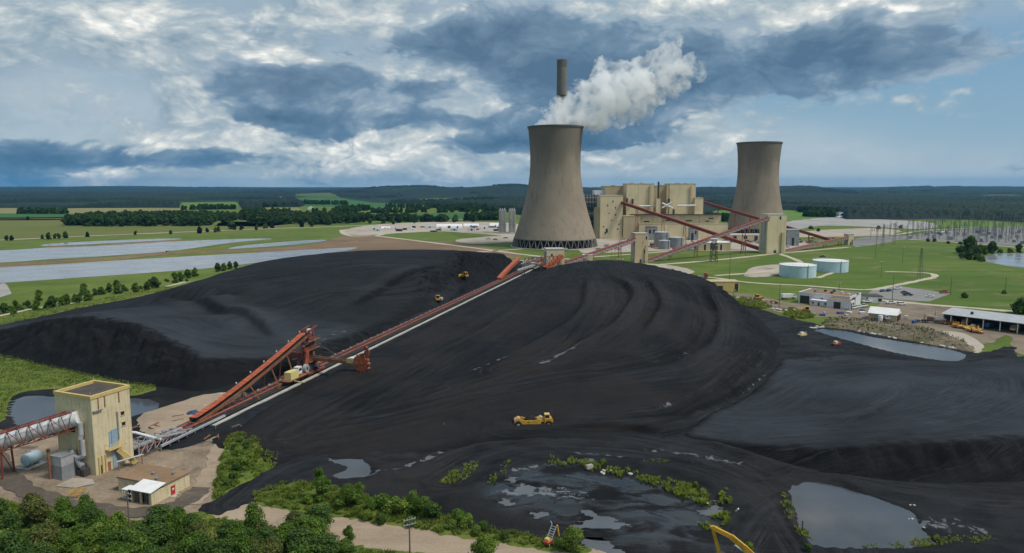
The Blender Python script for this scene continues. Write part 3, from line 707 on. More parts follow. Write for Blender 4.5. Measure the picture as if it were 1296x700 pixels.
heapR = heap('coal_heap', 'largest black coal heap in the middle, right of the conveyor, scored by curving tracks', toeR,
    [(660, 352, 10), (690, 341, 15), (735, 331.5, 21.5), (770, 332, 22.3), (820, 339, 22), (855, 348, 21), (880, 359, 20), (905, 374, 16.5), (940, 399, 11), (962, 421, 6.5),
     (600, 398, 8), (560, 425, 6), (700, 380, 15.5), (640, 380, 11.5), (800, 400, 15.5), (860, 390, 16.5), (700, 440, 9), (600, 480, 5), (480, 520, 2), (420, 500, 2.5), (800, 460, 9), (880, 440, 9.5), (900, 480, 4.5), (930, 450, 6), (780, 510, 4.2), (700, 510, 4), (600, 530, 1.8),
     (400, 545, 1.0), (500, 550, 1.0), (850, 520, 2.6), (780, 540, 1.4), (340, 560, 0.7)],
    [([(800, 342, 22), (875, 360, 20), (900, 390, 16), (890, 425, 11.5), (850, 455, 9), (780, 475, 7), (690, 482, 6), (560, 505, 4), (400, 545, 1)], 13, 2.3, 0.38),
     ([(780, 336, 22), (805, 370, 18.5), (780, 410, 13.5), (720, 445, 9), (640, 468, 6)], 11, 2.1, 0.38),
     ([(735, 333, 21.5), (765, 365, 18), (740, 415, 12), (690, 455, 8), (600, 490, 4.5)], 10, 2.0, 0.34),
     ([(700, 340, 17), (660, 385, 12), (600, 425, 7.5), (480, 490, 3), (360, 550, 0.8)], 16, 2.8, 0.28),
     ([(980, 450, 1), (920, 505, 1.5), (820, 535, 1.6), (640, 540, 1.4)], 9, 2.4, 0.22)],
    0.78, 0.8, lambda X, Y, f: 0.05 + 0.10 * f, lambda X, Y, f: 0.55 * f * sstep(430, 230, Y) + 0.12, 0.55, 0.12, crust=0.06,
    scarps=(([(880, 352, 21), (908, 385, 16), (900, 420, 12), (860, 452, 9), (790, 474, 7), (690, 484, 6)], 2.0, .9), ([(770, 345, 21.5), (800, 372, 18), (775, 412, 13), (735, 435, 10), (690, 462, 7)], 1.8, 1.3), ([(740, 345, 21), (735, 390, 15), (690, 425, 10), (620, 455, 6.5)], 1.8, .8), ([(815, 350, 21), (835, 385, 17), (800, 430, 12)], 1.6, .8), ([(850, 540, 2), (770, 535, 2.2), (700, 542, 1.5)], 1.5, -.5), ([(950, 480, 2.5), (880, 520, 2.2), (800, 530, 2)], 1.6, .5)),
    crust_lines=(([(688, 461, 7), (712, 448, 8.5), (736, 433, 10.3)], 1.6, .95), ([(977, 466, .6), (950, 492, .7), (920, 514, .8), (900, 527, .8)], .8, .8), ([(846, 512, 3), (838, 514, 3)], 1.2, .8), ([(640, 445, 9), (600, 462, 7)], .8, .6), ([(870, 440, 10), (850, 455, 9), (800, 470, 7.5)], .9, .55)))
toeP = poly_px([(866, 546), (900, 562), (960, 580), (1060, 602), (1180, 613), (1300, 612), (1520, 604), (1560, 520), (1440, 455), (1290, 452), (1200, 458), (1100, 452), (1000, 446), (984, 462), (945, 500)], k=4)
heapP = heap('coal_heap', 'low flat-topped coal bench at the right with a steep front bank above the pond', toeP,
    [(900, 548, .7), (950, 560, 1.8), (1060, 562.5, 4.6), (1180, 563, 6.8), (1296, 556, 7.6), (1450, 548, 8), (900, 535, 1.2), (970, 490, .8), (1000, 460, .7), (1100, 462, .7), (1280, 458, .8), (1440, 465, 2), (1200, 480, 1.8), (1100, 500, 3.0), (1000, 520, 2.6), (1296, 500, 4.0), (1200, 530, 5.2)],
    [([(880, 545, .6), (980, 545, 3.5), (1100, 540, 5.2), (1200, 525, 5.4), (1275, 495, 4), (1260, 470, 2), (1150, 462, 1), (1020, 475, 1), (950, 510, 1.4)], 22, 2.6, 0.13),
     ([(960, 538, 3), (1050, 532, 4.2), (1110, 512, 3.8), (1150, 482, 2)], 5, 1.7, 0.2)],
    1.05, 0.7, lambda X, Y, f: 0.05 + .82 * f * np.clip(.9 + .8 * fbm(X * .018, Y * .03, 4, 89), .15, 1.2), lambda X, Y, f: X * 0, 0.2, 0.3, crust=0.10, kk=.45,
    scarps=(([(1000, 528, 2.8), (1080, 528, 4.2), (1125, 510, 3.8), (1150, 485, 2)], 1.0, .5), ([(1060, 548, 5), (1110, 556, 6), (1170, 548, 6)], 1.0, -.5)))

def mound(name, px, height, slope, mat, step=0.7, rough=0.15, k=5):
    toe = poly_px(px, k=k); T = np.array(toe); x0, y0 = T.min(0) - 3; x1, y1 = T.max(0) + 3
    xs = np.arange(x0, x1, step); ys = np.arange(y0, y1, step); X, Y = np.meshgrid(xs, ys)
    sd = poly_sdf(toe, X, Y) + fbm(X * 0.25, Y * 0.25, 4, 61) * 1.3
    h = np.minimum(height * (1 + 0.4 * fbm(X * 0.08, Y * 0.08, 3, 62)), 0.3 + sd * slope) + rough * fbm(X * 0.5, Y * 0.5, 3, 63)
    return tag(grid_mesh(name, xs, ys, h, sd > -2.5, mat), kind='structure')
mound('sand_patch', [(176, 528), (200, 519), (250, 503), (290, 498), (315, 500), (300, 512), (262, 527), (225, 545), (190, 556), (174, 545)], 1.2, 0.35, M['sand_road'])
mound('gravel_yard', [(-60, 600), (-60, 560), (0, 548), (60, 545), (120, 552), (168, 560), (200, 574), (245, 568), (275, 556), (288, 560), (284, 590), (258, 628), (236, 648), (180, 661), (120, 661), (60, 650), (0, 632), (-60, 628)], 0.14, 0.1, M['yard_dirt'], rough=0.06)
ribbon('dirt_road', [(-40, 588), (5, 604), (40, 625), (95, 641), (165, 650), (225, 640), (256, 618)], 4.6, 0.27, M['wheel_dirt'])
ribbon('dirt_road', [(0, 556), (-5, 575), (10, 603)], 4.0, 0.265, M['wheel_dirt'])
ribbon('dirt_road', [(236, 640), (262, 612), (276, 585), (282, 562)], 5.0, 0.26, M['sand_road'])
sheet('concrete_slab', [(70, 617), (92, 606), (118, 608), (120, 614), (95, 619)], 0.28, M['pad'], amp=.12, step=.5, smooth=False)
mound('sand_road', [(262, 654), (300, 638), (335, 642), (380, 650), (470, 662), (560, 678), (640, 690), (720, 697), (760, 706), (700, 716), (560, 706), (470, 694), (400, 684), (330, 668), (280, 664)], 0.14, 0.1, M['sand_road'], rough=0.06)
mound('grass_bank', [(-80, 452), (0, 452), (70, 467), (150, 484), (199, 491), (172, 500), (110, 493), (60, 492), (26, 497), (8, 512), (2, 536), (-80, 545)], 0.9, 0.3, M['rough_grass'], rough=0.3)
mound('grass_bank', [(-120, 425), (0, 402), (100, 384), (200, 364), (212, 369), (100, 391), (0, 415), (-120, 438)], 0.7, 0.3, M['rough_grass'], rough=0.2)
mound('grass_bank', [(272, 630), (280, 585), (292, 553), (322, 555), (330, 575), (318, 602), (290, 622)], 0.6, 0.25, M['rough_grass'], rough=0.3)
mound('grass_bank', [(318, 632), (345, 618), (380, 612), (440, 622), (500, 640), (570, 657), (620, 672), (700, 686), (745, 697), (700, 696), (600, 682), (500, 664), (400, 650), (340, 640)], 0.5, 0.25, M['rough_grass'], rough=0.3)
mound('grass_bank', [(-80, 626), (0, 634), (80, 655), (150, 663), (235, 652), (268, 655), (330, 672), (400, 688), (480, 698), (560, 710), (560, 760), (-80, 760)], 0.5, 0.25, M['rough_grass'], rough=0.4)
mound('grass_bank', [(1040, 414), (1060, 406), (1120, 412), (1180, 420), (1225, 436), (1228, 446), (1190, 439), (1140, 431), (1090, 421)], 1.3, 0.35, M['scrub_bank'], rough=0.4)
# ---------------------------------------------------------------- power station
M['concrete_shell'] = surf('concrete_shell', (0.235, 0.205, 0.16), (0.285, 0.245, 0.19), 0.03, 0.9, stain=0.35, streak=0.5, stain_col=(0.12, 0.11, 0.095), lines=(2, 3.2, 0.10))
M['concrete'] = surf('concrete', (0.36, 0.34, 0.30), (0.43, 0.41, 0.37), 0.2, 0.9, stain=0.35, streak=0.3)
M['dark_conc'] = surf('dark_concrete', (0.13, 0.12, 0.105), (0.18, 0.165, 0.14), 0.05, 0.9, stain=0.3, streak=0.4)
M['rim'] = surf('rim_concrete', (0.10, 0.092, 0.08), (0.14, 0.125, 0.105), 0.1, 0.9)
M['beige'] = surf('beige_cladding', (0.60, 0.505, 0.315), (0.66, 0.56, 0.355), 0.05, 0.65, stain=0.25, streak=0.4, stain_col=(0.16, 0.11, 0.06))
M['beige_dk'] = surf('dark_beige_cladding', (0.44, 0.36, 0.215), (0.50, 0.41, 0.25), 0.05, 0.7, stain=0.25, streak=0.3, stain_col=(0.14, 0.10, 0.06))  # darker beige for lesser blocks, trim and sheds
M['beige_near'] = surf('beige_panels', (0.56, 0.475, 0.30), (0.62, 0.53, 0.345), 0.35, 0.6, stain=0.38, streak=0.6, stain_col=(0.17, 0.125, 0.075), lines=('H', 1.2, 0.22))
M['grey_steel'] = surf('grey_steel', (0.24, 0.25, 0.26), (0.31, 0.32, 0.33), 0.3, 0.5, 0.3, stain=0.3, streak=0.3)
M['dark_steel'] = surf('dark_steel', (0.05, 0.05, 0.05), (0.085, 0.08, 0.075), 0.3, 0.6, 0.2, stain=0.3)
M['red_steel'] = surf('red_oxide_steel', (0.25, 0.062, 0.04), (0.17, 0.045, 0.033), 0.4, 0.65, stain=0.4, stain_col=(0.07, 0.03, 0.02))
M['faded_red'] = surf('faded_red_steel', (0.36, 0.13, 0.095), (0.27, 0.085, 0.06), 0.3, 0.7, stain=0.5, stain_col=(0.06, 0.04, 0.035))
M['orange_steel'] = surf('orange_steel', (0.50, 0.105, 0.035), (0.27, 0.075, 0.04), 0.6, 0.65, stain=0.7, streak=.25, stain_col=(0.10, 0.035, 0.02))
M['rust_steel'] = surf('rusty_steel', (0.20, 0.085, 0.045), (0.30, 0.13, 0.06), 0.5, 0.8, stain=0.5, stain_col=(0.05, 0.03, 0.02))
M['white_metal'] = surf('white_metal', (0.68, 0.68, 0.68), (0.60, 0.60, 0.61), 0.4, 0.5, stain=0.25, streak=0.25, stain_col=(0.2, 0.18, 0.16))
M['white_roof'] = surf('white_roof', (0.74, 0.73, 0.71), (0.66, 0.65, 0.64), 0.2, 0.5, stain=0.15)
M['pale_blue'] = surf('pale_blue_paint', (0.42, 0.56, 0.62), (0.48, 0.61, 0.66), 0.15, 0.45, stain=0.15, streak=0.25, stain_col=(0.2, 0.2, 0.18))
M['blue_panel'] = surf('blue_panel', (0.20, 0.33, 0.44), (0.28, 0.41, 0.5), 0.5, 0.4, stain=0.25, streak=0.5, stain_col=(0.35, 0.42, 0.45))
M['brown_roof'] = surf('brown_gravel_roof', (0.20, 0.125, 0.072), (0.26, 0.165, 0.10), 0.2, 0.95, stain=0.35, stain_col=(0.10, 0.07, 0.05))
M['black_roof'] = surf('tar_roof', (0.06, 0.052, 0.046), (0.09, 0.075, 0.062), 0.3, 0.9, stain=0.3)
M['glass'] = surf('dark_glass', (0.02, 0.025, 0.03), (0.03, 0.035, 0.04), 0.5, 0.12, spec=0.6, stain=0, bump=0)
M['black'] = surf('black_opening', (0.012, 0.012, 0.012), (0.02, 0.02, 0.02), 0.5, 0.9, stain=0, bump=0)
M['yellow'] = surf('machine_yellow', (0.58, 0.33, 0.035), (0.46, 0.25, 0.03), 0.9, 0.5, stain=0.7, stain_col=(0.10, 0.07, 0.04))
M['ochre'] = surf('ochre_paint', (0.52, 0.38, 0.14), (0.58, 0.43, 0.18), 0.6, 0.5, stain=0.3)
M['rubber'] = surf('tyre_rubber', (0.018, 0.018, 0.018), (0.03, 0.03, 0.03), 1.0, 0.9, stain=0, bump=0)
M['wood'] = surf('pole_wood', (0.13, 0.10, 0.08), (0.17, 0.14, 0.11), 1.0, 0.9)
M['red_paint'] = surf('red_paint', (0.45, 0.04, 0.025), (0.38, 0.035, 0.02), 0.8, 0.4)
M['blue_paint'] = surf('blue_paint', (0.04, 0.09, 0.24), (0.05, 0.11, 0.28), 0.8, 0.4)
M['car_white'] = surf('white_car_paint', (0.72, 0.72, 0.72), (0.7, 0.7, 0.7), 0.8, 0.25, stain=0.05)
M['car_dark'] = surf('dark_car_paint', (0.03, 0.035, 0.045), (0.035, 0.04, 0.05), 0.8, 0.25, stain=0.05)
M['dull_galv'] = surf('dull_galvanised', (0.12, 0.125, 0.13), (0.16, 0.165, 0.17), 0.4, 0.6, 0.2, stain=0.2)
M['galv'] = surf('galvanised', (0.42, 0.43, 0.44), (0.5, 0.5, 0.51), 0.4, 0.5, 0.4, stain=0.2)

def cooling_tower(loc, zb, r_top, r_throat, r_base, z_throat, z_top, label, legs):
    t = thing('cooling_tower', label, 'cooling tower', loc, 0.0, 'hyperbolic cooling towers')
    bl = (z_throat - zb) / math.sqrt((r_base / r_throat) ** 2 - 1); bu = (z_top - z_throat) / math.sqrt((r_top / r_throat) ** 2 - 1)
    def R(z): return r_throat * math.sqrt(1 + ((z - z_throat) / (bl if z < z_throat else bu)) ** 2)
    zs = np.linspace(zb, z_top - 1.6, 40)
    prof = [(R(z), z) for z in zs]
    inner = [(R(z) - 0.9, z) for z in zs[::-1]]
    MB().lathe(prof + inner + [prof[0]], n=96, cap=False).build('shell', shell_mat('concrete_shell', z_top * .62, z_top * .86), t, True)
    zr = z_top - 1.6; r = R(zr)
    MB().lathe([(r - 1.0, zr), (r + 0.7, zr + 0.001), (r + 0.9, z_top), (r - 1.0, z_top), (r - 1.0, zr)], n=96, cap=False).build('rim', M['rim'], t, False)
    MB().lathe([(R(zb) - 0.9, zb - 0.9), (R(zb) + 0.35, zb - 0.9), (R(zb) + 0.35, zb - .003), (R(zb) - 0.9, zb - .003), (R(zb) - 0.9, zb - 0.9)], n=96, cap=False).build('ring_beam', M['dark_conc'], t)
    rb = R(zb) + 2.2; n = legs
    for i in range(n):
        m = MB(); a0 = 2 * PI * (i + 0.5) / n
        for s in (-1, 1):
            a = a0 + s * PI / n * 0.92; am = a0 + s * 0.1 * PI / n
            m.bar((rb * math.cos(a), rb * math.sin(a), -0.3), ((R(zb) - 0.2) * math.cos(am), (R(zb) - 0.2) * math.sin(am), zb - 0.6), 0.75)
        m.build('leg', M['dark_conc'], t)
    MB().lathe([(rb - 6, 0.0), (rb - 6, zb - 1.2), (rb - 7, zb - 1.2), (rb - 7, 0.0)], n=64, cap=True).build('cooling_fill', M['black'], t)
    MB().lathe([(rb + 1.5, -0.2), (rb + 1.5, 0.9), (rb - 2, 0.9), (rb - 2, -0.2)], n=96, cap=True).build('basin', M['concrete'], t)
    m = MB(); yb = -rb - 3.5
    return t, R
Y1 = 752.0
p = A(702, 314, Y1); s1 = p.x
u2z = lambda v, Y: A(648, v, Y).z
dpx = lambda px, Y: px / FP * (Y * CT + H * ST)
tower1, R1 = cooling_tower((s1, Y1, 0), u2z(304.5, Y1 - 44), dpx(34.3, Y1), dpx(31.3, Y1), dpx(51.5, Y1), u2z(205, Y1), u2z(160.5, Y1), 'nearer and bigger concrete cooling tower with white steam rising out of its top', 40)
for i in range(2):
    MB().b0(-16, 10 + i, -dpx(51.5, Y1) - 6 - i * 3, -dpx(51.5, Y1) - 4 - i * 3, 0.5, 2.6 - i).build('pump_wall', M['concrete'], tower1)
Y2 = 950.0
p2 = A(956, 300, Y2)
tower2, R2 = cooling_tower((p2.x, Y2, 0), u2z(290, Y2 - 40), dpx(27, Y2), dpx(24.6, Y2), dpx(36, Y2), u2z(216, Y2), u2z(180.5, Y2), 'farther concrete cooling tower at the right without steam, behind the sloping conveyors', 40)

# tall chimney behind tower one
YC = 930.0; pc = A(709.5, 290, YC)
t = thing('chimney', 'very tall slim concrete chimney rising behind the steaming cooling tower', 'chimney', (pc.x, YC, 0))
zt = u2z(76, YC); r0 = dpx(6.1, YC)
MB().lathe([(r0 * 1.45, 0), (r0 * 1.1, zt * 0.5), (r0, zt - 9)], n=40).build('shaft', M['dark_conc'], t, True)
MB().lathe([(r0 * 1.02, zt - 9), (r0 * 1.05, zt), (r0 * 0.8, zt), (r0 * 0.8, zt - 6)], n=40).build('cap', M['rim'], t, True)
for q in (0.35, 0.6, 0.8):
    MB().lathe([(r0 * 1.35, zt * q), (r0 * 1.35, zt * q + 0.5), (r0 * 1.0, zt * q + 0.5), (r0 * 1.0, zt * q)], n=32, cap=False).build('platform', M['dark_steel'], t)

# ---------------------------------------------------------------- boiler and turbine house: boxes given by their outline at a distance
YB = 862.0
bh = thing('boiler_house', 'large stepped beige boiler house with two tall blocks between the cooling towers', 'power station', (A(820, 302, YB).x, YB, 0))
off = bh.location
def blk(name, u0, u1, v0, v1, Y, depth, mat, parent=bh, off=off, rm=None):
    a = A(u0, v0, Y); b = A(u1, v1, Y); zb = max(b.z, -0.5) if v1 < 301 else -0.5
    m = MB().b0(a.x, b.x, Y, Y + depth, zb, a.z)
    o = m.build(name, mat, parent, off=off)
    # parapet cap
    MB().b0(a.x - .25, b.x + .25, Y - .25, Y + depth + .25, a.z + 0.003, a.z + 0.7).build('parapet', rm or M['beige_dk'], o, off=off)
    return o
conv_block = blk('conveyor_tower_block', 760, 787.5, 248, 302, YB, 34, M['beige'])
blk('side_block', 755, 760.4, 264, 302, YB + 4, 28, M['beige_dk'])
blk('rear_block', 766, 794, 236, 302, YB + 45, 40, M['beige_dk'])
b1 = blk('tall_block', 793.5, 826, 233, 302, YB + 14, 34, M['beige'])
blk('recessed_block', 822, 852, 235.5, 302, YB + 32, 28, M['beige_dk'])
b2 = blk('tall_block', 848, 878.6, 233, 302, YB + 14, 34, M['beige'])
stub = blk('transfer_block', 879.5, 888.6, 251, 302, YB + 10, 16, M['beige'])
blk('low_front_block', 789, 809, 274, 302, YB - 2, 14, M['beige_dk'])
low = blk('turbine_hall', 805, 911.6, 272.6, 302, YB + 1, 12, M['beige'])
blk('lower_annex', 809, 921, 283.5, 302, YB - 6, 6.9, M['beige'])
# ledge, stair pipes, ducts and openings
def wpt(u, v, Y): return A(u, v, Y)
m = MB(); a = wpt(797, 272.2, YB - 1); b = wpt(912, 272.2, YB - 1); m.b0(a.x, b.x, YB - 2.5, YB + 1.5, a.z, a.z + 1.1); m.build('ledge', M['dark_steel'], bh, off=off)
for (u0, v0), (u1, v1) in (((809, 261), (832, 260.5)), ((857, 260.5), (880, 260)), ((838, 257), (851, 263.5)), ((838, 263), (850, 256.5))):
    MB().tube(wpt(u0, v0, YB + 9), wpt(u1, v1, YB + 9), 1.1, 10).build('flue_duct', M['white_metal'], bh, off=off)
for u in (822, 844, 874): # vertical seams and stair shafts on the tall blocks
    a = wpt(u, 235, YB + 12.5); b = wpt(u + 1.1, 272, YB + 12.5); MB().b0(a.x, b.x, YB + 12.5, YB + 13.7, b.z, a.z).build('pipe_chase', M['beige_dk'], bh, off=off)
for u, v, w, h in ((768, 292, 1.2, 2.5), (774, 279, .7, .7), (779, 272, .8, .8), (769, 260, .8, .8), (776, 255, .6, 1.0), (764, 287, .8, .8), (782, 290, .8, .8), (779, 263, .5, 1.2), (771, 270, .6, .6), (783, 284, .6, .8), (766, 295, .8, 1.4)):
    a = wpt(u, v, YB - .3); MB().b0(a.x - w, a.x + w, YB - .2, YB + .1, a.z - h, a.z + h).build('window', M['glass'], conv_block, off=off)
for u0, u1, v in ((815, 822, 280.5), (842, 849, 279), (868, 876, 279.5), (893, 898, 280), (897, 903, 276.5)):
    a = wpt(u0, v - .8, YB - 7); b = wpt(u1, v + .8, YB - 7); MB().b0(a.x, b.x, YB - 6.2, YB - 5.9, b.z, a.z).build('window', M['glass'], low, off=off)
for u, v, Yq in ((794, 254, YB + 11), (801, 255, YB + 11), (847, 254.5, YB + 11), (853, 268, YB)):
    a = wpt(u, v, Yq); MB().b0(a.x - .9, a.x + .9, Yq, Yq + 4, a.z - 3, a.z + 3).build('vent_stub', M['dark_steel'], bh, off=off)
for u, v, w, h in ((800, 232, 1.6, 1.6), (812, 232.2, 1, 2.2), (858, 232, 2, 1.4), (868, 232.4, 1, 2), (776, 235, 2, 2), (836, 234.5, 2.2, 1.8), (842, 234.5, 1.5, 1.5)):
    Yq = YB + 26 if v < 233.5 else YB + 50; a = wpt(u, v, Yq); MB().b0(a.x - w, a.x + w, Yq, Yq + 5, a.z - 2.5, a.z + h * .4).build('roof_vent', M['grey_steel'], bh, off=off)
# auxiliary stack with its beige pedestal
a = wpt(834, 272.3, YB - 1); zt = wpt(834, 230, YB).z; zm = wpt(834, 251.5, YB).z
t = thing('steel_stack', 'short black steel stack on a beige pedestal in front of the boiler house', 'chimney', (a.x, YB + 6, a.z + 1.2))
MB().b0(-2.6, 2.6, -2.2, 2.2, 0, zm - a.z - 1.2).build('pedestal', M['beige'], t)
MB().lathe([(1.15, zm - a.z - 1.2), (1.15, zt - a.z - 1.2), (0.9, zt - a.z - 1.2), (0.9, zt - a.z - 3)], n=20).build('flue', M['dark_steel'], t, True)
# precipitator behind the tower
YP = 905.0
pt = thing('precipitator', 'dark grey framed dust precipitator half hidden by the steaming cooling tower', 'plant unit', (A(750, 300, YP).x, YP, 0)); o2 = pt.location
def pbox(name, u0, u1, v0, v1, Y, d, mat):
    a = A(u0, v0, Y); b = A(u1, v1, Y); MB().b0(a.x, b.x, Y, Y + d, b.z, a.z).build(name, mat, pt, off=o2)
pbox('casing', 735, 758.5, 247, 262, YP, 25, M['grey_steel']); pbox('hopper_deck', 735, 760, 262.3, 267, YP - 1.5, 28, M['dark_steel'])
pbox('roof_house', 752, 765.5, 241, 246.7, YP + 4, 20, M['white_metal']); pbox('lower_casing', 735, 757, 275, 300.5, YP, 20, M['dark_conc'])
for u in np.linspace(737, 759, 7):
    a = A(u, 246, YP - .9); b = A(u + .8, 300, YP - .9); MB().b0(a.x, b.x, YP - 3, YP - 2, -0.3, a.z).build('frame_post', M['dark_steel'], pt, off=o2)
for v in (250, 255.5, 270, 280, 290):
    a = A(736, v, YP - 2); b = A(760, v + .6, YP - 2); MB().b0(a.x, b.x, YP - 4.0, YP - 3.1, b.z, a.z).build('walkway', M['galv'], pt, off=o2)
# tanks and small buildings before the boiler house
for u0, u1, v0, v1, Y, lab in ((827.5, 847, 293.3, 312.5, 745, 'tallest of the three grey round tanks in front of the boiler house'), (833.5, 848, 304, 314, 722, 'smallest grey round tank standing nearest, overlapping the taller tank'), (846, 865, 300, 312.5, 742, 'wide low grey round tank, right one of the three before the boiler house')):
    a = A((u0 + u1) / 2, v1, Y); r = dpx((u1 - u0) / 2, Y); hgt = A(u0, v0, Y).z
    t = thing('storage_tank', lab, 'tank', (a.x, Y, 0), 0, 'grey tanks before the boiler house')
    MB().lathe([(r, -.2), (r, hgt - .6)], n=36).build('shell', M['grey_steel'], t, True)
    MB().lathe([(r * 1.01, hgt - .6), (r * 1.01, hgt - .3), (0.05, hgt + r * .1)], n=36).build('roof', M['galv'], t, True)
    MB().bar((r * 1.02 * math.sin(.5), -r * 1.02 * math.cos(.5), 0), (r * 1.02 * math.sin(.5), -r * 1.02 * math.cos(.5), hgt), .5).build('ladder', M['dark_steel'], t)
def shed(name, u0, u1, v0, v1, Y, d, mat, roofmat, label, cat='building', gable=0.0, openings=(), rz=0.0, grp=None):
    a = A(u0, v1, Y); b = A(u1, v0, Y); w = b.x - a.x; z1 = b.z; c = ((a.x + b.x) / 2, Y + d / 2, 0)
    t = thing(name, label, cat, c, rz, grp)
    MB().b0(-w / 2, w / 2, -d / 2, d / 2, -.4, z1).build('wall', mat, t)
    if gable: MB().xprism([(-w / 2 - .3, z1 + .003), (w / 2 + .3, z1 + .003), (0, z1 + gable)], -d / 2 - .3, d / 2 + .3).build('roof', roofmat, t)
    else: MB().b0(-w / 2 - .15, w / 2 + .15, -d / 2 - .15, d / 2 + .15, z1 + .003, z1 + .35).build('roof', roofmat, t)
    for fx, fw, z0, zz in openings:
        MB().b0((fx - fw / 2 - .5) * w, (fx + fw / 2 - .5) * w, -d / 2 - .06, -d / 2 + .05, z0 * z1, zz * z1).build('door' if z0 < 0.05 else 'window', M['glass'], t)
    return t
shed('service_building', 818.5, 832, 287.5, 299, 840, 10, M['grey_steel'], M['dark_steel'], 'small dark grey flat building against the beige hall, left of the tanks', openings=((.3, .2, .5, .8), (.7, .2, .5, .8)))
shed('service_building', 873, 884, 289, 300, 838, 8, M['grey_steel'], M['dark_steel'], 'small grey steel building under the sloping red conveyor', openings=((.3, .3, 0, .6), (.7, .2, .5, .8)))
shed('warehouse', 884, 925, 307.5, 316, 705, 24, M['beige_dk'], M['white_roof'], 'low warehouse with a white roof below the red conveyors', openings=((.2, .06, 0, .8), (.45, .06, 0, .8), (.7, .06, 0, .8)))
shed('service_building', 996, 1012, 291, 303, 760, 14, M['grey_steel'], M['galv'], 'plain grey building right behind the tall transfer house', openings=((.5, .2, 0, .5),))
shed('service_building', 921, 966, 297, 306, 830, 14, M['beige_dk'], M['white_roof'], 'long low beige building in front of the farther cooling tower', openings=((.2, .1, .3, .8), (.5, .1, .3, .8), (.8, .1, 0, .8)))

# ---------------------------------------------------------------- transfer houses and conveyors
def transfer_house(label, u0, u1, v0, v1, Y, d, mat, rz, wins=(), base=None):
    a = A(u0, v1, Y); b = A(u1, v0, Y); w = b.x - a.x; z1 = b.z
    t = thing('transfer_house', label, 'building', ((a.x + b.x) / 2, Y + d / 2, 0), rz, 'conveyor transfer houses')
    wl = MB().b0(-w / 2, w / 2, -d / 2, d / 2, -.5, z1).build('wall', mat, t)
    MB().b0(-w / 2 - .2, w / 2 + .2, -d / 2 - .2, d / 2 + .2, z1 + .003, z1 + .6).build('roof', M['concrete'], t)
    for fx, fz, ww, hh in wins: MB().b0((fx - .5) * w - ww / 2, (fx - .5) * w + ww / 2, -d / 2 - .12, -d / 2 + .1, fz * z1 - hh / 2, fz * z1 + hh / 2).build('window', M['black'], t)
    MB().b0(-w * .12, w * .02, -d / 2 - .15, -d / 2 + .1, 0, 3.2).build('door', M['dark_steel'], t)
    MB().b0(w * .25, w * .38, -d / 2 - 1.3, -d / 2 - .003, 0, z1 * .55).build('pipe_shaft', M['beige_dk'], t)
    MB().b0(-w / 2 - 1.0, -w / 2 - .003, -d * .3, d * .2, z1 * .1, z1 * .9).build('stair_shaft', M['concrete'], t)
    return t
thA = transfer_house('small beige transfer house just behind the far orange stacker', 690.5, 713.5, 316, 345, 528, 12, M['beige'], 0.1, ((.3, .75, 1.2, 2),))
thB = transfer_house('weathered beige and grey transfer house in front of the grey tanks, between two conveyors', 802, 820, 296, 333, 589, 12, M['beige_dk'], 0.12, ((.85, .86, 1.1, 2.8), (.8, .55, .8, 2), (.72, .4, .8, 2.6), (.6, .7, .4, 1.5)))
thC = transfer_house('tallest beige transfer house, in front of the farther cooling tower where the red conveyors cross', 968, 995.5, 272, 321.5, 673, 16, M['beige'], 0.12, ((.66, .92, 1.6, 2.9),))
thD = transfer_house('small far beige transfer house at the right end of the conveyors', 1072.5, 1080.5, 297, 310.5, 772, 9, M['beige'], 0.1)
def gallery(label, p0, p1, w, h, body, frame, bents=(), stripes=None, pitch=3.5, lattice=False, bent_mat=None):
    p0, p1 = Vector(p0), Vector(p1); d = (p1 - p0).normalized()
    t = thing('conveyor_gallery', label, 'conveyor', (p0.x, p0.y, 0), 0, 'sloping conveyor galleries'); off = t.location
    s = Vector((d.y, -d.x, 0)).normalized(); up = s.cross(d).normalized()
    if up.z < 0: up = -up
    MB().bar(p0, p1, w, h).build('housing', body, t, off=off)
    m = MB(); L = (p1 - p0).length; n = max(2, int(L / pitch))
    for sgn in (-1, 1):
        e = s * (sgn * (w / 2 + .12))
        m.bar(p0 + e - up * (h / 2), p1 + e - up * (h / 2), .35); m.bar(p0 + e + up * (h / 2), p1 + e + up * (h / 2), .35)
        for i in range(n):
            a = p0 + d * (L * i / n) + e; b = p0 + d * (L * (i + 1) / n) + e
            m.bar(a - up * h / 2, a + up * h / 2, .2)
            m.bar(a - up * h / 2, b + up * h / 2, .16) if i % 2 else m.bar(a + up * h / 2, b - up * h / 2, .16)
    m.build('truss', frame, t, off=off)
    MB().bar(p0 + up * (h / 2 + .25), p1 + up * (h / 2 + .25), w * 1.04, .2).build('roof', stripes or frame, t, off=off)
    for f, wd in bents:
        c = p0 + d * (L * f) - up * (h / 2 + .05); b = MB()
        for sg in (-1, 1):
            b.bar(c + s * (sg * w * .4), Vector((c.x, c.y, 0)) + s * (sg * wd), .5)
        k2 = max(1, int(c.z / 6))
        for i in range(k2):
            z0, z1 = c.z * i / k2, c.z * (i + 1) / k2; r0 = wd + (w * .4 - wd) * i / k2; r1 = wd + (w * .4 - wd) * (i + 1) / k2
            q = Vector((c.x, c.y, 0)); b.bar(q + s * r0 + Vector((0, 0, z0)), q - s * r1 + Vector((0, 0, z1)), .25); b.bar(q - s * r1 + Vector((0, 0, z1)), q + s * r1 + Vector((0, 0, z1)), .25)
        b.build('support_bent', bent_mat or M['rust_steel'], t, off=off)
    return t
gallery('red conveyor rising left to the boiler house conveyor tower', A(966, 316.5, 690), A(787, 256.5, YB), 3.0, 2.6, M['red_steel'], M['red_steel'], ((.12, 2), (.3, 2), (.5, 3), (.66, 3.4), (.87, 3)))
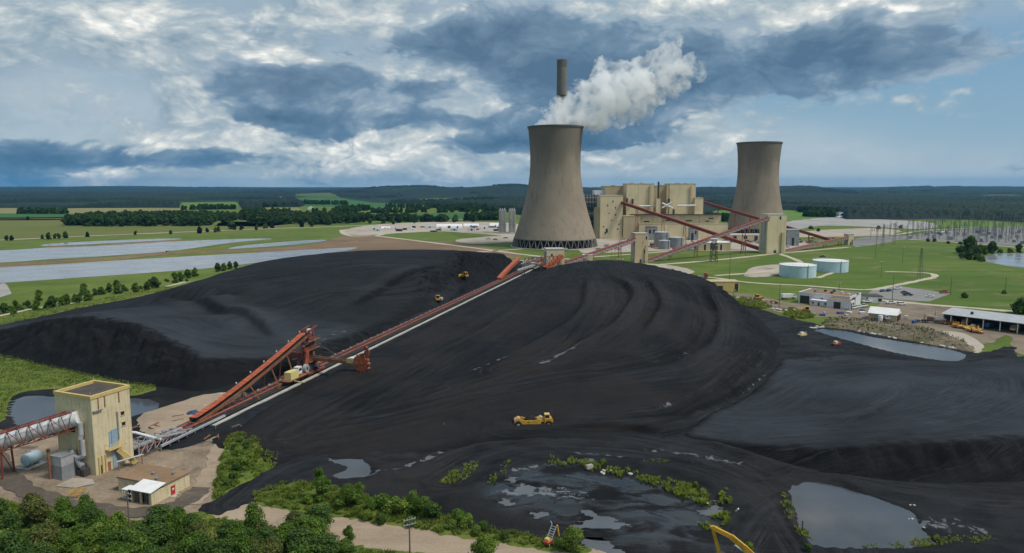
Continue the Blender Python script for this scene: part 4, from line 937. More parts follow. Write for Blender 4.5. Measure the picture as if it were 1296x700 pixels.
gallery("dark red conveyor rising left to the boiler house's right end, behind the tallest transfer house", A(1053, 304.5, 790), A(888, 255.5, YB + 18), 3.0, 2.5, M['red_steel'], M['red_steel'], ((.16, 2), (.35, 2), (.6, 3), (.72, 3), (.86, 3)))
gallery('pale striped conveyor with red frame between the weathered and the tallest transfer house', A(818, 331, 600), A(973, 276, 674), 3.4, 2.6, M['galv'], M['red_steel'], ((.18, 2), (.38, 2), (.78, 3)), pitch=2.6)
gallery('short pale striped conveyor with red frame climbing right to the weathered transfer house', A(702, 338, 534), A(803, 303.5, 590), 3.2, 2.4, M['galv'], M['red_steel'], ((.45, 1.5), (.8, 2)), pitch=2.6)
gallery('low pale conveyor between the tallest and the small far transfer house', A(994, 318, 684), A(1074, 300.5, 775), 3.2, 2.6, M['galv'], M['rust_steel'], ((.3, 1.5), (.6, 2), (.85, 2)), pitch=2.6)
# dark take-up tower under the long pale conveyor
c = A(902.5, 331, 0 + 600); c = G(903, 331)
t = thing('takeup_tower', 'dark braced steel tower standing under the long pale conveyor', 'steel tower', (c.x, c.y, 0))
zt = A(902, 303, c.y).z; m = MB()
for sx in (-1, 1):
    for sy in (-1, 1): m.bar((sx * 2.6, sy * 2.6, 0), (sx * 1.5, sy * 1.5, zt), .45)
m.build('leg_frame', M['dark_steel'], t); m = MB()
for i in range(5):
    z0, z1 = zt * i / 5, zt * (i + 1) / 5; r0 = 2.6 - 1.1 * i / 5; r1 = 2.6 - 1.1 * (i + 1) / 5
    for sy in (-1, 1): m.bar((-r0, sy * r0, z0), (r1, sy * r1, z1), .25); m.bar((r0, sy * r0, z0), (-r1, sy * r1, z1), .25)
m.build('bracing', M['dark_steel'], t)
MB().b0(-2.6, 2.6, -2.4, 2.4, zt * .55, zt * .8).build('counterweight', M['dark_steel'], t); MB().b0(-3, 3, -2.5, 2.5, zt, zt + .9).build('cap', M['white_metal'], t)
c = A(744, 329, 553)
shed('gate_house', 738, 750, 323, 331, 553, 6, M['beige'], M['white_roof'], 'tiny beige hut with a white roof beside the short striped conveyor', openings=((.5, .3, 0, .6),))

# ---------------------------------------------------------------- two pale blue oil tanks
for u0, u1, vt, vb, lab in ((995.5, 1040.5, 337.5, 352.5, 'nearer left of the two pale blue fuel tanks on the grass'), (1038.5, 1081.5, 332, 345.5, 'farther right of the two pale blue fuel tanks on the grass')):
    c = G((u0 + u1) / 2, vb); r = dpx((u1 - u0) / 2, c.y); c.y += r; hgt = A(u0, vt, c.y - r).z - .2
    t = thing('fuel_tank', lab, 'tank', (c.x, c.y, 0), 0, 'pale blue fuel tanks')
    MB().lathe([(r, -.2), (r, hgt)], n=56).build('shell', M['pale_blue'], t, True)
    MB().lathe([(r * 1.012, hgt + .004), (r * 1.012, hgt + .4), (0.1, hgt + r * .09)], n=56).build('roof', M['white_roof'], t, True)
    MB().bar((r * .2, -r * 1.0, 0), (r * .2, -r * 1.0, hgt + 1), .35, .5).build('ladder', M['galv'], t)
    m = MB(); n = 28
    for i in range(n):
        a, b = 2 * PI * i / n, 2 * PI * (i + 1) / n
        m.bar((r * math.cos(a), r * math.sin(a), hgt + 1.4), (r * math.cos(b), r * math.sin(b), hgt + 1.4), .08); m.bar((r * math.cos(a), r * math.sin(a), hgt + .35), (r * math.cos(a), r * math.sin(a), hgt + 1.4), .08)
    m.build('railing', M['galv'], t)
    mound('tank_berm', [(u0 - 22, vb + 4), (u0 - 12, vb - 4), (u1 + 10, vb - 6), (u1 + 24, vb + 3), (u1 + 8, vb + 9), (u0 + 2, vb + 9)], .01, .2, M['lawn'], step=2.5)

# ---------------------------------------------------------------- construction site left of the towers
def quonset(u0, u1, vt, vb, Y, label):
    a = A(u0, vb, Y); b = A(u1, vt, Y); w = b.x - a.x; z1 = max(b.z, 2.5)
    t = thing('long_shed', label, 'building', ((a.x + b.x) / 2, Y, 0), 0, 'white sheds of the construction site')
    prof = [(7 * math.cos(q), z1 * math.sin(q)) for q in np.linspace(0, PI, 11)]
    v = [(-w / 2, y, z) for y, z in prof] + [(w / 2, y, z) for y, z in prof]; n = len(prof)
    MB().add(v, [(i, i + 1, n + i + 1, n + i) for i in range(n - 1)] + [tuple(range(n))[::-1], tuple(range(n, 2 * n))]).build('shell', M['white_roof'], t)
    MB().b0(-w * .05, w * .05, -7.2, -6.6, 0, z1 * .6).build('door', M['dark_steel'], t)
    MB().b0(w * .3, w * .36, -7.2, -6.6, 0, z1 * .5).build('door', M['dark_steel'], t)
for q in ((553, 585, 283.5, 289.5, 1085, 'long white round-roofed shed, left one on the construction pad'), (587, 606, 283, 288, 1120, 'shorter white round-roofed shed on the construction pad'), (620, 634, 282.5, 288, 1120, 'white round-roofed shed beside the twin silos'), (483, 494, 288, 291.5, 1080, 'small white shed at the left end of the construction pad')):
    quonset(*q)
rr = random.Random(5)
for i in range(26):
    u = rr.uniform(470, 640); v = rr.uniform(287.5, 294 - abs(u - 560) * 0.02); c = G(u, v); w, d, h = rr.uniform(4, 13), rr.uniform(3, 5), rr.uniform(2, 3.6)
    mt = rr.choice(['white_metal', 'grey_steel', 'white_roof', 'dark_steel', 'pale_blue', 'rust_steel'])
    t = thing('site_container', 'small site hut or container parked on the pale construction pad', 'container', (c.x, c.y, .15), rr.uniform(-.3, .3), 'huts and containers on the construction pad')
    MB().b0(-w / 2, w / 2, -d / 2, d / 2, 0, h).build('body', M[mt], t); MB().b0(-w / 2 - .1, w / 2 + .1, -d / 2 - .1, d / 2 + .1, h + .003, h + .2).build('roof', M['white_roof'], t); MB().b0(-w * .1, w * .1, -d / 2 - .05, -d / 2 + .1, 0, h * .75).build('door', M['black'], t)
for u0, u1, lab in ((631.5, 640.5, 'left one of the twin pale grey concrete silo towers'), (643.8, 652.5, 'right one of the twin pale grey concrete silo towers, next to the cooling tower')):
    Y = 980; a = A(u0, 290, Y); b = A(u1, 265.5, Y); w = b.x - a.x
    t = thing('silo_tower', lab, 'silo', ((a.x + b.x) / 2, Y, 0), 0, 'twin silo towers')
    MB().b0(-w / 2, w / 2, -w / 2, w / 2, -.3, b.z).build('shaft', M['concrete'], t)
    for z in (b.z * .35, b.z * .52): MB().b0(-w / 2 - .3, w / 2 + .3, -w / 2 - .3, w / 2 + .3, z, z + .7).build('ring', M['grey_steel'], t)
    for x in (-w * .3, 0, w * .3): MB().b0(x - .5, x + .5, -1, 1, b.z, b.z + 2.2).build('roof_vent', M['white_metal'], t)
    for x in (-w * .28, w * .28): MB().b0(x - .3, x + .3, -w / 2 - .5, -w / 2 - .003, 0, b.z * .98).build('pilaster', M['grey_steel'], t)
# white building on the far pad at the right and a few farm houses
shed('office_building', 1061, 1090, 274.5, 280, 1440, 30, M['white_metal'], M['white_roof'], 'white flat-roofed building on the far grey pad at the right', openings=((.2, .2, .4, .8), (.5, .2, .4, .8), (.8, .2, .4, .8)))
shed('control_tower', 1062, 1070, 269, 274.6, 1475, 14, M['white_metal'], M['galv'], 'pale raised block behind the white building on the far pad', openings=((.5, .5, .4, .7),))
for u, v, w, lab in ((64, 279, 8, None),) and ((191, 253.5, 14, 'tiny white farm building at the edge of the far woods on the left'), (334, 275.5, 16, 'white farm house among dark trees left of the far hill'), (393, 265, 14, 'white barn beside the hedgerows below the far hill'), (355, 253, 24, 'long pale farm building in the far valley'), (441, 246.5, 18, 'white house at the foot of the wooded hill'), (636, 250.5, 22, 'white house on the slope of the wooded hill, near the cooling tower'), (327, 268, 12, 'small bright house by the mid-distance wood')):
    c = G(u, v); hh = w * .35
    t = thing('farm_house', lab, 'house', (c.x, c.y, 0), .2, None)
    MB().b0(-w / 2, w / 2, -w * .3, w * .3, -.5, hh).build('wall', M['white_metal'], t)
    MB().xprism([(-w / 2 - .4, hh + .003), (w / 2 + .4, hh + .003), (0, hh + w * .22)], -w * .3 - .4, w * .3 + .4).build('roof', M['white_roof'], t)

# ---------------------------------------------------------------- substation: gantries, masts and transformers
def gantry(w, h, lab):
    t = thing('substation_gantry', lab, 'gantry', (0, 0, 0), 0, 'lattice gantries of the substation')
    for s in (-1, 1):
        m = MB()
        for a in (-.5, .5):
            for b in (-.5, .5): m.bar((s * w / 2 + a * 1.4, b * 1.4, 0), (s * w / 2 + a * .6, b * .6, h), .13)
        for i in range(5): m.bar((s * w / 2 - .6, -.5, h * i / 5), (s * w / 2 + .6, .5, h * (i + 1) / 5), .08)
        m.build('post', M['dull_galv'], t)
    m = MB()
    for z in (h * .80, h * .86):
        m.bar((-w / 2, 0, z), (w / 2, 0, z), .15)
    for i in range(6): m.bar((-w / 2 + w * i / 6, 0, h * .80), (-w / 2 + w * (i + 1) / 6, 0, h * .86), .08)
    m.build('beam', M['dull_galv'], t)
    for i in range(3):
        MB().tube((-w * .3 + w * .3 * i, 0, h * .8), (-w * .3 + w * .3 * i, 0, h * .62), .22, 6).build('insulator', M['dark_steel'], t)
    return t
g0 = None; rr = random.Random(9)
for row, (v, us, h) in enumerate(((303, range(1168, 1330, 12), 20), (299, range(1150, 1330, 14), 24), (294.5, range(1162, 1330, 16), 27), (307, range(1215, 1330, 13), 17))):
    for u in us:
        c = G(u + rr.uniform(-3, 3), v + rr.uniform(-1, 1))
        if g0 is None: g0 = gantry(13, 22, 'pale steel lattice gantry standing among many alike in the substation'); o = g0
        else: o = copy_tree(g0)
        o.location = c; s_ = h / 22 * rr.uniform(.8, 1.15); o.scale = (rr.uniform(.8, 1.1), 1, s_); o.rotation_euler.z = rr.choice((0.15, 0.15, 1.6))
def equip(lab):
    t = thing('transformer', lab, 'transformer', (0, 0, 0), 0, 'switchgear of the substation')
    MB().b0(-2, 2, -1.4, 1.4, .3, 3.6).build('tank', M['grey_steel'], t); MB().b0(-2.8, -2.02, -1.2, 1.2, .6, 3.2).build('radiator', M['galv'], t)
    for x in (-1, 0, 1): MB().tube((x, 0, 3.6), (x, 0, 6), .25, 6, .1).build('bushing', M['white_metal'], t)
    return t
e0 = None
for i in range(46):
    u = rr.uniform(1150, 1325); v = rr.uniform(294, 306 + max(0, (u - 1200) * .03)); c = G(u, v)
    if e0 is None: e0 = equip('grey substation transformer on the gravel between the gantries'); o = e0
    else: o = copy_tree(e0)
    o.location = c; o.rotation_euler.z = rr.uniform(0, 3); q = rr.uniform(.7, 1.3); o.scale = (q, q, q)
shed('switch_house', 1188, 1206, 294, 298.5, 985, 12, M['white_metal'], M['white_roof'], 'white control hut at the left end of the substation', openings=((.3, .1, 0, .7),))
g1 = None
for u, v, sc in ((1122, 300.5, .8), (1130, 299, .9), (1137, 301, .8), (1114, 302, .7), (1106, 303, .7), (1143, 303, .8)):
    o = copy_tree(g0); o.location = G(u, v); o.scale = (.7, 1, sc); o['label'] = 'pale steel gantry in the small cluster left of the main substation'; o['group'] = 'gantries left of the main substation'
# parked cars in front of the far transfer house are built with the vehicles

rr = random.Random(41)
for i in range(46):
    u, v = (rr.uniform(745, 900), rr.uniform(303, 317)) if i < 30 else (rr.uniform(905, 1000), rr.uniform(308, 315))
    if any(abs(u - q) < 9 for q in (811, 983)): continue
    c = G(u, v); w, d, h = rr.uniform(2, 9), rr.uniform(2, 4), rr.uniform(1.2, 3.6)
    t = thing('plant_unit', 'small service unit or skid on the pale gravel at the foot of the boiler house', 'plant unit', (c.x, c.y, .1), rr.uniform(-.2, .2), 'service units at the foot of the boiler house')
    MB().b0(-w / 2, w / 2, -d / 2, d / 2, 0, h).build('casing', M[rr.choice(['grey_steel', 'dark_steel', 'beige_dk', 'galv', 'rust_steel', 'white_metal'])], t, bevel=.05)
    MB().tube((w * .2, 0, h), (w * .2, 0, h + rr.uniform(.6, 2)), .25, 8).build('vent_pipe', M['galv'], t)
# ---------------------------------------------------------------- foreground transfer tower
nc = G(122, 603); e1 = G(170, 583); ang = math.atan2(e1.y - nc.y, e1.x - nc.x)   # right face runs away from the camera
ax = Vector((math.cos(ang), math.sin(ang), 0)); ay = Vector((-math.sin(ang), math.cos(ang), 0))
LX = (e1 - nc).length; LY = 11.4; HT = A(117, 506, nc.y).z
print('tower', nc, LX, HT, math.degrees(ang))
tt = thing('transfer_tower', 'tall beige transfer tower at the lower left with a tube conveyor entering its side', 'building', (nc.x, nc.y, 0), ang)
# local x along the right face (away), local y towards the left along the front-left face
B = M['beige_near']
MB().b0(0, LX, 0, LY, -.3, HT).build('wall', B, tt, bevel=.04)
m = MB(); q = .45
m.b0(-.15, LX + .15, -.15, q, HT + .003, HT + .75); m.b0(-.15, LX + .15, LY - q, LY + .15, HT + .003, HT + .75); m.b0(-.15, q, q + .003, LY - q - .003, HT + .003, HT + .75); m.b0(LX - q, LX + .15, q + .003, LY - q - .003, HT + .003, HT + .75)
m.build('parapet', M['ochre'], tt)
MB().b0(q + .01, LX - q - .01, q + .01, LY - q - .01, HT + .004, HT + .12).build('roof', M['black_roof'], tt)
for x, y in ((.1, .1), (LX - .1, .1), (.1, LY - .1), (LX - .1, LY - .1), (LX * .5, LY - .1)): MB().tube((x, y, HT + .7), (x, y, HT + 1.7), .05, 6).build('lightning_rod', M['galv'], tt)
# right face (y = 0, looking towards -y)
def fr(name, x0, x1, z0, z1, mat, d=.12, back=.02): return MB().b0(x0, x1, -d, back, z0, z1).build(name, mat, tt)
fr('door_panel', 4.3, 5.9, .3, 9.2, M['blue_panel'], .16); fr('door_panel', 3.75, 4.2, 5.2, 9.0, M['blue_panel'], .14); fr('cable_tray', 5.95, 6.25, 6.5, 13.0, M['grey_steel'], .25)
for i in range(5): fr('panel_rib', 4.4 + i * .34, 4.46 + i * .34, .3, 9.2, M['galv'], .22)
fr('platform', 2.6, 6.6, 5.0, 5.2, M['ochre'], 1.3)
m = MB()
for x in np.linspace(2.6, 6.6, 6): m.bar((x, -1.25, 5.2), (x, -1.25, 6.3), .07)
m.bar((2.6, -1.25, 6.3), (6.6, -1.25, 6.3), .07); m.bar((2.6, -1.25, 5.75), (6.6, -1.25, 5.75), .06); m.bar((2.6, -.05, 6.3), (2.6, -1.25, 6.3), .07); m.build('railing', M['ochre'], tt)
for x, z in ((7.6, 12.2), (7.7, 9.7)): fr('window', x - .45, x + .45, z - .4, z + .4, M['glass'], .06); fr('window_frame', x - .6, x + .6, z + .42, z + .56, M['ochre'], .14); fr('window_frame', x - .6, x + .6, z - .56, z - .42, M['ochre'], .14)
for x in (3.2, 6.8, 1.6): fr('roof_drain', x, x + .16, HT - 2.6, HT, M['rust_steel'], .2)
for x in (.7, 1.5, 2.3): fr('pilaster', x, x + .3, 0, 4.2, M['ochre'], .28)
fr('door', 1.0, 1.9, 0, 2.1, M['dark_steel'], .08); fr('door', 3.0, 3.7, 0, 2.2, M['rust_steel'], .08)
fr('ledge', 0.2, 2.4, HT - 2.9, HT - 2.7, M['grey_steel'], .5)
m = MB(); m.bar((5.3, -.5, 4.6), (8.0, -2.6, .6), 1.1, 1.0); m.build('coal_chute', M['ochre'], tt)
for i in range(6): MB().bar((5.3 + .5 * i, -.5 - .39 * i, 4.6 - .74 * i + .55), (5.42 + .5 * i, -.6 - .39 * i, 4.42 - .74 * i + .55), 1.2, .12).build('chute_rib', M['yellow'], tt)
# left-front face (x = 0, looking towards -x)
def fl(name, y0, y1, z0, z1, mat, d=.12): return MB().b0(-d, .02, y0, y1, z0, z1).build(name, mat, tt)
fl('recess', 2.4, 4.6, 4.0, 10.0, M['beige_dk'], .05); fl('opening', 5.6, 7.2, 9.4, 11.2, M['black'], .09); fl('door', 2.8, 4.0, 0, 2.6, M['black'], .09)
fl('stain_panel', 4.8, 5.2, 3, 9, M['beige_dk'], .2)
m = MB()
m.path([Vector((-.9, 2.6, 12.3)), Vector((-.9, 2.6, 9.5)), Vector((-1.0, 2.8, 8.6))], .55, 12); m.build('dust_duct', M['galv'], tt, True)
m = MB(); m.path([Vector((-.9, 2.3, 8.3)), Vector((-.9, 2.3, 4.8)), Vector((-1.1, 3.6, 4.2)), Vector((-1.2, 5.0, 4.6)), Vector((-1.2, 5.4, 5.8))], .5, 12); m.build('dust_duct', M['galv'], tt, True)
m = MB(); m.path([Vector((-1.0, 4.2, 4.0)), Vector((-1.0, 3.4, 2.6)), Vector((-1.0, 2.6, 2.2))], .7, 12); m.build('fan_housing', M['grey_steel'], tt, True)
for y, z in ((3.4, 1.0), (2.2, 1.2), (4.6, .8)): MB().b0(-1.6, -.15, y - .5, y + .5, 0, z + .6).build('fan_base', M['dark_steel'], tt)
# grey dust hopper left of the tower
hp = G(77, 607)
t = thing('dust_collector', 'grey boxy dust collector standing against the left side of the beige tower', 'dust collector', (hp.x, hp.y + 1.5, 0), ang)
MB().box((0, 0, 1.6), (4.0, 3.8, 3.2), 0, .92).build('lower_casing', M['grey_steel'], t); MB().b0(-1.85, 1.85, -1.75, 1.75, 3.203, 5.2).build('upper_casing', M['galv'], t); MB().b0(-1.95, 1.95, -1.85, 1.85, 5.203, 5.4).build('lid', M['grey_steel'], t)
MB().tube((-2.3, 1.4, 0), (-2.3, 1.4, 6.4), .25, 10).build('vent_pipe', M['rust_steel'], t); MB().tube((-2.3, 1.4, 6.4), (-2.3, 1.4, 7.0), .4, 10).build('vent_cap', M['dark_steel'], t)
# pale blue tank on its slab
tk = G(41, 590)
t = thing('water_tank', 'pale blue horizontal tank on a small concrete slab left of the beige tower', 'tank', (tk.x, tk.y, .25), ang + .1)
MB().b0(-2.6, 2.6, -1.9, 1.9, -.5, .12).build('slab', M['concrete'], t)
MB().tube((-1.7, 0, 1.75), (1.7, 0, 1.75), 1.35, 24).build('shell', M['pale_blue'], t, True)
for x in (-1, 1): MB().b0(x - .2, x + .2, -1.0, 1.0, .123, .9).build('saddle', M['grey_steel'], t)
for s in (-1, 1): MB().tube((s * 1.7, 0, 1.75), (s * 2.0, 0, 1.75), 1.3, 24, .8).build('end_cap', M['pale_blue'], t, True)
MB().tube((.3, 0, 3.0), (.3, 0, 3.35), .25, 10).build('manhole', M['white_metal'], t)
# yellow guard frame
gf = G(97, 628)
t = thing('guard_rail', 'yellow pipe guard frame on the dirt in front of the beige tower', 'guard rail', (gf.x, gf.y, .2), ang + .5)
m = MB()
P4 = [(-1.2, -.9), (1.2, -.9), (1.2, .9), (-1.2, .9)]
for i in range(4):
    a, b = P4[i], P4[(i + 1) % 4]; m.bar((*a, 0), (*a, 1.05), .1)
    for z in (.55, 1.05): m.bar((*a, z), (*b, z), .09)
m.build('rails', M['yellow'], t)
# tube conveyor in its red truss, entering the left face
pe = ax * (-.02) + ay * 3.9 + nc; pe = Vector((pe.x, pe.y, 13.0))
lo = G(-62, 578, 5.0); d = (pe - lo).normalized(); lo2 = lo - d * 9.5
t = thing('tube_conveyor', 'white tube conveyor in a red steel truss climbing to the beige tower', 'conveyor', (lo2.x, lo2.y, 0)); off = t.location
MB().tube(lo2, pe, 1.65, 20).build('tube_cover', M['white_metal'], t, True, off=off)
s = Vector((d.y, -d.x, 0)).normalized(); up = s.cross(d); up = -up if up.z < 0 else up; L = (pe - lo2).length; n = int(L / 2.3)
for nm, (i0, i1) in (('truss', (0, n)),):
    m = MB()
    for i in range(i0, i1):
        a = lo2 + d * (L * i / n); b = lo2 + d * (L * (i + 1) / n)
        cs = [s * (sx * 2.0) + up * (sz * 1.9) for sx, sz in ((-1, -1), (1, -1), (1, 1), (-1, 1))]
        for j in range(4):
            m.bar(a + cs[j], a + cs[(j + 1) % 4], .13); m.bar(a + cs[j], b + cs[j], .2)
            m.bar(a + cs[j], b + cs[(j + 1) % 4], .1) if i % 2 else m.bar(a + cs[(j + 1) % 4], b + cs[j], .1)
    m.build('truss', M['red_steel'], t, off=off)
m = MB()
for i in range(n): a = lo2 + d * (L * (i + .5) / n); m.add([a + s * 1.71 * math.cos(q) + up * 1.71 * math.sin(q) + d * w_ for w_ in (-.06, .06) for q in np.linspace(0, 2 * PI, 20, endpoint=False)], [(j, (j + 1) % 20, 20 + (j + 1) % 20, 20 + j) for j in range(20)])
m.build('tube_band', M['grey_steel'], t, off=off)
for f in (.15, .55):
    c = lo2 + d * (L * f) - up * 2.0; m = MB()
    for sg in (-1, 1): m.bar(c + s * sg * 1.8, Vector((c.x, c.y, 0)) + s * sg * 2.2, .3)
    m.bar(c + s * 1.8, Vector((c.x, c.y, 0)) - s * 2.2, .15); m.build('support_bent', M['red_steel'], t, off=off)
# ---------------------------------------------------------------- low beige pump shed with white canopy
c0 = G(192, 641); c1 = G(236, 618); a2 = math.atan2(c1.y - c0.y, c1.x - c0.x)
LXs = (c1 - c0).length; print('shed', c0, LXs, math.degrees(a2))
t = thing('pump_shed', 'low beige shed with brown flat roof, white canopy and a red door', 'building', (c0.x, c0.y, 0), a2)
hS = 3.0
MB().b0(3.2, LXs + 1, 0, 12.3, -.2, hS).build('wall', B, t, bevel=.03)
MB().b0(3.0, LXs + 1.2, -.2, 12.5, hS + .003, hS + .3).build('roof', M['brown_roof'], t)
MB().b0(0, 3.197, 0, .2, -.2, hS - .3).build('side_wall', B, t); MB().b0(0.303, 3.197, 5.1, 5.3, 0, hS - .3).build('side_wall', B, t)
for y0, y1 in ((.203, .6), (2.6, 3.0), (5.0, 5.3)): MB().b0(0, .3, y0, y1, 0, hS - .3).build('pier', B, t)
MB().add([(-.4, -.3, hS - .15), (3.6, -.3, hS + .45), (3.6, 5.6, hS + .45), (-.4, 5.6, hS - .15), (-.4, -.3, hS - .03), (3.6, -.3, hS + .57), (3.6, 5.6, hS + .57), (-.4, 5.6, hS - .03)], [(3, 2, 1, 0), (4, 5, 6, 7), (0, 1, 5, 4), (1, 2, 6, 5), (2, 3, 7, 6), (3, 0, 4, 7)]).build('canopy', M['white_roof'], t)
m = MB()
for y0, y1 in ((.65, 2.55), (3.05, 4.95)):
    MB().b0(.9, 1.0, y0, y1, 0, hS - .35).build('opening', M['black'], t)
    for z in np.linspace(.4, 2.4, 6): m.b0(.5, .58, y0, y1, z, z + .09)
    for y in (y0 + .6, y0 + 1.2): m.b0(.5, .58, y, y + .08, 0, 2.5)
m.build('louvre', M['grey_steel'], t)
dr = MB().b0(5.0, 6.1, -.08, .02, 0, 2.1).build('door', M['red_paint'], t); MB().b0(5.3, 5.8, -.12, -.083, 1.2, 1.6).build('door_sign', M['white_metal'], dr)
MB().b0(4.6, 6.5, -1.4, -.003, -.1, .15).build('door_step', M['concrete'], t)
MB().b0(.2, .9, 5.9, 6.6, 0, 2.6).build('cabinet', M['dark_steel'], t); MB().b0(-.4, 1.8, 5.7, 7.4, 2.603, 2.75).build('cabinet_roof', M['white_roof'], t)
for x, y in ((4.5, 3), (6.5, 6), (8, 2)): MB().b0(x - .3, x + .3, y - .3, y + .3, hS + .3, hS + .8).build('roof_vent', M['grey_steel'], t)
# pipe bridge from tower to the shed
a = tt.matrix_world
pb = thing('pipe_rack', 'grey pipe rack running from the foot of the beige tower towards the track', 'pipe rack', (nc.x, nc.y, 0), ang)
m = MB(); m.tube((3.6, -1.8, 2.2), (9.2, -3.4, 2.2), .16, 8); m.tube((3.6, -2.2, 2.3), (9.2, -3.8, 2.3), .12, 8); m.build('pipe', M['galv'], pb, True)
for x, y in ((4.0, -2.1), (6.6, -2.8), (9.0, -3.5)): MB().bar((x, y, 0), (x, y, 2.2), .15).build('post', M['rust_steel'], pb)

# ---------------------------------------------------------------- stacking conveyor track (straight line through the yard)
k0 = G(178, 573.5); k1 = G(700, 325.5); kd = (k1 - k0).normalized(); ks = Vector((kd.y, -kd.x, 0)); KL = (k1 - k0).length
print('track', k0, k1, KL)
def K(a, s=0.0, z=0.0):
    p = k0 + kd * a + ks * s; return Vector((p.x, p.y, z))
def K_at(u, v):                      # distance along the track nearest to a picture point on the ground
    return (G(u, v) - k0).dot(kd)
tr = thing('yard_conveyor', 'long straight red-framed belt conveyor running from the beige tower through the coal heaps', 'conveyor', (k0.x, k0.y, 0)); off = tr.location
M['belt'] = surf('belt_rubber', (0.02, 0.019, 0.019), (0.035, 0.032, 0.03), 0.4, 0.8, stain=0.2)
MB().bar(K(-2, 0, 1.15), K(KL, 0, 1.15), 1.7, .14).build('belt', M['belt'], tr, off=off)
MB().bar(K(-2, -.1, .55), K(KL, -.1, .55), 3.6, .5).build('track_bed', M['dark_steel'], tr, off=off)
for s in (-1.25, 1.25):
    MB().bar(K(-2, s, 1.35), K(KL, s, 1.35), .28, .42).build('stringer', M['faded_red'], tr, off=off)
m = MB(); 
for i in range(int(KL / 3)):
    for s in (-1.25, 1.25): m.bar(K(i * 3, s, .3), K(i * 3, s, 1.35), .22)
    m.bar(K(i * 3, -1.2, 1.62), K(i * 3, 1.2, 1.62), .16, .1)
m.build('idler_frame', M['faded_red'], tr, off=off)
m = MB()
for i in range(int(KL / 6)): m.box(tuple(K(i * 6 + 1.5, -1.6, 1.62)), (.32, .32, .3))
m.build('walkway_lamp', M['white_metal'], tr, off=off)
for s in (-3.3, 3.0): MB().bar(K(-2, s, .75), K(KL - 10, s, .75), .25, .25).build('rail', M['dark_steel'], tr, off=off)
# berm and the pale concrete walkway on the right side
tag(MB().add([tuple(K(a, s, z)) for a in (4, KL) for s, z in ((-7, -.3), (-4.2, .45), (4.4, .45), (6.6, -.3))], [(0, 1, 5, 4), (1, 2, 6, 5), (2, 3, 7, 6)]).build('track_bed', M['coal']), kind='structure')
ww = thing('concrete_walkway', 'pale grey concrete walkway strip lying along the right side of the belt conveyor', 'walkway', tuple(K(20, 5.0, 0)), 0); off = ww.location
m = MB()
rr = random.Random(2)
a = 20.0
while a < KL - 30:
    b = min(a + rr.uniform(14, 22), KL - 30); m.bar(K(a, 5.0 + rr.uniform(-.06, .06), .50), K(b - .25, 5.0 + rr.uniform(-.06, .06), .50), 1.15, .5); a = b
m.build('slabs', M['concrete'], ww, off=off)
MB().bar(K(2, 4.2, 1.4), K(26, 4.2, 1.4), .5, .5).build('cable_duct', M['galv'], ww, off=off)
m = MB()
for i in range(8): m.bar(K(2 + i * 3, 4.2, 0), K(2 + i * 3, 4.2, 1.4), .2); 
m.build('duct_post', M['grey_steel'], ww, off=off)
# head frame between tower and track
hf = thing('tail_frame', 'tangled grey steel tail frame where the belt conveyor leaves the beige tower', 'steel frame', tuple(K(0, 0, 0))); off = hf.location
m = MB()
for i in range(7):
    a = -3 + i * 2.6; z = 3.6 - i * .32
    for s in (-2.4, 2.4):
        m.bar(K(a, s, 0), K(a, s, z), .18); m.bar(K(a, s, z), K(a + 2.6, s, z - .32), .16); m.bar(K(a, s, .4), K(a + 2.6, s, z - .5), .12)
    m.bar(K(a, -2.4, z), K(a, 2.4, z), .16)
m.build('frame', M['galv'], hf, off=off)
MB().tube(K(-2.5, 0, 2.0), K(14, 0, 1.3), .6, 12).build('return_pulley_duct', M['grey_steel'], hf, True, off=off)
m = MB(); m.path([K(-3.5, -1.5, 5.2), K(-1.5, -1.8, 5.6), K(.5, -1.6, 4.8), K(6, 1.5, 1.2)], .35, 10); m.build('air_duct', M['white_metal'], hf, True, off=off)
MB().bar(K(1, 2.6, 3.4), K(12, 3.2, 1.6), .3, .25).build('cable_tray', M['galv'], hf, off=off)
# scrap and a dark blue tarpaulin by the track
tp = K(26, -6, .8)
t = thing('tarpaulin_pile', 'crumpled dark blue tarpaulin pile on the sand beside the foot of the stacker', 'tarpaulin', tuple(tp))
def lump(c, r, h, n=14, seed=0, squash=.8):
    vs = []; fs = []
    for j in range(5):
        for i in range(n):
            a = 2 * PI * i / n; rad = r * (1 - (j / 5) ** 1.6) * (1 + .35 * mnoise.noise(Vector((math.cos(a) * 2, math.sin(a) * 2, j * .7 + seed))))
            vs.append((c[0] + rad * math.cos(a), c[1] + rad * math.sin(a) * squash, c[2] + h * (j / 4.2) * (1 + .3 * mnoise.noise(Vector((a, j, seed + 5))))))
    vs.append((c[0], c[1], c[2] + h * 1.02)); 
    for j in range(4):
        for i in range(n): fs.append((j * n + i, j * n + (i + 1) % n, (j + 1) * n + (i + 1) % n, (j + 1) * n + i))
    for i in range(n): fs.append((4 * n + i, 4 * n + (i + 1) % n, 5 * n))
    return vs, fs
M['tarp'] = surf('blue_tarp', (0.03, 0.045, 0.10), (0.05, 0.065, 0.13), 0.8, 0.5, stain=.3)
MB().add(*lump((0, 0, -.4), 2.6, 1.6, seed=3)).build('tarpaulin', M['tarp'], t)
rr = random.Random(31)
for i in range(12):
    p = K(rr.uniform(12, 34), rr.uniform(-14, -6), .9) if i < 7 else K(rr.uniform(8, 22), rr.uniform(6, 12), .5)
    t = thing('scrap_beam', 'rusty scrap beam lying on the ground beside the belt conveyor', 'scrap', tuple(p), rr.uniform(0, 3), 'scrap beams beside the conveyor')
    MB().bar((-rr.uniform(.8, 2.2), 0, .15), (rr.uniform(.8, 2.2), 0, .25), .25, .3).build('beam', M[rr.choice(['rust_steel', 'dark_steel', 'wood'])], t)

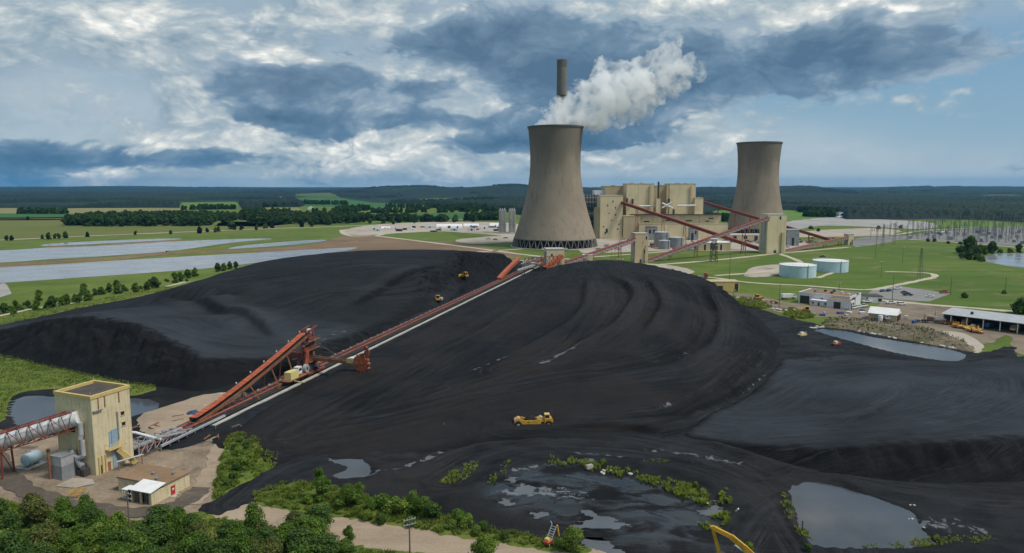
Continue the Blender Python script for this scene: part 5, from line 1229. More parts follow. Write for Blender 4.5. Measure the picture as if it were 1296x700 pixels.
# ---------------------------------------------------------------- bucket-wheel stacker reclaimer
aT = K_at(246, 541); aM = K_at(392, 472)
sk = thing('bucket_wheel_stacker', 'big orange-red stacker with sloping belt and boom ending in a round bucket wheel', 'stacker reclaimer', tuple(K(aM, 0, 0))); off = sk.location
O, Rm, Ru = M['orange_steel'], M['red_steel'], M['rust_steel']
zTop = A(384, 424, K(aM).y - 2).z
print('stacker', aT, aM, zTop)
P0, P1 = K(aT, -.2, 1.9), K(aM - 2.5, -.2, zTop)
dd = (P1 - P0).normalized(); sd_ = Vector((dd.y, -dd.x, 0)).normalized(); uu = sd_.cross(dd); uu = -uu if uu.z < 0 else uu
def curve_pt(f):                       # tripper belt: lies flat at the foot, then climbs
    q = P0.lerp(P1, f); q.z = P0.z + (P1.z - P0.z) * (f ** 1.25); return q
pts = [curve_pt(i / 16) for i in range(17)]
m = MB(); m2 = MB(); m3 = MB(); m4 = MB()
for a, b in zip(pts[:-1], pts[1:]):
    m.bar(a + sd_ * -1.05 + uu * .35, b + sd_ * -1.05 + uu * .35, .25, .9); m.bar(a + uu * .8, b + uu * .8, 1.9, .15)
    m2.bar(a + uu * -.2, b + uu * -.2, 1.8, .12)
    m3.bar(a + sd_ * 1.2 + uu * -.55, b + sd_ * 1.2 + uu * -.55, .32, .6); m3.bar(a + sd_ * -1.2 + uu * -.75, b + sd_ * -1.2 + uu * -.75, .3, .4)
    m3.bar(a + sd_ * 1.2 + uu * -.55, a + sd_ * -1.2 + uu * -.55, .18)
    m4.bar(a + sd_ * 1.9 + uu * .4, b + sd_ * 1.9 + uu * .4, .08); m4.bar(a + sd_ * 1.9 + uu * -.6, a + sd_ * 1.9 + uu * .4, .08)
m.build('belt_cover', O, sk, off=off)
mr_ = MB()
for i_, (a, b) in enumerate(zip(pts[:-1], pts[1:])):
    for f_ in (0, .5):
        q = a.lerp(b, f_); mr_.bar(q + sd_ * -1.12 + uu * .86, q + sd_ * 1.0 + uu * .90, .12, .1); mr_.bar(q + sd_ * -1.2 + uu * -.05, q + sd_ * -1.2 + uu * .8, .1, .12)
mr_.build('cover_rib', Ru, sk, off=off); m2.build('tripper_belt', M['belt'], sk, off=off); m3.build('tripper_frame', Ru, sk, off=off); m4.build('walkway_rail', Ru, sk, off=off)
for f in np.linspace(.12, 1, 8):
    q = curve_pt(f) + sd_ * -1.3 + uu * 1.25; MB().box(tuple(q), (.3, .3, .45)).build('lamp', M['white_metal'], sk, off=off)
for f in (.42, .62, .78):
    q = curve_pt(f) - uu * .8
    for s in (-1, 1): MB().bar(q + sd_ * s, K((Vector(q) - k0).dot(kd) + 1.0, s * 3.0, .8), .32).build('leg', Ru, sk, off=off)
# curved front leg
m = MB(); arc = [K(aM - 8.0 + 2.5 * math.sin(q * 1.3), 3.0, .9 + q * (zTop * .62)) for q in np.linspace(0, 1, 7)]
for a, b in zip(arc[:-1], arc[1:]): m.bar(a, b, .7, .9)
m.build('leg', O, sk, off=off)
MB().bar(K(aM - 13, 3.0, 1.2), K(aM + 5, 3.0, 1.2), .7, .7).build('bogie_beam', Rm, sk, off=off); MB().bar(K(aM - 13, -3.0, 1.2), K(aM + 5, -3.0, 1.2), .7, .7).build('bogie_beam', Rm, sk, off=off)
for a in (-12, -9.5, 1.5, 4): 
    for s in (-3.1, 3.1): MB().tube(K(aM + a, s - .2, .95), K(aM + a, s + .2, .95), .5, 14).build('wheel', M['dark_steel'], sk, True, off=off)
# mast and head frame
m = MB(); zM = zTop + 1.2
for s in (-1.6, 1.6):
    for a in (-2.2, 1.4): m.bar(K(aM + a, s, 1.2), K(aM + a * .7, s * .7, zM), .6)
for i in range(6):
    z0, z1 = 1.2 + (zM - 1.2) * i / 6, 1.2 + (zM - 1.2) * (i + 1) / 6
    for s in (-1.5, 1.5): m.bar(K(aM - 2.0, s, z0), K(aM + 1.2, s, z1), .2); m.bar(K(aM + 1.2, s, z1), K(aM - 2.0, s, z1), .2)
    m.bar(K(aM - 2, -1.5, z1), K(aM - 2, 1.5, z1), .2)
m.build('mast', Rm, sk, off=off)
m = MB(); m.bar(K(aM - 2, -1.4, zM + .2), K(aM + 3.2, -1.4, zM + 1.0), .3); m.bar(K(aM - 2, 1.4, zM + .2), K(aM + 3.2, 1.4, zM + 1.0), .3); m.bar(K(aM + 3.2, -1.6, zM + 1), K(aM + 3.2, 1.6, zM + 1), .3); m.bar(K(aM + 3.2, 0, zM + 1), K(aM + 2.4, 0, zM * .45), .3)
m.build('head_frame', Rm, sk, off=off)
MB().box(tuple(K(aM + .2, .4, zM - .2)), (1.5, 1.5, 1.3)).build('hoist_house', M['white_metal'], sk, off=off)
MB().tube(K(aM - 1, 0, 1.8), K(aM - 1, 0, 3.6), 2.4, 22).build('slew_ring', M['dark_steel'], sk, True, off=off)
MB().box(tuple(K(aM - 1, 0, 4.4)), (3.6, 3.6, 1.5), math.atan2(kd.y, kd.x)).build('slew_platform', Ru, sk, off=off)
MB().box(tuple(K(aM - .5, .2, 8.0)), (3.0, 3.0, 5.4), math.atan2(kd.y, kd.x)).build('chute', M['dark_steel'], sk, off=off)
rr = random.Random(4)
m = MB()
for i in range(26):
    a1, s1q, z1 = aM + rr.uniform(-6, 3), rr.uniform(-2.4, 2.6), rr.uniform(1.5, zM * .85); m.bar(K(a1, s1q, z1), K(a1 + rr.uniform(-3, 3), s1q + rr.uniform(-1, 1), z1 + rr.uniform(-2, 3)), .18)
m.build('bracing', Ru, sk, off=off)
for i in range(30):
    q = K(aM + rr.uniform(-5, 3.5), rr.uniform(-2.8, 2.8), rr.uniform(1.6, zM * .75))
    MB().box(tuple(q), (rr.uniform(.5, 1.9), rr.uniform(.5, 1.9), rr.uniform(.3, 1.3)), rr.uniform(0, 2)).build('machinery_box', M[rr.choice(['rust_steel', 'dark_steel', 'red_steel', 'dark_steel'])], sk, off=off)
for z in (4.9, 9.0, zM * .8):
    m = MB(); m.bar(K(aM - 4.5, 2.6, z), K(aM + 3, 2.6, z), .8, .12); 
    for a in np.linspace(-4.5, 3, 6): m.bar(K(aM + a, 2.95, z), K(aM + a, 2.95, z + 1.0), .08)
    m.bar(K(aM - 4.5, 2.95, z + 1), K(aM + 3, 2.95, z + 1), .08); m.build('walkway', Ru, sk, off=off)
# boom to the wheel
bt = G(455, 459.5, 6.2); bz = bt.z
B0 = K(aM - .5, .8, 5.6); bd = (Vector((bt.x, bt.y, bz)) - B0).normalized(); bs = Vector((bd.y, -bd.x, 0)).normalized(); BL = (Vector(bt) - B0).length
m = MB()
for s in (-.9, .9):
    m.bar(B0 + bs * s, Vector(bt) + bs * s * .9, .3, 1.1)
    n = 8
    for i in range(n): m.bar(B0 + bd * (BL * i / n) + bs * s, B0 + bd * (BL * (i + 1) / n) + bs * -s, .18)
m.build('boom', Ru, sk, off=off)
MB().bar(B0 + Vector((0, 0, .45)), Vector(bt) + Vector((0, 0, .35)), 1.2, .12).build('boom_belt', M['belt'], sk, off=off)
for s in (-1, 1): MB().bar(K(aM - 1, s * .8, zM * .86), Vector(bt) - bd * (BL * .3) + bs * s * .8 + Vector((0, 0, .6)), .14).build('stay_cable', M['dark_steel'], sk, off=off)
MB().bar(K(aM - 1.5, 0, 6.6), K(aM - 1.5, 0, 6.6) - bd * 7, 1.8, 1.5).build('counterweight', Rm, sk, off=off)
wc = Vector(bt) + bd * 1.0; wr = 2.65
cr = wc - bd * 4.4
MB().box(tuple(cr + Vector((0, 0, .6))), (2.6, 2.0, 1.5), math.atan2(bd.y, bd.x)).build('gearbox_house', M['ochre'], sk, off=off)
MB().box(tuple(cr + Vector((0, 0, 1.5)) + bd * .6), (2.2, 1.6, .3), math.atan2(bd.y, bd.x)).build('gearbox_lid', M['white_metal'], sk, off=off)
wn_ = (Vector((0, 0, H)) - wc); wn_.z = 0; wn_ = (bs if bs.dot(wn_) > 0 else -bs)
wh = MB().tube(wc - wn_ * .55, wc + wn_ * .55, wr, 28).build('bucket_wheel', O, sk, off=off)
for i in range(12):
    a = 2 * PI * i / 12; rv = bd * math.cos(a) + Vector((0, 0, 1)) * math.sin(a); tv = bd * -math.sin(a) + Vector((0, 0, 1)) * math.cos(a)
    MB().bar(wc + rv * (wr + .25) - tv * .35, wc + rv * (wr + .4) + tv * .35, 1.2, .6).build('bucket', Ru, wh, off=off)
for i in range(10):
    a = 2 * PI * i / 10; rv = bd * math.cos(a) + Vector((0, 0, 1)) * math.sin(a)
    MB().tube(wc + rv * wr * .8 + wn_ * .55, wc + rv * wr * .8 + wn_ * .66, .16, 8).build('bolt', Ru, wh, off=off)
MB().tube(wc + wn_ * .55, wc + wn_ * .9, .6, 16).build('hub', Ru, wh, off=off)
m = MB(); m.bar(wc + bd * 1.6 + Vector((0, 0, 1.6)), wc + bd * 2.4 + Vector((0, 0, 5.0)), .7, .9); m.bar(wc + bd * 2.4 + Vector((0, 0, 5.0)), wc + bd * 1.6 + Vector((0, 0, 5.6)), .9, .9)
m.build('wheel_arm', Rm, sk, off=off)
MB().box(tuple(wc + bd * 1.3 + Vector((0, 0, 3.2)) - wn_ * 1.1), (1.5, 1.3, 1.7)).build('operator_cab', Rm, sk, off=off)
# cabins on the lower deck (pale yellow house, white box, cable reel)
a0 = aM - 15.5
def kbox(name, a, s, z, d, mat): return MB().box(tuple(K(a, s, z)), d, math.atan2(kd.y, kd.x)).build(name, mat, sk, off=off)
kbox('electrical_house', a0, 2.9, 3.6, (4.6, 2.4, 2.5), surf('pale_yellow_paint', (0.60, 0.50, 0.20), (0.64, 0.54, 0.24), .5, .5, stain=.15))
kbox('deck', a0 + 3, 2.9, 2.15, (13, 2.8, .25), Ru); kbox('white_cabin', a0 + 4.4, 2.5, 4.0, (2.2, 1.8, 2.3), M['white_metal']); kbox('cabin_window', a0 + 4.4, 3.42, 4.3, (1.6, .06, .8), M['glass'])
q = K(a0 + 8.2, 3.2, 3.7)
MB().tube(q - ks * .5, q + ks * .5, 1.35, 22).build('cable_reel', M['galv'], sk, True, off=off); MB().tube(q + ks * .5, q + ks * .62, .5, 12).build('reel_hub', M['dark_steel'], sk, off=off)
for a in (a0 - 2, a0 + 2, a0 + 8): kbox('deck_post', a, 2.9, 1.5, (.3, .3, 1.4), Ru)
MB().bar(K(a0 - 1, 4.2, 2.0), K(a0 + 2.5, 6.0, .6), .5, .18).build('stair', M['ochre'], sk, off=off)

# ---------------------------------------------------------------- second, far stacker
bT = K_at(628, 356.5); bM = K_at(672, 337)
s2 = thing('far_stacker', 'far orange stacker with a curved orange chute at the far end of the belt conveyor', 'stacker', tuple(K(bM, 0, 0))); off = s2.location
zt2 = A(655, 327, K(bM - 18).y).z
Pa, Pb = K(bT, -1.5, 2.0), Vector(A(656, 327.5, K(bM - 22).y))
m = MB(); m5 = MB(); ps_ = []
for i in range(13):
    f = i / 12; q = Pa.lerp(Pb, f); q.z = Pa.z + (Pb.z - Pa.z) * (f ** .8); ps_.append(q)
for a, b in zip(ps_[:-1], ps_[1:]): m.bar(a, b, 2.8, 1.7); m5.bar(a - Vector((0, 0, 1.5)), b - Vector((0, 0, 1.5)), 2.0, .9)
m.build('belt_cover', O, s2, off=off); m5.build('tripper_frame', Ru, s2, off=off)
rr = random.Random(8); zc = Pb.z
m = MB()
for a in np.linspace(-26, 14, 8):
    for s in (-3, 3): m.bar(K(bM + a, s, 0.6), K(bM + a + 2, s, zc * .8), .5)
    m.bar(K(bM + a, -3, zc * .55), K(bM + a + 6, 3, zc * .8), .4); m.bar(K(bM + a, -3, zc * .8), K(bM + a + 6, -3, zc * .4), .3); m.bar(K(bM + a, 3, zc * .8), K(bM + a + 6, 3, zc * .4), .3)
m.build('frame', M['grey_steel'], s2, off=off)
m = MB(); m.bar(K(bM - 8, 2, zc * .45), K(bM + 16, 12, zc * .9), 2.4, 1.2); m.bar(K(bM - 4, 5, zc * .3), K(bM + 20, 16, zc * .5), 1.6, 1.0); m.build('boom', Rm, s2, off=off)
m = MB(); m.bar(K(bM + 4, 12, 2), K(bM + 10, 15, zc * .95), 3.2, 2.2); m.build('chute', M['orange_steel'], s2, off=off)
MB().bar(K(bM - 16, -6, zc * .35), K(bM - 4, -4, zc * .7), 1.4, 1.0).build('side_boom', M['galv'], s2, off=off)
MB().box(tuple(K(bM - 22, 4.5, 3.4)), (4.4, 4.4, 3.4), .3).build('operator_cab', M['ochre'], s2, off=off); MB().box(tuple(K(bM - 22, 4.5, 5.3)), (4.8, 4.8, .3), .3).build('cab_roof', M['white_metal'], s2, off=off)
for i in range(18):
    q = K(bM + rr.uniform(-18, 18), rr.uniform(-6, 14), rr.uniform(2, zc * .8)); MB().box(tuple(q), (rr.uniform(.8, 3.4), rr.uniform(.8, 3), rr.uniform(.5, 2)), rr.uniform(0, 2)).build('machinery_box', M[rr.choice(['grey_steel', 'rust_steel', 'white_metal', 'dark_steel', 'red_steel'])], s2, off=off)
MB().bar(A(690, 340, 512), A(711, 324, 520), 4.2, 3.0).build('chute', M['orange_steel'], s2, off=off)
MB().bar(A(655, 342, 500), A(684, 333, 512), 1.6, 1.2).build('side_boom', M['galv'], s2, off=off)
m = MB()
for i in range(9):
    a = A(664 + i * 5.2, 337 - i * .2, 508); b = A(664 + i * 5.2, 326.5 - i * .3, 508); c = A(669.2 + i * 5.2, 337 - i * .2, 508); e = A(669.2 + i * 5.2, 326.5 - i * .3, 508)
    m.bar(a, b, .4); m.bar(a, e, .3); m.bar(b, c, .3); m.bar(b, e, .4); m.bar(a, c, .4)
m.build('lattice_bridge', M['rust_steel'], s2, off=off)
for u in (664, 684, 708): MB().bar(A(u, 337, 508), Vector((A(u, 337, 508).x, 508, 0)), .5).build('leg', M['dark_steel'], s2, off=off)
# ---------------------------------------------------------------- vehicles (x forward, built once, then copied)
PAINT = {}
def paint(name):
    if name in PAINT: return PAINT[name]
    PAINT[name] = {'white': M['car_white'], 'dark': M['car_dark'], 'red': M['red_paint'], 'blue': M['blue_paint'], 'silver': surf('silver_paint', (.42, .43, .45), (.4, .41, .43), .8, .3, .3, stain=.05)}[name]
    return PAINT[name]
def wheels(t, xs, w, r, wd=.25):
    for x in xs:
        for s in (-1, 1):
            o = MB().tube((x, s * (w / 2 - wd), r), (x, s * w / 2, r), r, 14).build('wheel', M['rubber'], t, True)
            MB().tube((x, s * (w / 2 + .003), r), (x, s * (w / 2 + .02), r), r * .55, 10).build('rim', M['galv'], o, True)
def car(label, kind, col, loc, rz, group=None, name='parked_car'):
    t = thing(name, label, 'car' if kind != 'pickup' else 'pickup', loc, rz, group); P = paint(col)
    if kind == 'sedan':
        MB().xprism([(-2.2, .35), (2.2, .35), (2.25, .75), (1.2, .92), (-1.5, .95), (-2.25, .85)], -.88, .88).build('body', P, t, bevel=.04)
        MB().xprism([(-1.7, .93), (1.05, .93), (.45, 1.38), (-1.0, 1.40)], -.76, .76).build('windows', M['glass'], t)
        MB().b0(-.98, .42, -.72, .72, 1.403, 1.46).build('roof', P, t)
        wheels(t, (-1.4, 1.4), 1.78, .33)
    elif kind == 'suv':
        MB().xprism([(-2.3, .4), (2.3, .4), (2.35, .9), (1.3, 1.08), (-2.3, 1.1)], -.95, .95).build('body', P, t, bevel=.05)
        MB().xprism([(-2.2, 1.1), (1.2, 1.08), (.6, 1.65), (-2.0, 1.68)], -.84, .84).build('windows', M['glass'], t)
        MB().b0(-1.98, .58, -.8, .8, 1.683, 1.75).build('roof', P, t)
        wheels(t, (-1.45, 1.5), 1.95, .38)
    else:
        MB().xprism([(-2.75, .5), (2.75, .5), (2.8, 1.0), (1.5, 1.15), (-.3, 1.15), (-.3, .95), (-2.75, .95)], -.98, .98).build('body', P, t, bevel=.05)
        MB().xprism([(-.3, 1.153), (1.4, 1.153), (.8, 1.75), (-.2, 1.78)], -.86, .86).build('windows', M['glass'], t); MB().b0(-.22, .78, -.82, .82, 1.783, 1.86).build('roof', P, t)
        m = MB(); m.b0(-2.75, -.35, -.98, -.86, .953, 1.25); m.b0(-2.75, -.35, .86, .98, .953, 1.25); m.b0(-2.75, -2.63, -.857, .857, .953, 1.25); m.build('bed_side', P, t)
        wheels(t, (-1.75, 1.75), 1.98, .42)
    for s in (-1, 1): MB().b0(2.2, 2.36 if kind != 'pickup' else 2.82, s * .75 - .15, s * .75 + .15, .68, .82).build('headlight', M['white_roof'], t)
    return t
def gz(u, v): p = G(u, v); p.z = .2; return p
car('blue car parked at the left edge of the asphalt lot', 'sedan', 'blue', gz(1117, 369.5), .6)
car('dark car between the blue car and white pickup on the asphalt lot', 'sedan', 'dark', gz(1125, 369), .6)
car('white pickup parked at the top left corner of the asphalt lot', 'pickup', 'white', gz(1135, 366.5), .3)
car('upper dark car in the middle of the asphalt lot', 'sedan', 'dark', gz(1145, 371.5), -.1)
car('lower dark pickup in the middle of the asphalt lot', 'pickup', 'dark', gz(1149, 374.5), -.1)
car('white car parked alone at the lower right part of the asphalt lot', 'sedan', 'white', gz(1177, 376.5), -.05)
car('bright red pickup parked at the right end of the asphalt lot', 'pickup', 'red', gz(1195, 371.5), .1)
car('white pickup standing by the grass strip below the asphalt lot, left one of two', 'pickup', 'white', gz(1127, 385), .1)
car('white van-like car by the grass strip below the asphalt lot, right one of two', 'suv', 'white', gz(1141, 386.5), .1)
for i, (u, v) in enumerate(((1073.5, 391.6), (1080, 391.3), (1086, 390), (1092.5, 389))):
    car('white vehicle, %s of the four parked at the white workshop corner' % ('leftmost', 'second from left', 'third from left', 'rightmost')[i], ('pickup', 'suv', 'sedan', 'pickup')[i], 'white', gz(u, v), .55, 'white cars at the workshop corner')
rr = random.Random(12)
for i in range(34):
    u = rr.uniform(998, 1058); v = rr.uniform(302.2, 306.5) if i % 2 else rr.uniform(307.5, 310.5)
    if v > 308 - (u - 1000) * .05 + 3: v = 307
    kd_, cl_ = rr.choice(('sedan', 'suv', 'pickup')), rr.choice(('white', 'dark', 'silver', 'red', 'white', 'dark'))
    car('%s %s among the many parked on the gravel right of the tallest transfer house' % (cl_, kd_), kd_, cl_, gz(u, v), rr.choice((0.1, 1.6)), 'cars on the gravel beside the tallest transfer house')
for i in range(14):
    kd_, cl_ = rr.choice(('sedan', 'suv', 'pickup')), rr.choice(('white', 'dark', 'silver', 'red'))
    car('%s %s in the long row parked left of the tallest transfer house' % (cl_, kd_), kd_, cl_, gz(922 + i * 3.0, 307 + rr.uniform(-1.2, 1.2)), rr.choice((1.5, 1.7)), 'cars in the row left of the tallest transfer house')
for u, v in ((618, 303), (627, 304), (640, 302), (656, 304), (664, 300)):
    car('dark vehicle on the pale gravel left of the steaming cooling tower', 'pickup', rr.choice(('dark', 'dark', 'silver')), gz(u, v), rr.uniform(-.3, .3), 'vehicles left of the steaming cooling tower')
car('white pickup on the pale road below the weathered transfer house', 'pickup', 'white', gz(785, 329.5), .1)
car('dark flat vehicle on the gravel right of the tallest transfer house', 'pickup', 'dark', gz(1041, 326), .2)

def truck(name, label, loc, rz, body, tank=None, flat=False, sc=1.0):
    t = thing(name, label, 'truck', loc, rz); t.scale = (sc,) * 3
    MB().b0(-4.2, 4.0, -.5, .5, .75, 1.05).build('chassis', M['dark_steel'], t)
    MB().xprism([(2.0, 1.05), (4.2, 1.05), (4.2, 1.9), (3.5, 2.1), (3.2, 2.9), (2.0, 2.95)], -1.15, 1.15).build('cab', body, t, bevel=.05)
    MB().xprism([(3.22, 2.08), (3.56, 2.08), (3.28, 2.8), (3.18, 2.8)], -1.0, 1.0).build('windscreen', M['glass'], t)
    for s in (-1, 1): MB().b0(2.3, 3.1, s * 1.16 - .01, s * 1.16 + .01, 2.05, 2.75).build('side_window', M['glass'], t)
    if tank:
        MB().lathe([(.1, -3.0), (1.0, -2.9), (1.15, -2.5), (1.15, 2.2), (1.0, 2.6), (.1, 2.7)], n=20).build('tank', tank, t, True)
        o = t.children[-1]; o.rotation_euler = (0, PI / 2, 0); o.location = (-1.4, 0, 2.3)
    elif flat: MB().b0(-4.3, 1.8, -1.2, 1.2, 1.06, 1.3).build('flat_bed', M['grey_steel'], t); MB().b0(-4.3, -4.1, -1.2, 1.2, 1.303, 2.1).build('tail_board', body, t)
    else: MB().b0(-4.3, 1.8, -1.2, 1.2, 1.06, 3.1).build('cargo_box', body, t)
    wheels(t, (-3.3, -2.1, 3.0), 2.3, .52, .35)
    return t
truck('tank_truck', 'white tank truck parked in front of the tan gabled barn', gz(1114, 406.5), -.25, M['car_white'], M['white_metal'])
truck('box_truck', 'white box truck at the left end of the white workshop', gz(998, 379), .15, M['car_white'])
truck('flat_truck', 'red flat-bed truck on the pale road behind the big middle coal heap', gz(887, 352.5), .1, M['red_paint'], flat=True, sc=1.25)
car('white pickup with open door beside the small annex of the workshop', 'pickup', 'white', gz(1097, 383.5), .2)

# ---------------------------------------------------------------- white workshop and its neighbours
w0, w1 = G(1009, 382.5), G(1060, 392.5); YW = w0.y
def wshop():
    c = G(1010, 383); d = G(1075, 390) ; a = math.atan2(d.y - c.y, d.x - c.x)
    t = thing('workshop', 'white workshop with brown flat roof, dark garage door and a lower front wing', 'building', (c.x, c.y, .0), a)
    e = G(1092, 378)
    L = (d - c).length; D = 19.0; h = 5.6
    MB().b0(0, L, 0, D, -.3, h).build('wall', M['white_metal'], t); MB().b0(.3, L - .3, .3, D - .3, h + .003, h + .12).build('roof', M['brown_roof'], t)
    m = MB(); m.b0(-.1, L + .1, -.1, .3, h + .003, h + .5); m.b0(-.1, .3, .303, D, h + .003, h + .5); m.b0(L - .3, L + .1, .303, D, h + .003, h + .5); m.b0(.303, L - .303, D - .3, D, h + .003, h + .5); m.build('parapet', M['white_metal'], t)
    MB().b0(1.0, 6.0, -.1, .05, 0, 4.2).build('garage_door', M['glass'], t)
    MB().b0(12, 13.2, -.1, .05, 2.9, 3.9).build('window', M['glass'], t)
    MB().b0(8, 21.5, -4.5, -.003, -.1, 2.9).build('lean_to', M['white_metal'], t); MB().b0(7.8, 21.7, -4.8, -.003, 2.903, 3.1).build('lean_to_roof', M['white_roof'], t)
    for x in (9.5, 12.5, 16, 19.5): MB().b0(x - .45, x + .45, -4.56, -4.45, 0 if x in (12.5,) else 1.1, 2.1).build('door' if x == 12.5 else 'window', M['glass'], t)
    MB().b0(L - 9.5, L + 2.5, -6.5, -.003, -.1, 4.6).build('front_wing', M['white_metal'], t); MB().b0(L - 9.2, L + 2.2, -6.2, -.003, 4.603, 4.8).build('wing_roof', M['brown_roof'], t)
    for y in (-5.2, -2.2): MB().b0(L + 2.45, L + 2.6, y - .9, y + .9, 0, 3.6).build('bay_door', M['glass'], t)
    MB().b0(L - 6, L - 2.5, -6.6, -6.45, 0, 3.6).build('bay_door', M['glass'], t)
    MB().b0(L - .05, L + .1, 3.0, 9.5, 0, 4.9).build('bay_door', M['glass'], t)
    for x, y in ((6, 9), (10, 13), (15, 8), (19, 12), (24, 7), (27, 12), (14, 15)): MB().b0(x - .6, x + .6, y - .6, y + .6, h + .12, h + 1.2).build('roof_vent', M[('grey_steel', 'white_metal', 'dark_steel')[(x + y) % 3]], t)
    return t
wshop()
shed('annex', 1096, 1118, 375.5, 383, G(1100, 383).y, 9, M['white_metal'], M['black_roof'], 'lower white annex with dark flat roof just right of the workshop', openings=((.12, .12, 0, .85), (.85, .2, .2, .7)), rz=-.1)
b = thing('barn', 'tan barn with a bright white gabled roof and open end on the dirt yard', 'building', (G(1126, 407).x, G(1126, 407).y + 5, .1), .9)
wB, dB, hB = 9.5, 12, 3.2
MB().b0(-wB / 2, wB / 2, -dB / 2, dB / 2, -.3, hB).build('wall', M['beige_dk'], b)
MB().add([(-wB / 2 - .4, -dB / 2 - .4, hB), (0, -dB / 2 - .4, hB + 2.6), (wB / 2 + .4, -dB / 2 - .4, hB), (-wB / 2 - .4, dB / 2 + .4, hB), (0, dB / 2 + .4, hB + 2.6), (wB / 2 + .4, dB / 2 + .4, hB), (wB / 2 + .4, -dB / 2 - .4, hB + .003)], [(0, 1, 4, 3), (1, 2, 5, 4), (0, 2, 1), (3, 4, 5), (0, 3, 5, 2)]).build('roof', M['white_roof'], b)
MB().b0(-3.9, 3.9, -dB / 2 - .1, -dB / 2 + .05, .2, 2.8).build('open_bay', M['black'], b)
for y in (-4.1, -1.4, 1.4, 4.1): MB().b0(y - .15, y + .15, -dB / 2 - .25, -dB / 2 - .103, 0, hB).build('post', M['rust_steel'], b)
shed('pump_house', 899, 936, 357, 369.5, G(915, 369).y, 10, M['ochre'], M['beige_dk'], 'small beige flat building with an open bay behind the big middle coal heap', openings=((.32, .22, 0, .6), (.9, .12, 0, .85)))
# long open-fronted vehicle shed at the right edge
s0, s1_ = G(1194, 410), G(1300, 424); aa = math.atan2(s1_.y - s0.y, s1_.x - s0.x)
t = thing('open_shed', 'long open-fronted machine shed with a pale grey roof at the right edge', 'building', (s0.x, s0.y, .1), aa)
L, D, h = 62.0, 13.0, 4.6
MB().add([(-1, -1.2, h), (L, -1.2, h), (L, D, h + 1.3), (-1, D, h + 1.3), (-1, -1.2, h + .25), (L, -1.2, h + .25), (L, D, h + 1.55), (-1, D, h + 1.55)], [(3, 2, 1, 0), (4, 5, 6, 7), (0, 1, 5, 4), (1, 2, 6, 5), (2, 3, 7, 6), (3, 0, 4, 7)]).build('roof', M['galv'], t)
MB().b0(0, L - 1, D - .4, D - .1, 0, h + 1).build('back_wall', M['dark_steel'], t); MB().b0(-.2, .1, 0, D - .5, 0, h).build('side_wall', M['grey_steel'], t)
for x in np.arange(3, L, 6.5): MB().b0(x - .2, x + .2, -.2, .2, 0, h).build('post', M['white_metal'], t)
for x in (10, 32): MB().b0(x - .5, x + .5, 4, 5, h + .7, h + 1.9).build('roof_vent', M['dark_steel'], t)
# ---------------------------------------------------------------- diggers, dozers and the scraper truck
def dozer(label, loc, rz, blade=None, sc=1.0, name='bulldozer'):
    t = thing(name, label, 'bulldozer', loc, rz); t.scale = (sc,) * 3; Yl = M['yellow']
    for s in (-1, 1):
        MB().xprism([(-2.1, .35), (-1.7, .05), (1.7, .05), (2.1, .4), (1.8, .95), (-1.7, 1.0)], s * 1.15 - .3, s * 1.15 + .3).build('track', M['rubber'], t)
    MB().xprism([(-2.0, .6), (2.2, .6), (2.2, 1.75), (.3, 1.85), (.2, 1.5), (-2.0, 1.5)], -.8, .8).build('body', Yl, t, bevel=.05)
    MB().b0(-1.2, .25, -.75, .75, 1.503, 2.75).build('cab', M['glass'], t); MB().b0(-1.35, .4, -.9, .9, 2.753, 2.95).build('cab_roof', Yl, t)
    m = MB(); [m.b0(x - .06, x + .06, y - .06, y + .06, 1.5, 2.75) for x in (-1.25, .3) for y in (-.8, .8)]; m.build('cab_post', Yl, t)
    MB().xprism([(2.75, .05), (3.05, .2), (2.95, .9), (3.1, 1.5), (2.95, 1.5), (2.75, .9)], -1.9, 1.9).build('blade', blade or Yl, t)
    for s in (-1, 1): MB().bar((-.5, s * 1.5, .55), (2.8, s * 1.5, .5), .2).build('push_arm', Yl, t)
    MB().tube((1.2, .3, 1.8), (1.2, .3, 2.5), .09, 8).build('exhaust', M['dark_steel'], t)
    return t
def on_heap(u, v, zf, z0=5.0):
    z = z0
    for _ in range(12): p = G(u, v, z); z = .5 * z + .5 * zf(p.x, p.y)
    return G(u, v, z)
p = on_heap(588.5, 351, heapL); dozer('yellow bulldozer higher up on the far slope of the left coal heap', p, 2.4, sc=1.15)
p = on_heap(554.5, 381, heapL); dozer('yellow bulldozer with pale blade near the conveyor, foot of left heap', p, 1.5, M['white_metal'], sc=1.1)
dozer('yellow bulldozer on black ground left of the white workshop', Vector((*G(959, 380).xy, .4)), .3)
dozer('orange-yellow loader beside the grass left of the workshop wing', Vector((*G(1020, 396).xy, .4)), 2.8, name='loader')
# scraper hauling coal along the haul road
ps_ = G(677, 543); ps_.z = yard_z(ps_.x, ps_.y) + .05
t = thing('scraper', 'yellow articulated coal scraper driving on the black haul road', 'scraper', ps_, .06); Yl = M['yellow']; t.scale = (.88, 1.0, .95)
MB().xprism([(2.7, 1.0), (5.2, .9), (5.4, 2.0), (4.9, 2.9), (2.8, 2.8)], -1.15, 1.15).build('tractor_body', Yl, t, bevel=.08)
MB().b0(2.9, 4.2, -1.0, .4, 2.803, 3.75).build('cab', M['glass'], t); MB().b0(2.8, 4.35, -1.1, .5, 3.753, 3.95).build('cab_roof', M['ochre'], t)
m = MB(); [m.b0(x - .08, x + .08, y - .08, y + .08, 2.8, 3.75) for x in (2.9, 4.2) for y in (-1.02, .42)]; m.build('cab_post', Yl, t)
for s in (-1, 1):
    MB().xprism([(-4.6, .8), (.5, .6), (1.7, 1.3), (1.6, 2.6), (.6, 2.55), (-.2, 2.4), (-3.2, 2.4), (-4.0, 2.7), (-4.6, 2.5)], s * 1.25 - .12, s * 1.25 + .12).build('bowl_side', Yl, t, bevel=.03)
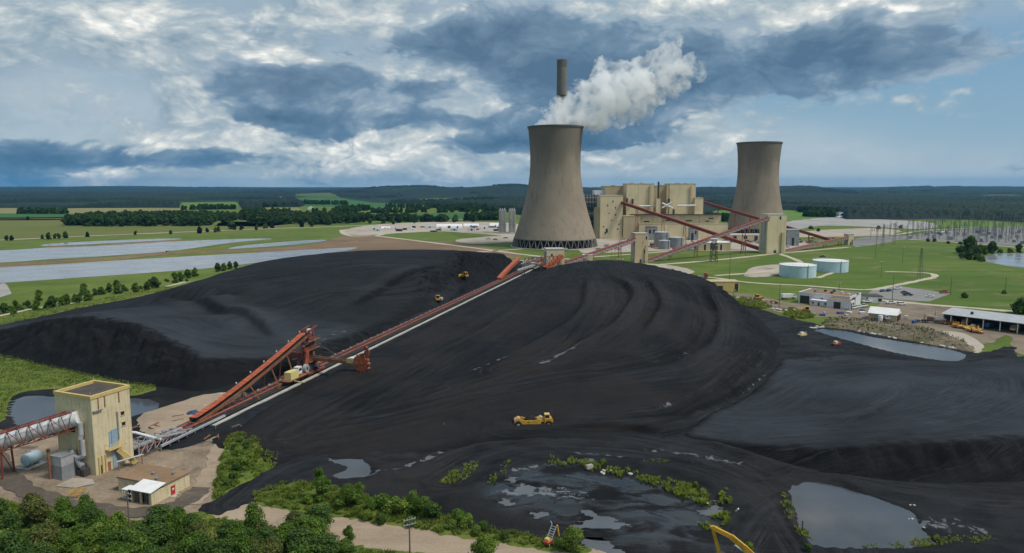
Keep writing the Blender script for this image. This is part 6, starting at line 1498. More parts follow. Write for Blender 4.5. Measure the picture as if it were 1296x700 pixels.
MB().xprism([(-4.4, .7), (.4, .6), (.4, .85), (-4.4, .95)], -1.12, 1.12).build('bowl_floor', Yl, t); MB().b0(-4.5, -4.3, -1.12, 1.12, .9, 2.0).build('ejector', Yl, t)
MB().add(*lump((-1.4, 0, 1.5), 2.7, 1.9, seed=9, squash=.5)).build('coal_load', M['black'], t)
MB().xprism([(-6.2, 1.1), (-4.5, 1.1), (-4.5, 2.9), (-5.2, 3.0), (-6.3, 2.4)], -1.0, 1.0).build('rear_engine', surf('faded_yellow', (.50, .31, .12), (.44, .27, .1), .7, .6, stain=.4), t, bevel=.06)
for s in (-1, 1): MB().bar((.9, s * 1.1, 2.0), (2.9, s * .5, 1.9), .28).build('draft_arm', Yl, t)
MB().xprism([(.6, 2.6), (1.6, 3.3), (2.9, 2.6), (2.7, 1.6), (1.2, 1.5)], -.7, .7).build('gooseneck', M['ochre'], t, bevel=.05)
for x in (4.0, -5.1):
    for s in (-1, 1):
        o = MB().tube((x, s * 1.0, 1.12), (x, s * 1.7, 1.12), 1.12, 22).build('wheel', M['rubber'], t, True); MB().tube((x, s * 1.68, 1.12), (x, s * 1.74, 1.12), .5, 14).build('rim', M['galv'], o, True)
for s in (-.6, .6): MB().b0(5.25, 5.36, s - .18, s + .18, 1.35, 1.6).build('headlight', M['white_roof'], t)
# long-reach excavator at the bottom edge: boom and stick in view
pk = A(902, 667.5, 110.5); bf = A(951, 706, 109)
t = thing('excavator', 'yellow long-reach excavator arm bent over the black pit at the bottom right edge', 'excavator', (bf.x + 1.5, 108.6, yard_z(bf.x + 1.5, 108.6) + .1), 0); off = t.location
hx = bf.x + 1.2
m = MB()
bpts = [Vector((hx, 108.9, bf.z - .6)), A(942, 693, 109.3), A(925, 679, 110), pk]
for i, (a, c) in enumerate(zip(bpts[:-1], bpts[1:])): m.bar(a, c, .5, (.95, .85, .65)[i])
m.build('boom', Yl, t, off=off)
st_e = A(912, 706, 110.8); MB().bar(pk + Vector((-.1, 0, .25)), st_e, .42, .55).build('stick', Yl, t, off=off)
MB().tube(A(905, 664.5, 110.2), A(913, 671, 110.2), .12, 8).build('stick_cylinder', M['white_metal'], t, off=off)
MB().tube(A(930, 690, 109.4), A(946, 702, 109.2), .14, 8).build('boom_cylinder', M['galv'], t, off=off)
MB().b0(-.02, .02, -.3, .3, -.2, .2).build('side_plate', M['red_paint'], t); t.children[-1].location = A(926.5, 681.5, 109.62) - off; t.children[-1].rotation_euler.z = PI / 2
zb = -.1
MB().b0(-1.6, 2.6, -1.5, 1.5, zb + 1.2, zb + 2.7).build('body', Yl, t, bevel=.08); MB().b0(-1.5, .2, .3, 1.45, zb + 2.703, zb + 3.9).build('cab', M['glass'], t)
for s in (-1, 1): MB().xprism([(-2.3, zb + .4), (-1.9, zb + .05), (1.9, zb + .05), (2.3, zb + .4), (2.0, zb + 1.0), (-2.0, zb + 1.0)], s * 1.4 - .35, s * 1.4 + .35).build('track', M['rubber'], t)
MB().tube((0, 0, zb + .9), (0, 0, zb + 1.2), .9, 18).build('turntable', M['dark_steel'], t)
MB().xprism([(-.9, -.6), (.3, -.9), (.7, -.2), (.3, .5), (-.5, .4)], -.5, .5).build('bucket', M['dark_steel'], t); t.children[-1].location = st_e - off + Vector((0, 0, -.4))
# small dewatering rig at the edge of the pit
rg = G(694, 692); rg.z = .5
t = thing('pump_rig', 'small red and yellow pump rig with ladder frame beside the black pit', 'pump rig', rg, .9); t.scale = (.72,) * 3
MB().b0(-1.3, 1.3, -.8, .8, .45, 1.0).build('skid', M['red_paint'], t); MB().b0(-.9, .2, -.6, .6, 1.003, 1.7).build('engine', M['ochre'], t)
m = MB()
for s in (-.7, .7): m.bar((.1, s, .8), (2.6, s, 4.2), .14)
for i in range(7): m.bar((.1 + 2.5 * i / 7, -.7, .8 + 3.4 * i / 7), (.1 + 2.5 * i / 7, .7, .8 + 3.4 * i / 7), .1)
m.build('ladder_frame', M['galv'], t); MB().bar((2.6, -.8, 4.2), (3.4, -.8, 1.0), .35).build('side_arm', Yl, t); MB().bar((2.6, .8, 4.2), (2.0, .8, 5.0), .12).build('mast', M['white_metal'], t)
wheels(t, (-.9, .9), 1.9, .45, .3)
# scrapped machinery rows on the dirt yard
rr = random.Random(21)
def machine(loc, rz, col, sc):
    t = thing('scrap_machine', 'rusty or yellow old machine part in the scrap row in front of the open shed', 'scrap', loc, rz, 'scrapped machinery in front of the open shed'); t.scale = (sc,) * 3
    MB().box((0, 0, .8), (2.6, 1.8, 1.0)).build('body', col, t, bevel=.1); MB().tube((-.9, -1.1, .6), (-.9, 1.1, .6), .6, 12).build('drum', M['rust_steel'], t, True)
    m = MB()
    for i in range(4): m.bar((rr.uniform(-1.4, 1.4), rr.uniform(-1, 1), .2), (rr.uniform(-1.6, 1.6), rr.uniform(-1, 1), rr.uniform(1.2, 2.6)), .18)
    m.build('frame', col, t); return t
for i in range(20):
    f = i / 19; u = 1196 + f * 46 + rr.uniform(-2, 2); v = 410 + f * 12 + rr.uniform(-2, 2)
    machine(gz(u, v), rr.uniform(0, 3), M[rr.choice(('yellow', 'ochre', 'rust_steel', 'yellow'))] if u > 1203 else M['rust_steel'], rr.uniform(.7, 1.15))
for i in range(9):
    machine(gz(1197 + i * 2.4, 400.5 + i * .6 + rr.uniform(-1, 1)), rr.uniform(0, 3), M[rr.choice(('rust_steel', 'rust_steel', 'yellow'))], rr.uniform(.6, .9))
    o = bpy.context.scene.objects[-1]
cr = thing('crane', 'old truck crane with a pale lowered boom in the scrap row', 'crane', gz(1178, 409), -.35)
MB().b0(-4, 3.5, -1.1, 1.1, .7, 1.3).build('chassis', M['dark_steel'], cr); MB().b0(-1.5, 1, -1, 1, 1.303, 2.8).build('house', M['rust_steel'], cr); wheels(cr, (-3.2, -2, 2.4), 2.3, .55, .35)
MB().bar((-2.5, 0, 3.8), (6.0, 0, 1.8), .6, .7).build('boom', M['white_metal'], cr); MB().bar((-2.5, 0, 4.0), (-2.9, 0, 1.3), .3).build('strut', M['rust_steel'], cr)
for i, (u, v, c) in enumerate(((1157, 409.5, 'blue_paint'), (1161, 408.5, 'dark_steel'))):
    t = thing('drum_pallet', 'blue and dark pallet load standing on the dirt left of the old truck crane', 'pallet', gz(u, v), .3, 'pallet loads left of the crane')
    MB().b0(-1, 1, -.7, .7, 0, .2).build('pallet', M['wood'], t); MB().b0(-.9, .9, -.6, .6, .203, 1.3).build('load', M[c], t)
for i in range(24):
    u, v = (rr.uniform(1000, 1100), rr.uniform(393, 400)) if i < 11 else (rr.uniform(1145, 1260), rr.uniform(402, 432)) if i < 18 else (rr.uniform(930, 990), rr.uniform(374, 386))
    if v > 404 + (u - 1145) * .25 and i >= 11: v = 404 + (u - 1145) * .12
    p = gz(u, v); t = thing('yard_crate', 'small crate, spool or parts pile lying about the brown dirt yard', 'crate', p, rr.uniform(0, 3), 'parts lying about the dirt yard')
    w, d, h = rr.uniform(.8, 3.2), rr.uniform(.8, 1.8), rr.uniform(.5, 1.6)
    MB().b0(-w / 2, w / 2, -d / 2, d / 2, 0, h).build('body', M[rr.choice(['rust_steel', 'dark_steel', 'wood', 'galv', 'blue_paint', 'white_metal', 'ochre'])], t, bevel=.05); MB().b0(-w / 2 - .1, w / 2 + .1, -d / 2 - .1, d / 2 + .1, -.1, -.003).build('pallet', M['wood'], t)
for i, (nm, f_) in enumerate((('leftmost', 8), ('second from left', 17), ('third from left', 27), ('fourth from left', 38))):
    q = s0 + Vector((math.cos(aa), math.sin(aa), 0)) * f_ + Vector((-math.sin(aa), math.cos(aa), 0)) * 4.5; q.z = .15
    truck('parked_truck', '%s of the work trucks parked in the shade of the open machine shed' % nm, q, aa + PI / 2 + PI, M[('yellow', 'blue_paint', 'ochre', 'rust_steel')[i]], flat=bool(i % 2), sc=.9)
# floating rigs and debris on the black flat
def barge(label, u, v, c1, c2):
    p = G(u, v); t = thing('work_barge', label, 'barge', (p.x, p.y, yard_z(p.x, p.y) + .1), .5); t.scale = (.8,) * 3
    MB().xprism([(-2.4, 0), (2.2, 0), (2.8, .8), (-2.6, .8)], -1.1, 1.1).build('hull', c1, t); MB().b0(-1.2, .6, -.7, .7, .803, 1.9).build('deck_house', c2, t); MB().bar((.6, 0, .9), (3.2, 0, 1.6), .3).build('arm', c1, t)
barge('small yellow work raft with white front on the black flat by the narrow pond', 1015, 426, M['ochre'], M['white_metal'])
barge('small red and beige work raft on the black flat, just below the narrow pond tip', 1058, 438, M['red_steel'], M['beige'])
for i in range(5):
    p = G(980 + i * 4 + rr.uniform(-2, 2), 392 + i * .6); t = thing('debris_panel', 'pale scrap panel lying on black ground left of the workshop', 'scrap', (p.x, p.y, .5), rr.uniform(0, 3), 'pale scrap panels left of the workshop')
    MB().box((0, 0, .2), (rr.uniform(1.5, 3), rr.uniform(1, 2), .2)).build('panel', M['white_metal'], t)
# riprap along the narrow pond
bank = smooth_line([(q.x, q.y) for q in (G(u, v) for u, v in [(1030, 416), (1060, 414), (1090, 420), (1130, 428), (1170, 434), (1220, 444)])], 14)
M['riprap'] = surf('riprap', (0.40, 0.37, 0.33), (0.50, 0.47, 0.42), .8, .9, stain=.3)
def rock_mesh(seed):
    bm = bmesh.new(); bmesh.ops.create_icosphere(bm, subdivisions=1, radius=1)
    for v in bm.verts: v.co *= 1 + .35 * mnoise.noise(v.co * 1.3 + Vector((seed, 0, 0))); v.co.z *= .6
    me = bpy.data.meshes.new('boulder'); bm.to_mesh(me); bm.free(); me.materials.append(M['riprap']); return me
rocks = [rock_mesh(i * 3.7) for i in range(4)]
for i in range(70):
    q = bank[int(rr.uniform(0, len(bank) - 1))]; o = bpy.data.objects.new('boulder', rr.choice(rocks)); COL.objects.link(o)
    o.location = (q[0] + rr.uniform(-2, 2), q[1] + rr.uniform(-2.5, 1.5), .45); s = rr.uniform(.25, .9); o.scale = (s * rr.uniform(1, 2), s, s); o.rotation_euler.z = rr.uniform(0, 6)
    tag(o, 'pale broken rock on the bank of the narrow pond below the workshop', 'rock', 'pale rocks along the narrow pond')
for i in range(13):
    u, v = rr.choice(((745, 594), (768, 599), (790, 605), (700, 588), (893, 640), (1150, 640), (1158, 655), (1163, 668))); p = G(u + rr.uniform(-8, 8), v + rr.uniform(-3, 3))
    o = bpy.data.objects.new('boulder', rr.choice(rocks)); COL.objects.link(o); s = rr.uniform(.15, .5); o.location = (p.x, p.y, yard_z(p.x, p.y) + s * .2); o.scale = (s * 1.4, s, s); o.rotation_euler.z = rr.uniform(0, 6)
    tag(o, 'pale rock lying at the black edge of the lower pits', 'rock', 'pale rocks along the lower pits')
p = G(746, 595); t = thing('culvert_block', 'pale pinkish concrete culvert block on the grassy rim of the black pit', 'concrete block', (p.x, p.y, .5), .4); MB().box((0, 0, .3), (1.6, 1.0, .9)).build('block', M['concrete'], t, bevel=.06); MB().box((0, -.2, .8), (1.0, .5, .25)).build('lip', M['concrete'], t)
p = G(1015, 676); t = thing('marker_post', 'thin dark post standing in the pond at the lower right', 'post', (p.x, p.y, -.2)); MB().tube((0, 0, 0), (0, 0, 2.6), .14, 8, .1).build('stake', M['dark_steel'], t); MB().tube((0, 0, 2.6), (0, 0, 2.75), .17, 8).build('cap', M['dark_steel'], t)

# ---------------------------------------------------------------- poles and wires
def utility_pole(label, loc, h, rz, arms=2, name='utility_pole', r=.16, group=None):
    t = thing(name, label, 'pole', loc, rz, group)
    MB().tube((0, 0, -.3), (0, 0, h), r, 10, r * .7).build('pole', M['wood'], t, True)
    for i in range(arms):
        z = h - .35 - i * .9; o = MB().bar((-1.1, -.12, z), (1.1, -.12, z), .1, .13).build('crossarm', M['grey_steel'], t)
        for x in (-1.0, -.45, .45, 1.0): MB().tube((x, -.12, z + .06), (x, -.12, z + .3), .06, 6, .04).build('insulator', M['white_metal'], o)
    return t
pA = G(519, 711); up_ = utility_pole('wooden utility pole with white insulators beside the pale sand road', pA, A(519, 655, pA.y).z, .5)
MB().tube((.35, -.2, up_.children[0].dimensions.z - 2.6), (.35, -.2, up_.children[0].dimensions.z - 1.7), .25, 12).build('transformer_can', M['galv'], up_)
pB = G(166, 696); utility_pole('grey lattice-headed pole rising from the trees in front of the low beige shed', pB, A(163, 622, pB.y).z, -.4, 2, r=.14)
topA = Vector((pA.x, pA.y, A(519, 657, pA.y).z)); m = MB(); wt = thing('power_line', 'thin grey overhead wires running right from the utility pole over the sand road', 'power line', topA); off = wt.location
end = Vector((75, 100, 8))
for dy in (-.9, 0, .9):
    for a_, b_ in ((topA, end), ):
        pts = []
        for i in range(15):
            f = i / 14; q = a_.lerp(b_, f); q.z -= 4 * 1.4 * f * (1 - f); q += Vector((.3 * dy, dy, 0)); pts.append(q)
        MB().path(pts, .014, 5).build('wire', M['dark_steel'], wt, off=off)
def mast(u, v0, v1, lab, r=.2, lattice=False, lamp=False, group=None):
    p = G(u, v1); h = A(u, v0, p.y).z; t = thing('lattice_mast' if lattice else ('light_pole' if lamp else 'utility_pole'), lab, 'mast' if lattice else 'pole', p, random.uniform(0, 1), group)
    if lattice:
        m = MB(); w = 1.3
        for a in (-1, 1):
            for b in (-1, 1): m.bar((a * w, b * w, 0), (a * .3, b * .3, h), .11)
        m.build('leg_frame', M['dark_steel'], t); m = MB()
        for i in range(9):
            z0, z1 = h * i / 9, h * (i + 1) / 9; r0, r1 = w - (w - .3) * i / 9, w - (w - .3) * (i + 1) / 9
            m.bar((-r0, -r0, z0), (r1, -r1, z1), .06); m.bar((r0, r0, z0), (-r1, r1, z1), .06); m.bar((-r0, r0, z0), (-r1, -r1, z1), .06); m.bar((r0, -r0, z0), (r1, r1, z1), .06)
        m.build('bracing', M['dark_steel'], t); MB().bar((-2.2, 0, h * .9), (2.2, 0, h * .9), .16).build('crossarm', M['dark_steel'], t)
    else:
        MB().tube((0, 0, -.2), (0, 0, h), r, 8, r * .6).build('pole', M['wood'], t)
        MB().bar((-.9, 0, h - .4), (.9, 0, h - .4), .14).build('lamp_arm' if lamp else 'crossarm', M['grey_steel'], t)
        if lamp: MB().box((.9, 0, h - .5), (.7, .35, .2)).build('lamp_head', M['white_metal'], t); MB().box((-.9, 0, h - .5), (.7, .35, .2)).build('lamp_head', M['white_metal'], t)
    return t
mast(1164, 314, 352, 'dark lattice mast standing on the bright lawn right of the fuel tanks', lattice=True)
mast(923, 318, 358, 'tall thin pole rising behind the small beige flat building')
mast(1129, 345, 383, 'wooden pole at the lower left corner of the asphalt lot')
mast(1203, 350, 373, 'wooden pole beside the red pickup at the asphalt lot')
mast(1272, 350, 372, 'thin pole above the small bush on the bright lawn')
mast(986, 358, 390, 'thin pole left of the white workshop')
mast(928, 366, 388, 'pale light pole in front of the small beige flat building', lamp=True)
mast(1061, 357, 378, 'thin light pole standing behind the white workshop roof', lamp=True)
mast(1183, 393, 406, 'thin pole at the left corner of the open shed', lamp=True)
mast(1108, 290, 326, 'thin pole on the lawn far left of the fenced substation'); mast(1117, 284, 312, 'lattice mast left of the main substation', lattice=True); mast(1131, 282, 310, 'second lattice mast left of the main substation, nearer its gantries', lattice=True)
for i, u in enumerate((1192, 1212, 1236, 1258, 1281)):
    mast(u, 262 + (i % 2) * 4, 297, 'tall thin steel mast towering over the substation gantries', lattice=True, group='tall masts of the substation')
for u, v0, v1 in ((774, 312, 338), (778, 312, 338)): mast(u, v0, v1, 'one of two thin dark poles left of the weathered transfer house', r=.18, group='pair of poles at the transfer house')
for u, v0, v1 in ((906, 310, 336), (1115, 330, 352), (1142, 312, 334)): mast(u, v0, v1, 'thin grey light pole standing on open grass', r=.14, lamp=True, group='light poles on the grass')
# ---------------------------------------------------------------- trees and bushes
M['leaf_mid'] = leaf_mat('leaf_mid', (0.032, 0.070, 0.010), (0.085, 0.155, 0.020), (0.155, 0.235, 0.036))
M['leaf_light'] = leaf_mat('leaf_light', (0.05, 0.095, 0.012), (0.12, 0.19, 0.024), (0.20, 0.27, 0.045))
M['leaf_dark'] = leaf_mat('leaf_dark', (0.020, 0.046, 0.011), (0.050, 0.098, 0.018), (0.095, 0.155, 0.030), .2)
M['leaf_olive'] = leaf_mat('leaf_olive', (0.045, 0.060, 0.014), (0.095, 0.115, 0.026), (0.16, 0.17, 0.05))
M['leaf_far'] = leaf_mat('leaf_far', (0.003, 0.010, 0.008), (0.007, 0.019, 0.012), (0.015, 0.034, 0.016), .1)
M['reed'] = leaf_mat('reed_leaf', (0.10, 0.14, 0.018), (0.19, 0.25, 0.03), (0.30, 0.33, 0.08), .35)
M['grass_tuft'] = leaf_mat('grass_tuft_leaf', (0.065, 0.105, 0.014), (0.13, 0.19, 0.025), (0.24, 0.26, 0.06), .35)
M['scrub'] = leaf_mat('scrub_leaf', (0.06, 0.06, 0.03), (0.11, 0.105, 0.05), (0.16, 0.17, 0.06), .25)
M['bark'] = surf('bark', (0.09, 0.07, 0.055), (0.13, 0.10, 0.08), 2.0, .95)

def leaf_quads(rng, C, N, size, tone, jit=.5):
    """leaf-clump faces at centres C with outward normals N"""
    n = len(C); r = rng.normal(0, 1, (n, 3)); nn = N + r * jit; nn /= np.linalg.norm(nn, axis=1)[:, None] + 1e-9
    a = np.cross(nn, rng.normal(0, 1, (n, 3))); a /= np.linalg.norm(a, axis=1)[:, None] + 1e-9; b = np.cross(nn, a)
    s = size * rng.uniform(.55, 1.35, (n, 1)); e = rng.uniform(.5, .9, (n, 1))
    V = np.stack([C - a * s, C - b * s * e, C + a * s + nn * s * .3, C + b * s * e], 1).reshape(-1, 3)
    F = np.arange(4 * n).reshape(-1, 4); return V, F, np.repeat(tone, 4)
def crown_data(seed, h, r, n_leaf, size, kind='round', base=.25):
    """leaf clumps gathered on several lobes: uneven outline, gaps between the lobes"""
    rng = np.random.default_rng(seed); L = []
    nl = {'round': 11, 'tall': 12, 'bush': 9, 'flat': 10}[kind]
    for i in range(nl):
        f = (i + .5) / nl; z = h * (base + (1 - base) * f) if kind != 'bush' else h * (.15 + .75 * rng.random())
        env = math.sin(PI * min(1, .18 + .82 * f)) ** .7 if kind in ('round', 'tall') else (1 - .55 * (z / h))
        a = rng.uniform(0, 2 * PI); d = r * env * rng.uniform(.25, .75)
        L.append((d * math.cos(a), d * math.sin(a), z - h * .06, r * rng.uniform(.32, .55) * (.7 + .3 * env)))
    L.append((0, 0, h * .62, r * .62)); L = np.array(L)
    w = L[:, 3] ** 2; pick = rng.choice(len(L), n_leaf, p=w / w.sum())
    d = rng.normal(0, 1, (n_leaf, 3)); d /= np.linalg.norm(d, axis=1)[:, None]
    d[:, 2] = np.where(d[:, 2] < -.35, -d[:, 2], d[:, 2])
    rad = L[pick, 3] * rng.uniform(.62, 1.18, n_leaf) * np.where(rng.random(n_leaf) < .06, 1.25, 1)
    C = L[pick, :3] + d * rad[:, None] * np.array([1, 1, .85])
    C[:, 2] = np.maximum(C[:, 2], h * .05)
    lobe_t = rng.uniform(-.26, .26, len(L))
    tone = np.clip(.5 + lobe_t[pick] + rng.normal(0, .17, n_leaf), 0, 1)
    V, F, T = leaf_quads(rng, C, d, size, tone)
    # inner mass of darker leaf clumps so the crown is not see-through everywhere
    vs = [V]; fs = [F]; ts = [T]; o = len(V)
    for (x, y, z, q) in L:
        n = 60; dd = rng.normal(0, 1, (n, 3)); dd /= np.linalg.norm(dd, axis=1)[:, None]
        Cc = np.array([x, y, z]) + dd * q * rng.uniform(.3, .6, (n, 1)); v, f, t_ = leaf_quads(rng, Cc, dd, size * 1.9, np.clip(rng.normal(.25, .12, n), 0, 1))
        vs.append(v); fs.append(f + o); ts.append(t_); o += len(v)
    return np.concatenate(vs), np.concatenate(fs), np.concatenate(ts), L
def make_tree(name, label, cat, seed, h, r, n_leaf, size, mat, kind='round', base=.25, group=None):
    t = thing(name, label, cat, (0, 0, 0), 0, group)
    V, F, T, L = crown_data(seed, h, r, n_leaf, size, kind, base)
    np_mesh('crown' if kind != 'bush' else 'foliage', V, F, mat, t, False, {'tone': T})
    m = MB(); tr = max(.06, h * .022)
    if kind != 'bush':
        m.tube((0, 0, -.4), (0, 0, h * .5), tr * 1.3, 7, tr * .7)
        for x, y, z, q in L[:8]: m.tube((0, 0, h * rr.uniform(.22, .5)), (x, y, z), tr * .5, 5, tr * .15)
        m.build('trunk', M['bark'], t)
    else:
        for x, y, z, q in L[:5]: m.tube((x * .15, y * .15, -.2), (x, y, z), tr * .6, 5, tr * .2)
        m.build('stem', M['bark'], t)
    return t
rr = random.Random(77)
_unused = []
def family(count, **k):
    out = []
    for i in range(count):
        t = make_tree(k.get('name', 'tree'), 'x', k.get('cat', 'tree'), k['seed'] + i, k['h'], k['r'], k['n'], k['size'], k['mat'] if not isinstance(k['mat'], list) else k['mat'][i % len(k['mat'])], k.get('kind', 'round'), k.get('base', .25)); out.append(t); _unused.append(t)
    return out
near_t = family(7, seed=100, h=5.8, r=2.9, n=4200, size=.17, mat=[M['leaf_mid'], M['leaf_dark'], M['leaf_mid'], M['leaf_light'], M['leaf_dark'], M['leaf_mid'], M['leaf_olive']], base=.1)
near_tall = family(2, seed=130, h=7.5, r=2.2, n=3600, size=.17, mat=[M['leaf_mid'], M['leaf_light']], kind='tall', base=.1)
near_b = family(4, seed=150, h=2.6, r=1.7, n=1700, size=.15, mat=[M['leaf_light'], M['leaf_mid'], M['leaf_light'], M['leaf_dark']], kind='bush', name='bush', cat='bush')
mid_t = family(5, seed=200, h=8, r=3.4, n=1100, size=.42, mat=[M['leaf_dark'], M['leaf_mid'], M['leaf_dark']], base=.12)
mid_b = family(3, seed=230, h=4.0, r=3.2, n=700, size=.36, mat=[M['leaf_dark'], M['leaf_mid']], kind='bush', name='bush', cat='bush')
far_t = family(5, seed=260, h=12, r=5.2, n=420, size=.95, mat=[M['leaf_dark'], M['leaf_far'], M['leaf_dark']], base=.08)
_src = set(_unused); _done = set()
def plant(src, loc, label, group=None, sc=1.0, name=None, sz=None):
    if src in _src and src not in _done: o = src; _done.add(src)
    else: o = copy_tree(src)
    o.location = loc; o.scale = (sc, sc, sz or sc); o.rotation_euler.z = rr.uniform(0, 6.28); o['label'] = label
    if group: o['group'] = group
    elif 'group' in o: del o['group']
    return o
# row of trees along the pale path left of the heap
ordn = ['first', 'second', 'third', 'fourth', 'fifth', 'sixth', 'seventh', 'eighth', 'ninth', 'tenth', 'eleventh', 'twelfth', 'thirteenth', 'fourteenth', 'fifteenth', 'sixteenth', 'seventeenth', 'eighteenth', 'nineteenth', 'twentieth', 'twenty-first', 'twenty-second', 'twenty-third', 'twenty-fourth', 'twenty-fifth', 'twenty-sixth']
row = [(-6, 399, 11), (6, 397, 11), (20, 391, 9), (36, 389, 7), (46, 394, 11), (49, 381, 11), (66, 390, 12), (79, 387, 9), (85, 386, 11), (95, 382, 8), (100, 384, 9), (106, 373, 11), (112, 382, 11), (120, 374, 7), (128, 373, 8), (139, 370, 9), (150, 372, 11), (148, 366, 9), (172, 371, 10), (187, 368, 9), (196, 366, 12), (222, 358, 8), (229, 356, 7), (238, 352, 9), (247, 350, 9)]
row.sort()
for i, (u, v, hp_) in enumerate(row):
    p = G(u, v); hh = hp_ / FP * (p.y + 10) * 1.25
    s = rr.choice(mid_t); plant(s, p, '%s tree from the left in the row along the pale path' % ordn[i], 'trees in the row along the pale path', hh / 8.0)
for i, (u, v, hp_) in enumerate(((276, 344, 11), (284, 343, 10), (291, 341, 10), (299, 340, 9))):
    p = G(u, v); plant(rr.choice(mid_t), p, '%s of four trees peeping over the crest of the left coal heap' % ('leftmost', 'second from left', 'second from right', 'rightmost')[i], 'trees behind the left heap crest', hp_ / FP * p.y / 8.0)
for i in range(34):
    f = rr.random(); u = -5 + f * 250; v = 402 - f * 48 + rr.uniform(-9, 2); p = G(u, v)
    plant(rr.choice(mid_b), p, 'low green bush between the trees along the pale path', 'bushes along the pale path', rr.uniform(.3, .75))
# field trees near the far road
for i, (u, v, hp_) in enumerate(((9, 304.5, 6), (15, 304.5, 6), (54, 302.5, 5), (62, 303, 8), (70, 302, 6), (74, 302, 6), (83, 301.5, 8), (111, 300, 6), (172, 297.5, 5), (216, 296.5, 5), (253, 295.5, 8), (262, 294, 5), (273, 294, 6), (277, 293, 6), (293, 290, 12), (297, 291, 7), (306, 291, 6), (325, 291, 6), (336, 289.5, 7), (344, 289, 7), (382, 287.5, 8), (395, 287, 7), (35, 278, 4), (468, 283, 7), (485, 283, 10), (497, 284, 7), (503, 282, 9), (540, 281, 8), (563, 281, 9), (575, 281.5, 7), (598, 281, 6), (525, 282.5, 5))):
    p = G(u, v); plant(rr.choice(far_t), p, 'dark round field tree standing near the far pale road', 'field trees near the far road', hp_ / FP * p.y / 11.5)
# bushes on the lawn and at the small right pond
for u, v, hp_, lab in ((1220, 377, 6, 'small round bush alone on the bright lawn above the open shed'), (1271, 372, 4, 'tiny bush at the foot of a thin pole on the bright lawn'), (1296, 397, 18, 'dark bush cut by the right edge of the photo above the open shed roof')):
    p = G(u, v); plant(rr.choice(mid_b), p, lab, None, hp_ / FP * p.y / 3.6)
for u, v, hp_ in ((1217, 320, 10), (1218, 327, 8), (1228, 322, 12), (1234, 323, 13), (1240, 322, 12), (1247, 320, 9), (1236, 329, 8), (1242, 331, 7), (1226, 329, 7), (1256, 321, 8), (1266, 320, 5), (1278, 320, 6), (1290, 320, 6), (1303, 320, 7)):
    p = G(u, v); plant(rr.choice(mid_b + mid_t[:1]), p, 'dark green bush in the clump round the small right-hand pond', 'bushes round the small right-hand pond', hp_ / FP * p.y / 4.2)
for u, v in ((1174, 306), (1183, 306), (1200, 308.5), (1234, 310), (1215, 309)):
    p = G(u, v); plant(rr.choice(mid_b), p, 'low dark bush at the lawn edge before the substation', 'bushes before the substation', rr.uniform(.7, 1.0))
for u, v in ((1112, 290), (1036, 293), (1026, 290), (1140, 289)):
    p = G(u, v); plant(rr.choice(mid_b), p, 'small dark tree on the pale far pads at the right', 'small trees on the far pads', rr.uniform(1.0, 1.5))
p = G(634, 246)
# wood on the left: a mass of trees
def wood(name, px, n, hgt, seed, mat=None, z=0, label=None):
    """a far-off wood: many leaf-clump crowns in one mass"""
    rng = np.random.default_rng(seed); poly = poly_px(px, smooth=False); P = np.array(poly); lo, hi = P.min(0), P.max(0); pts = []
    while len(pts) < n:
        q = lo + (hi - lo) * rng.random((n * 3, 2)); s = poly_sdf(poly, q[:, 0], q[:, 1]); pts += [tuple(a) for a in q[s > 0]]
    pts = pts[:n]; vs = []; fs = []; ts = []; o = 0
    protos = [crown_data(seed + 50 + i, 1.0, .42, 170, .085, 'round', .05)[:3] for i in range(4)]
    for x, y in pts:
        V, F, T = protos[rng.integers(4)]; s = hgt * rng.uniform(.75, 1.15); a = rng.uniform(0, 6.28)
        R_ = np.array([[math.cos(a), -math.sin(a), 0], [math.sin(a), math.cos(a), 0], [0, 0, 1]])
        W = (V * np.array([1.15, 1.15, 1])) @ R_.T * s + np.array([x, y, z]); vs.append(W); fs.append(F + o); ts.append(np.clip(T + rng.uniform(-.25, .2), 0, 1)); o += len(W)
    ob = np_mesh(name, np.concatenate(vs), np.concatenate(fs), mat or M['leaf_dark'], None, False, {'tone': np.concatenate(ts)})
    return tag(ob, kind='stuff')
wood('woodland', [(82, 286), (90, 283), (120, 277.5), (200, 276), (262, 276), (272, 281), (268, 286), (200, 286.5), (140, 287)], 420, 15, 5)
wood('woodland', [(268, 280), (275, 276), (330, 273), (420, 275), (470, 279), (440, 285), (380, 285), (330, 281)], 230, 13, 6)
wood('woodland', [(470, 278), (480, 276.5), (560, 279), (580, 281), (500, 282)], 40, 12, 7)
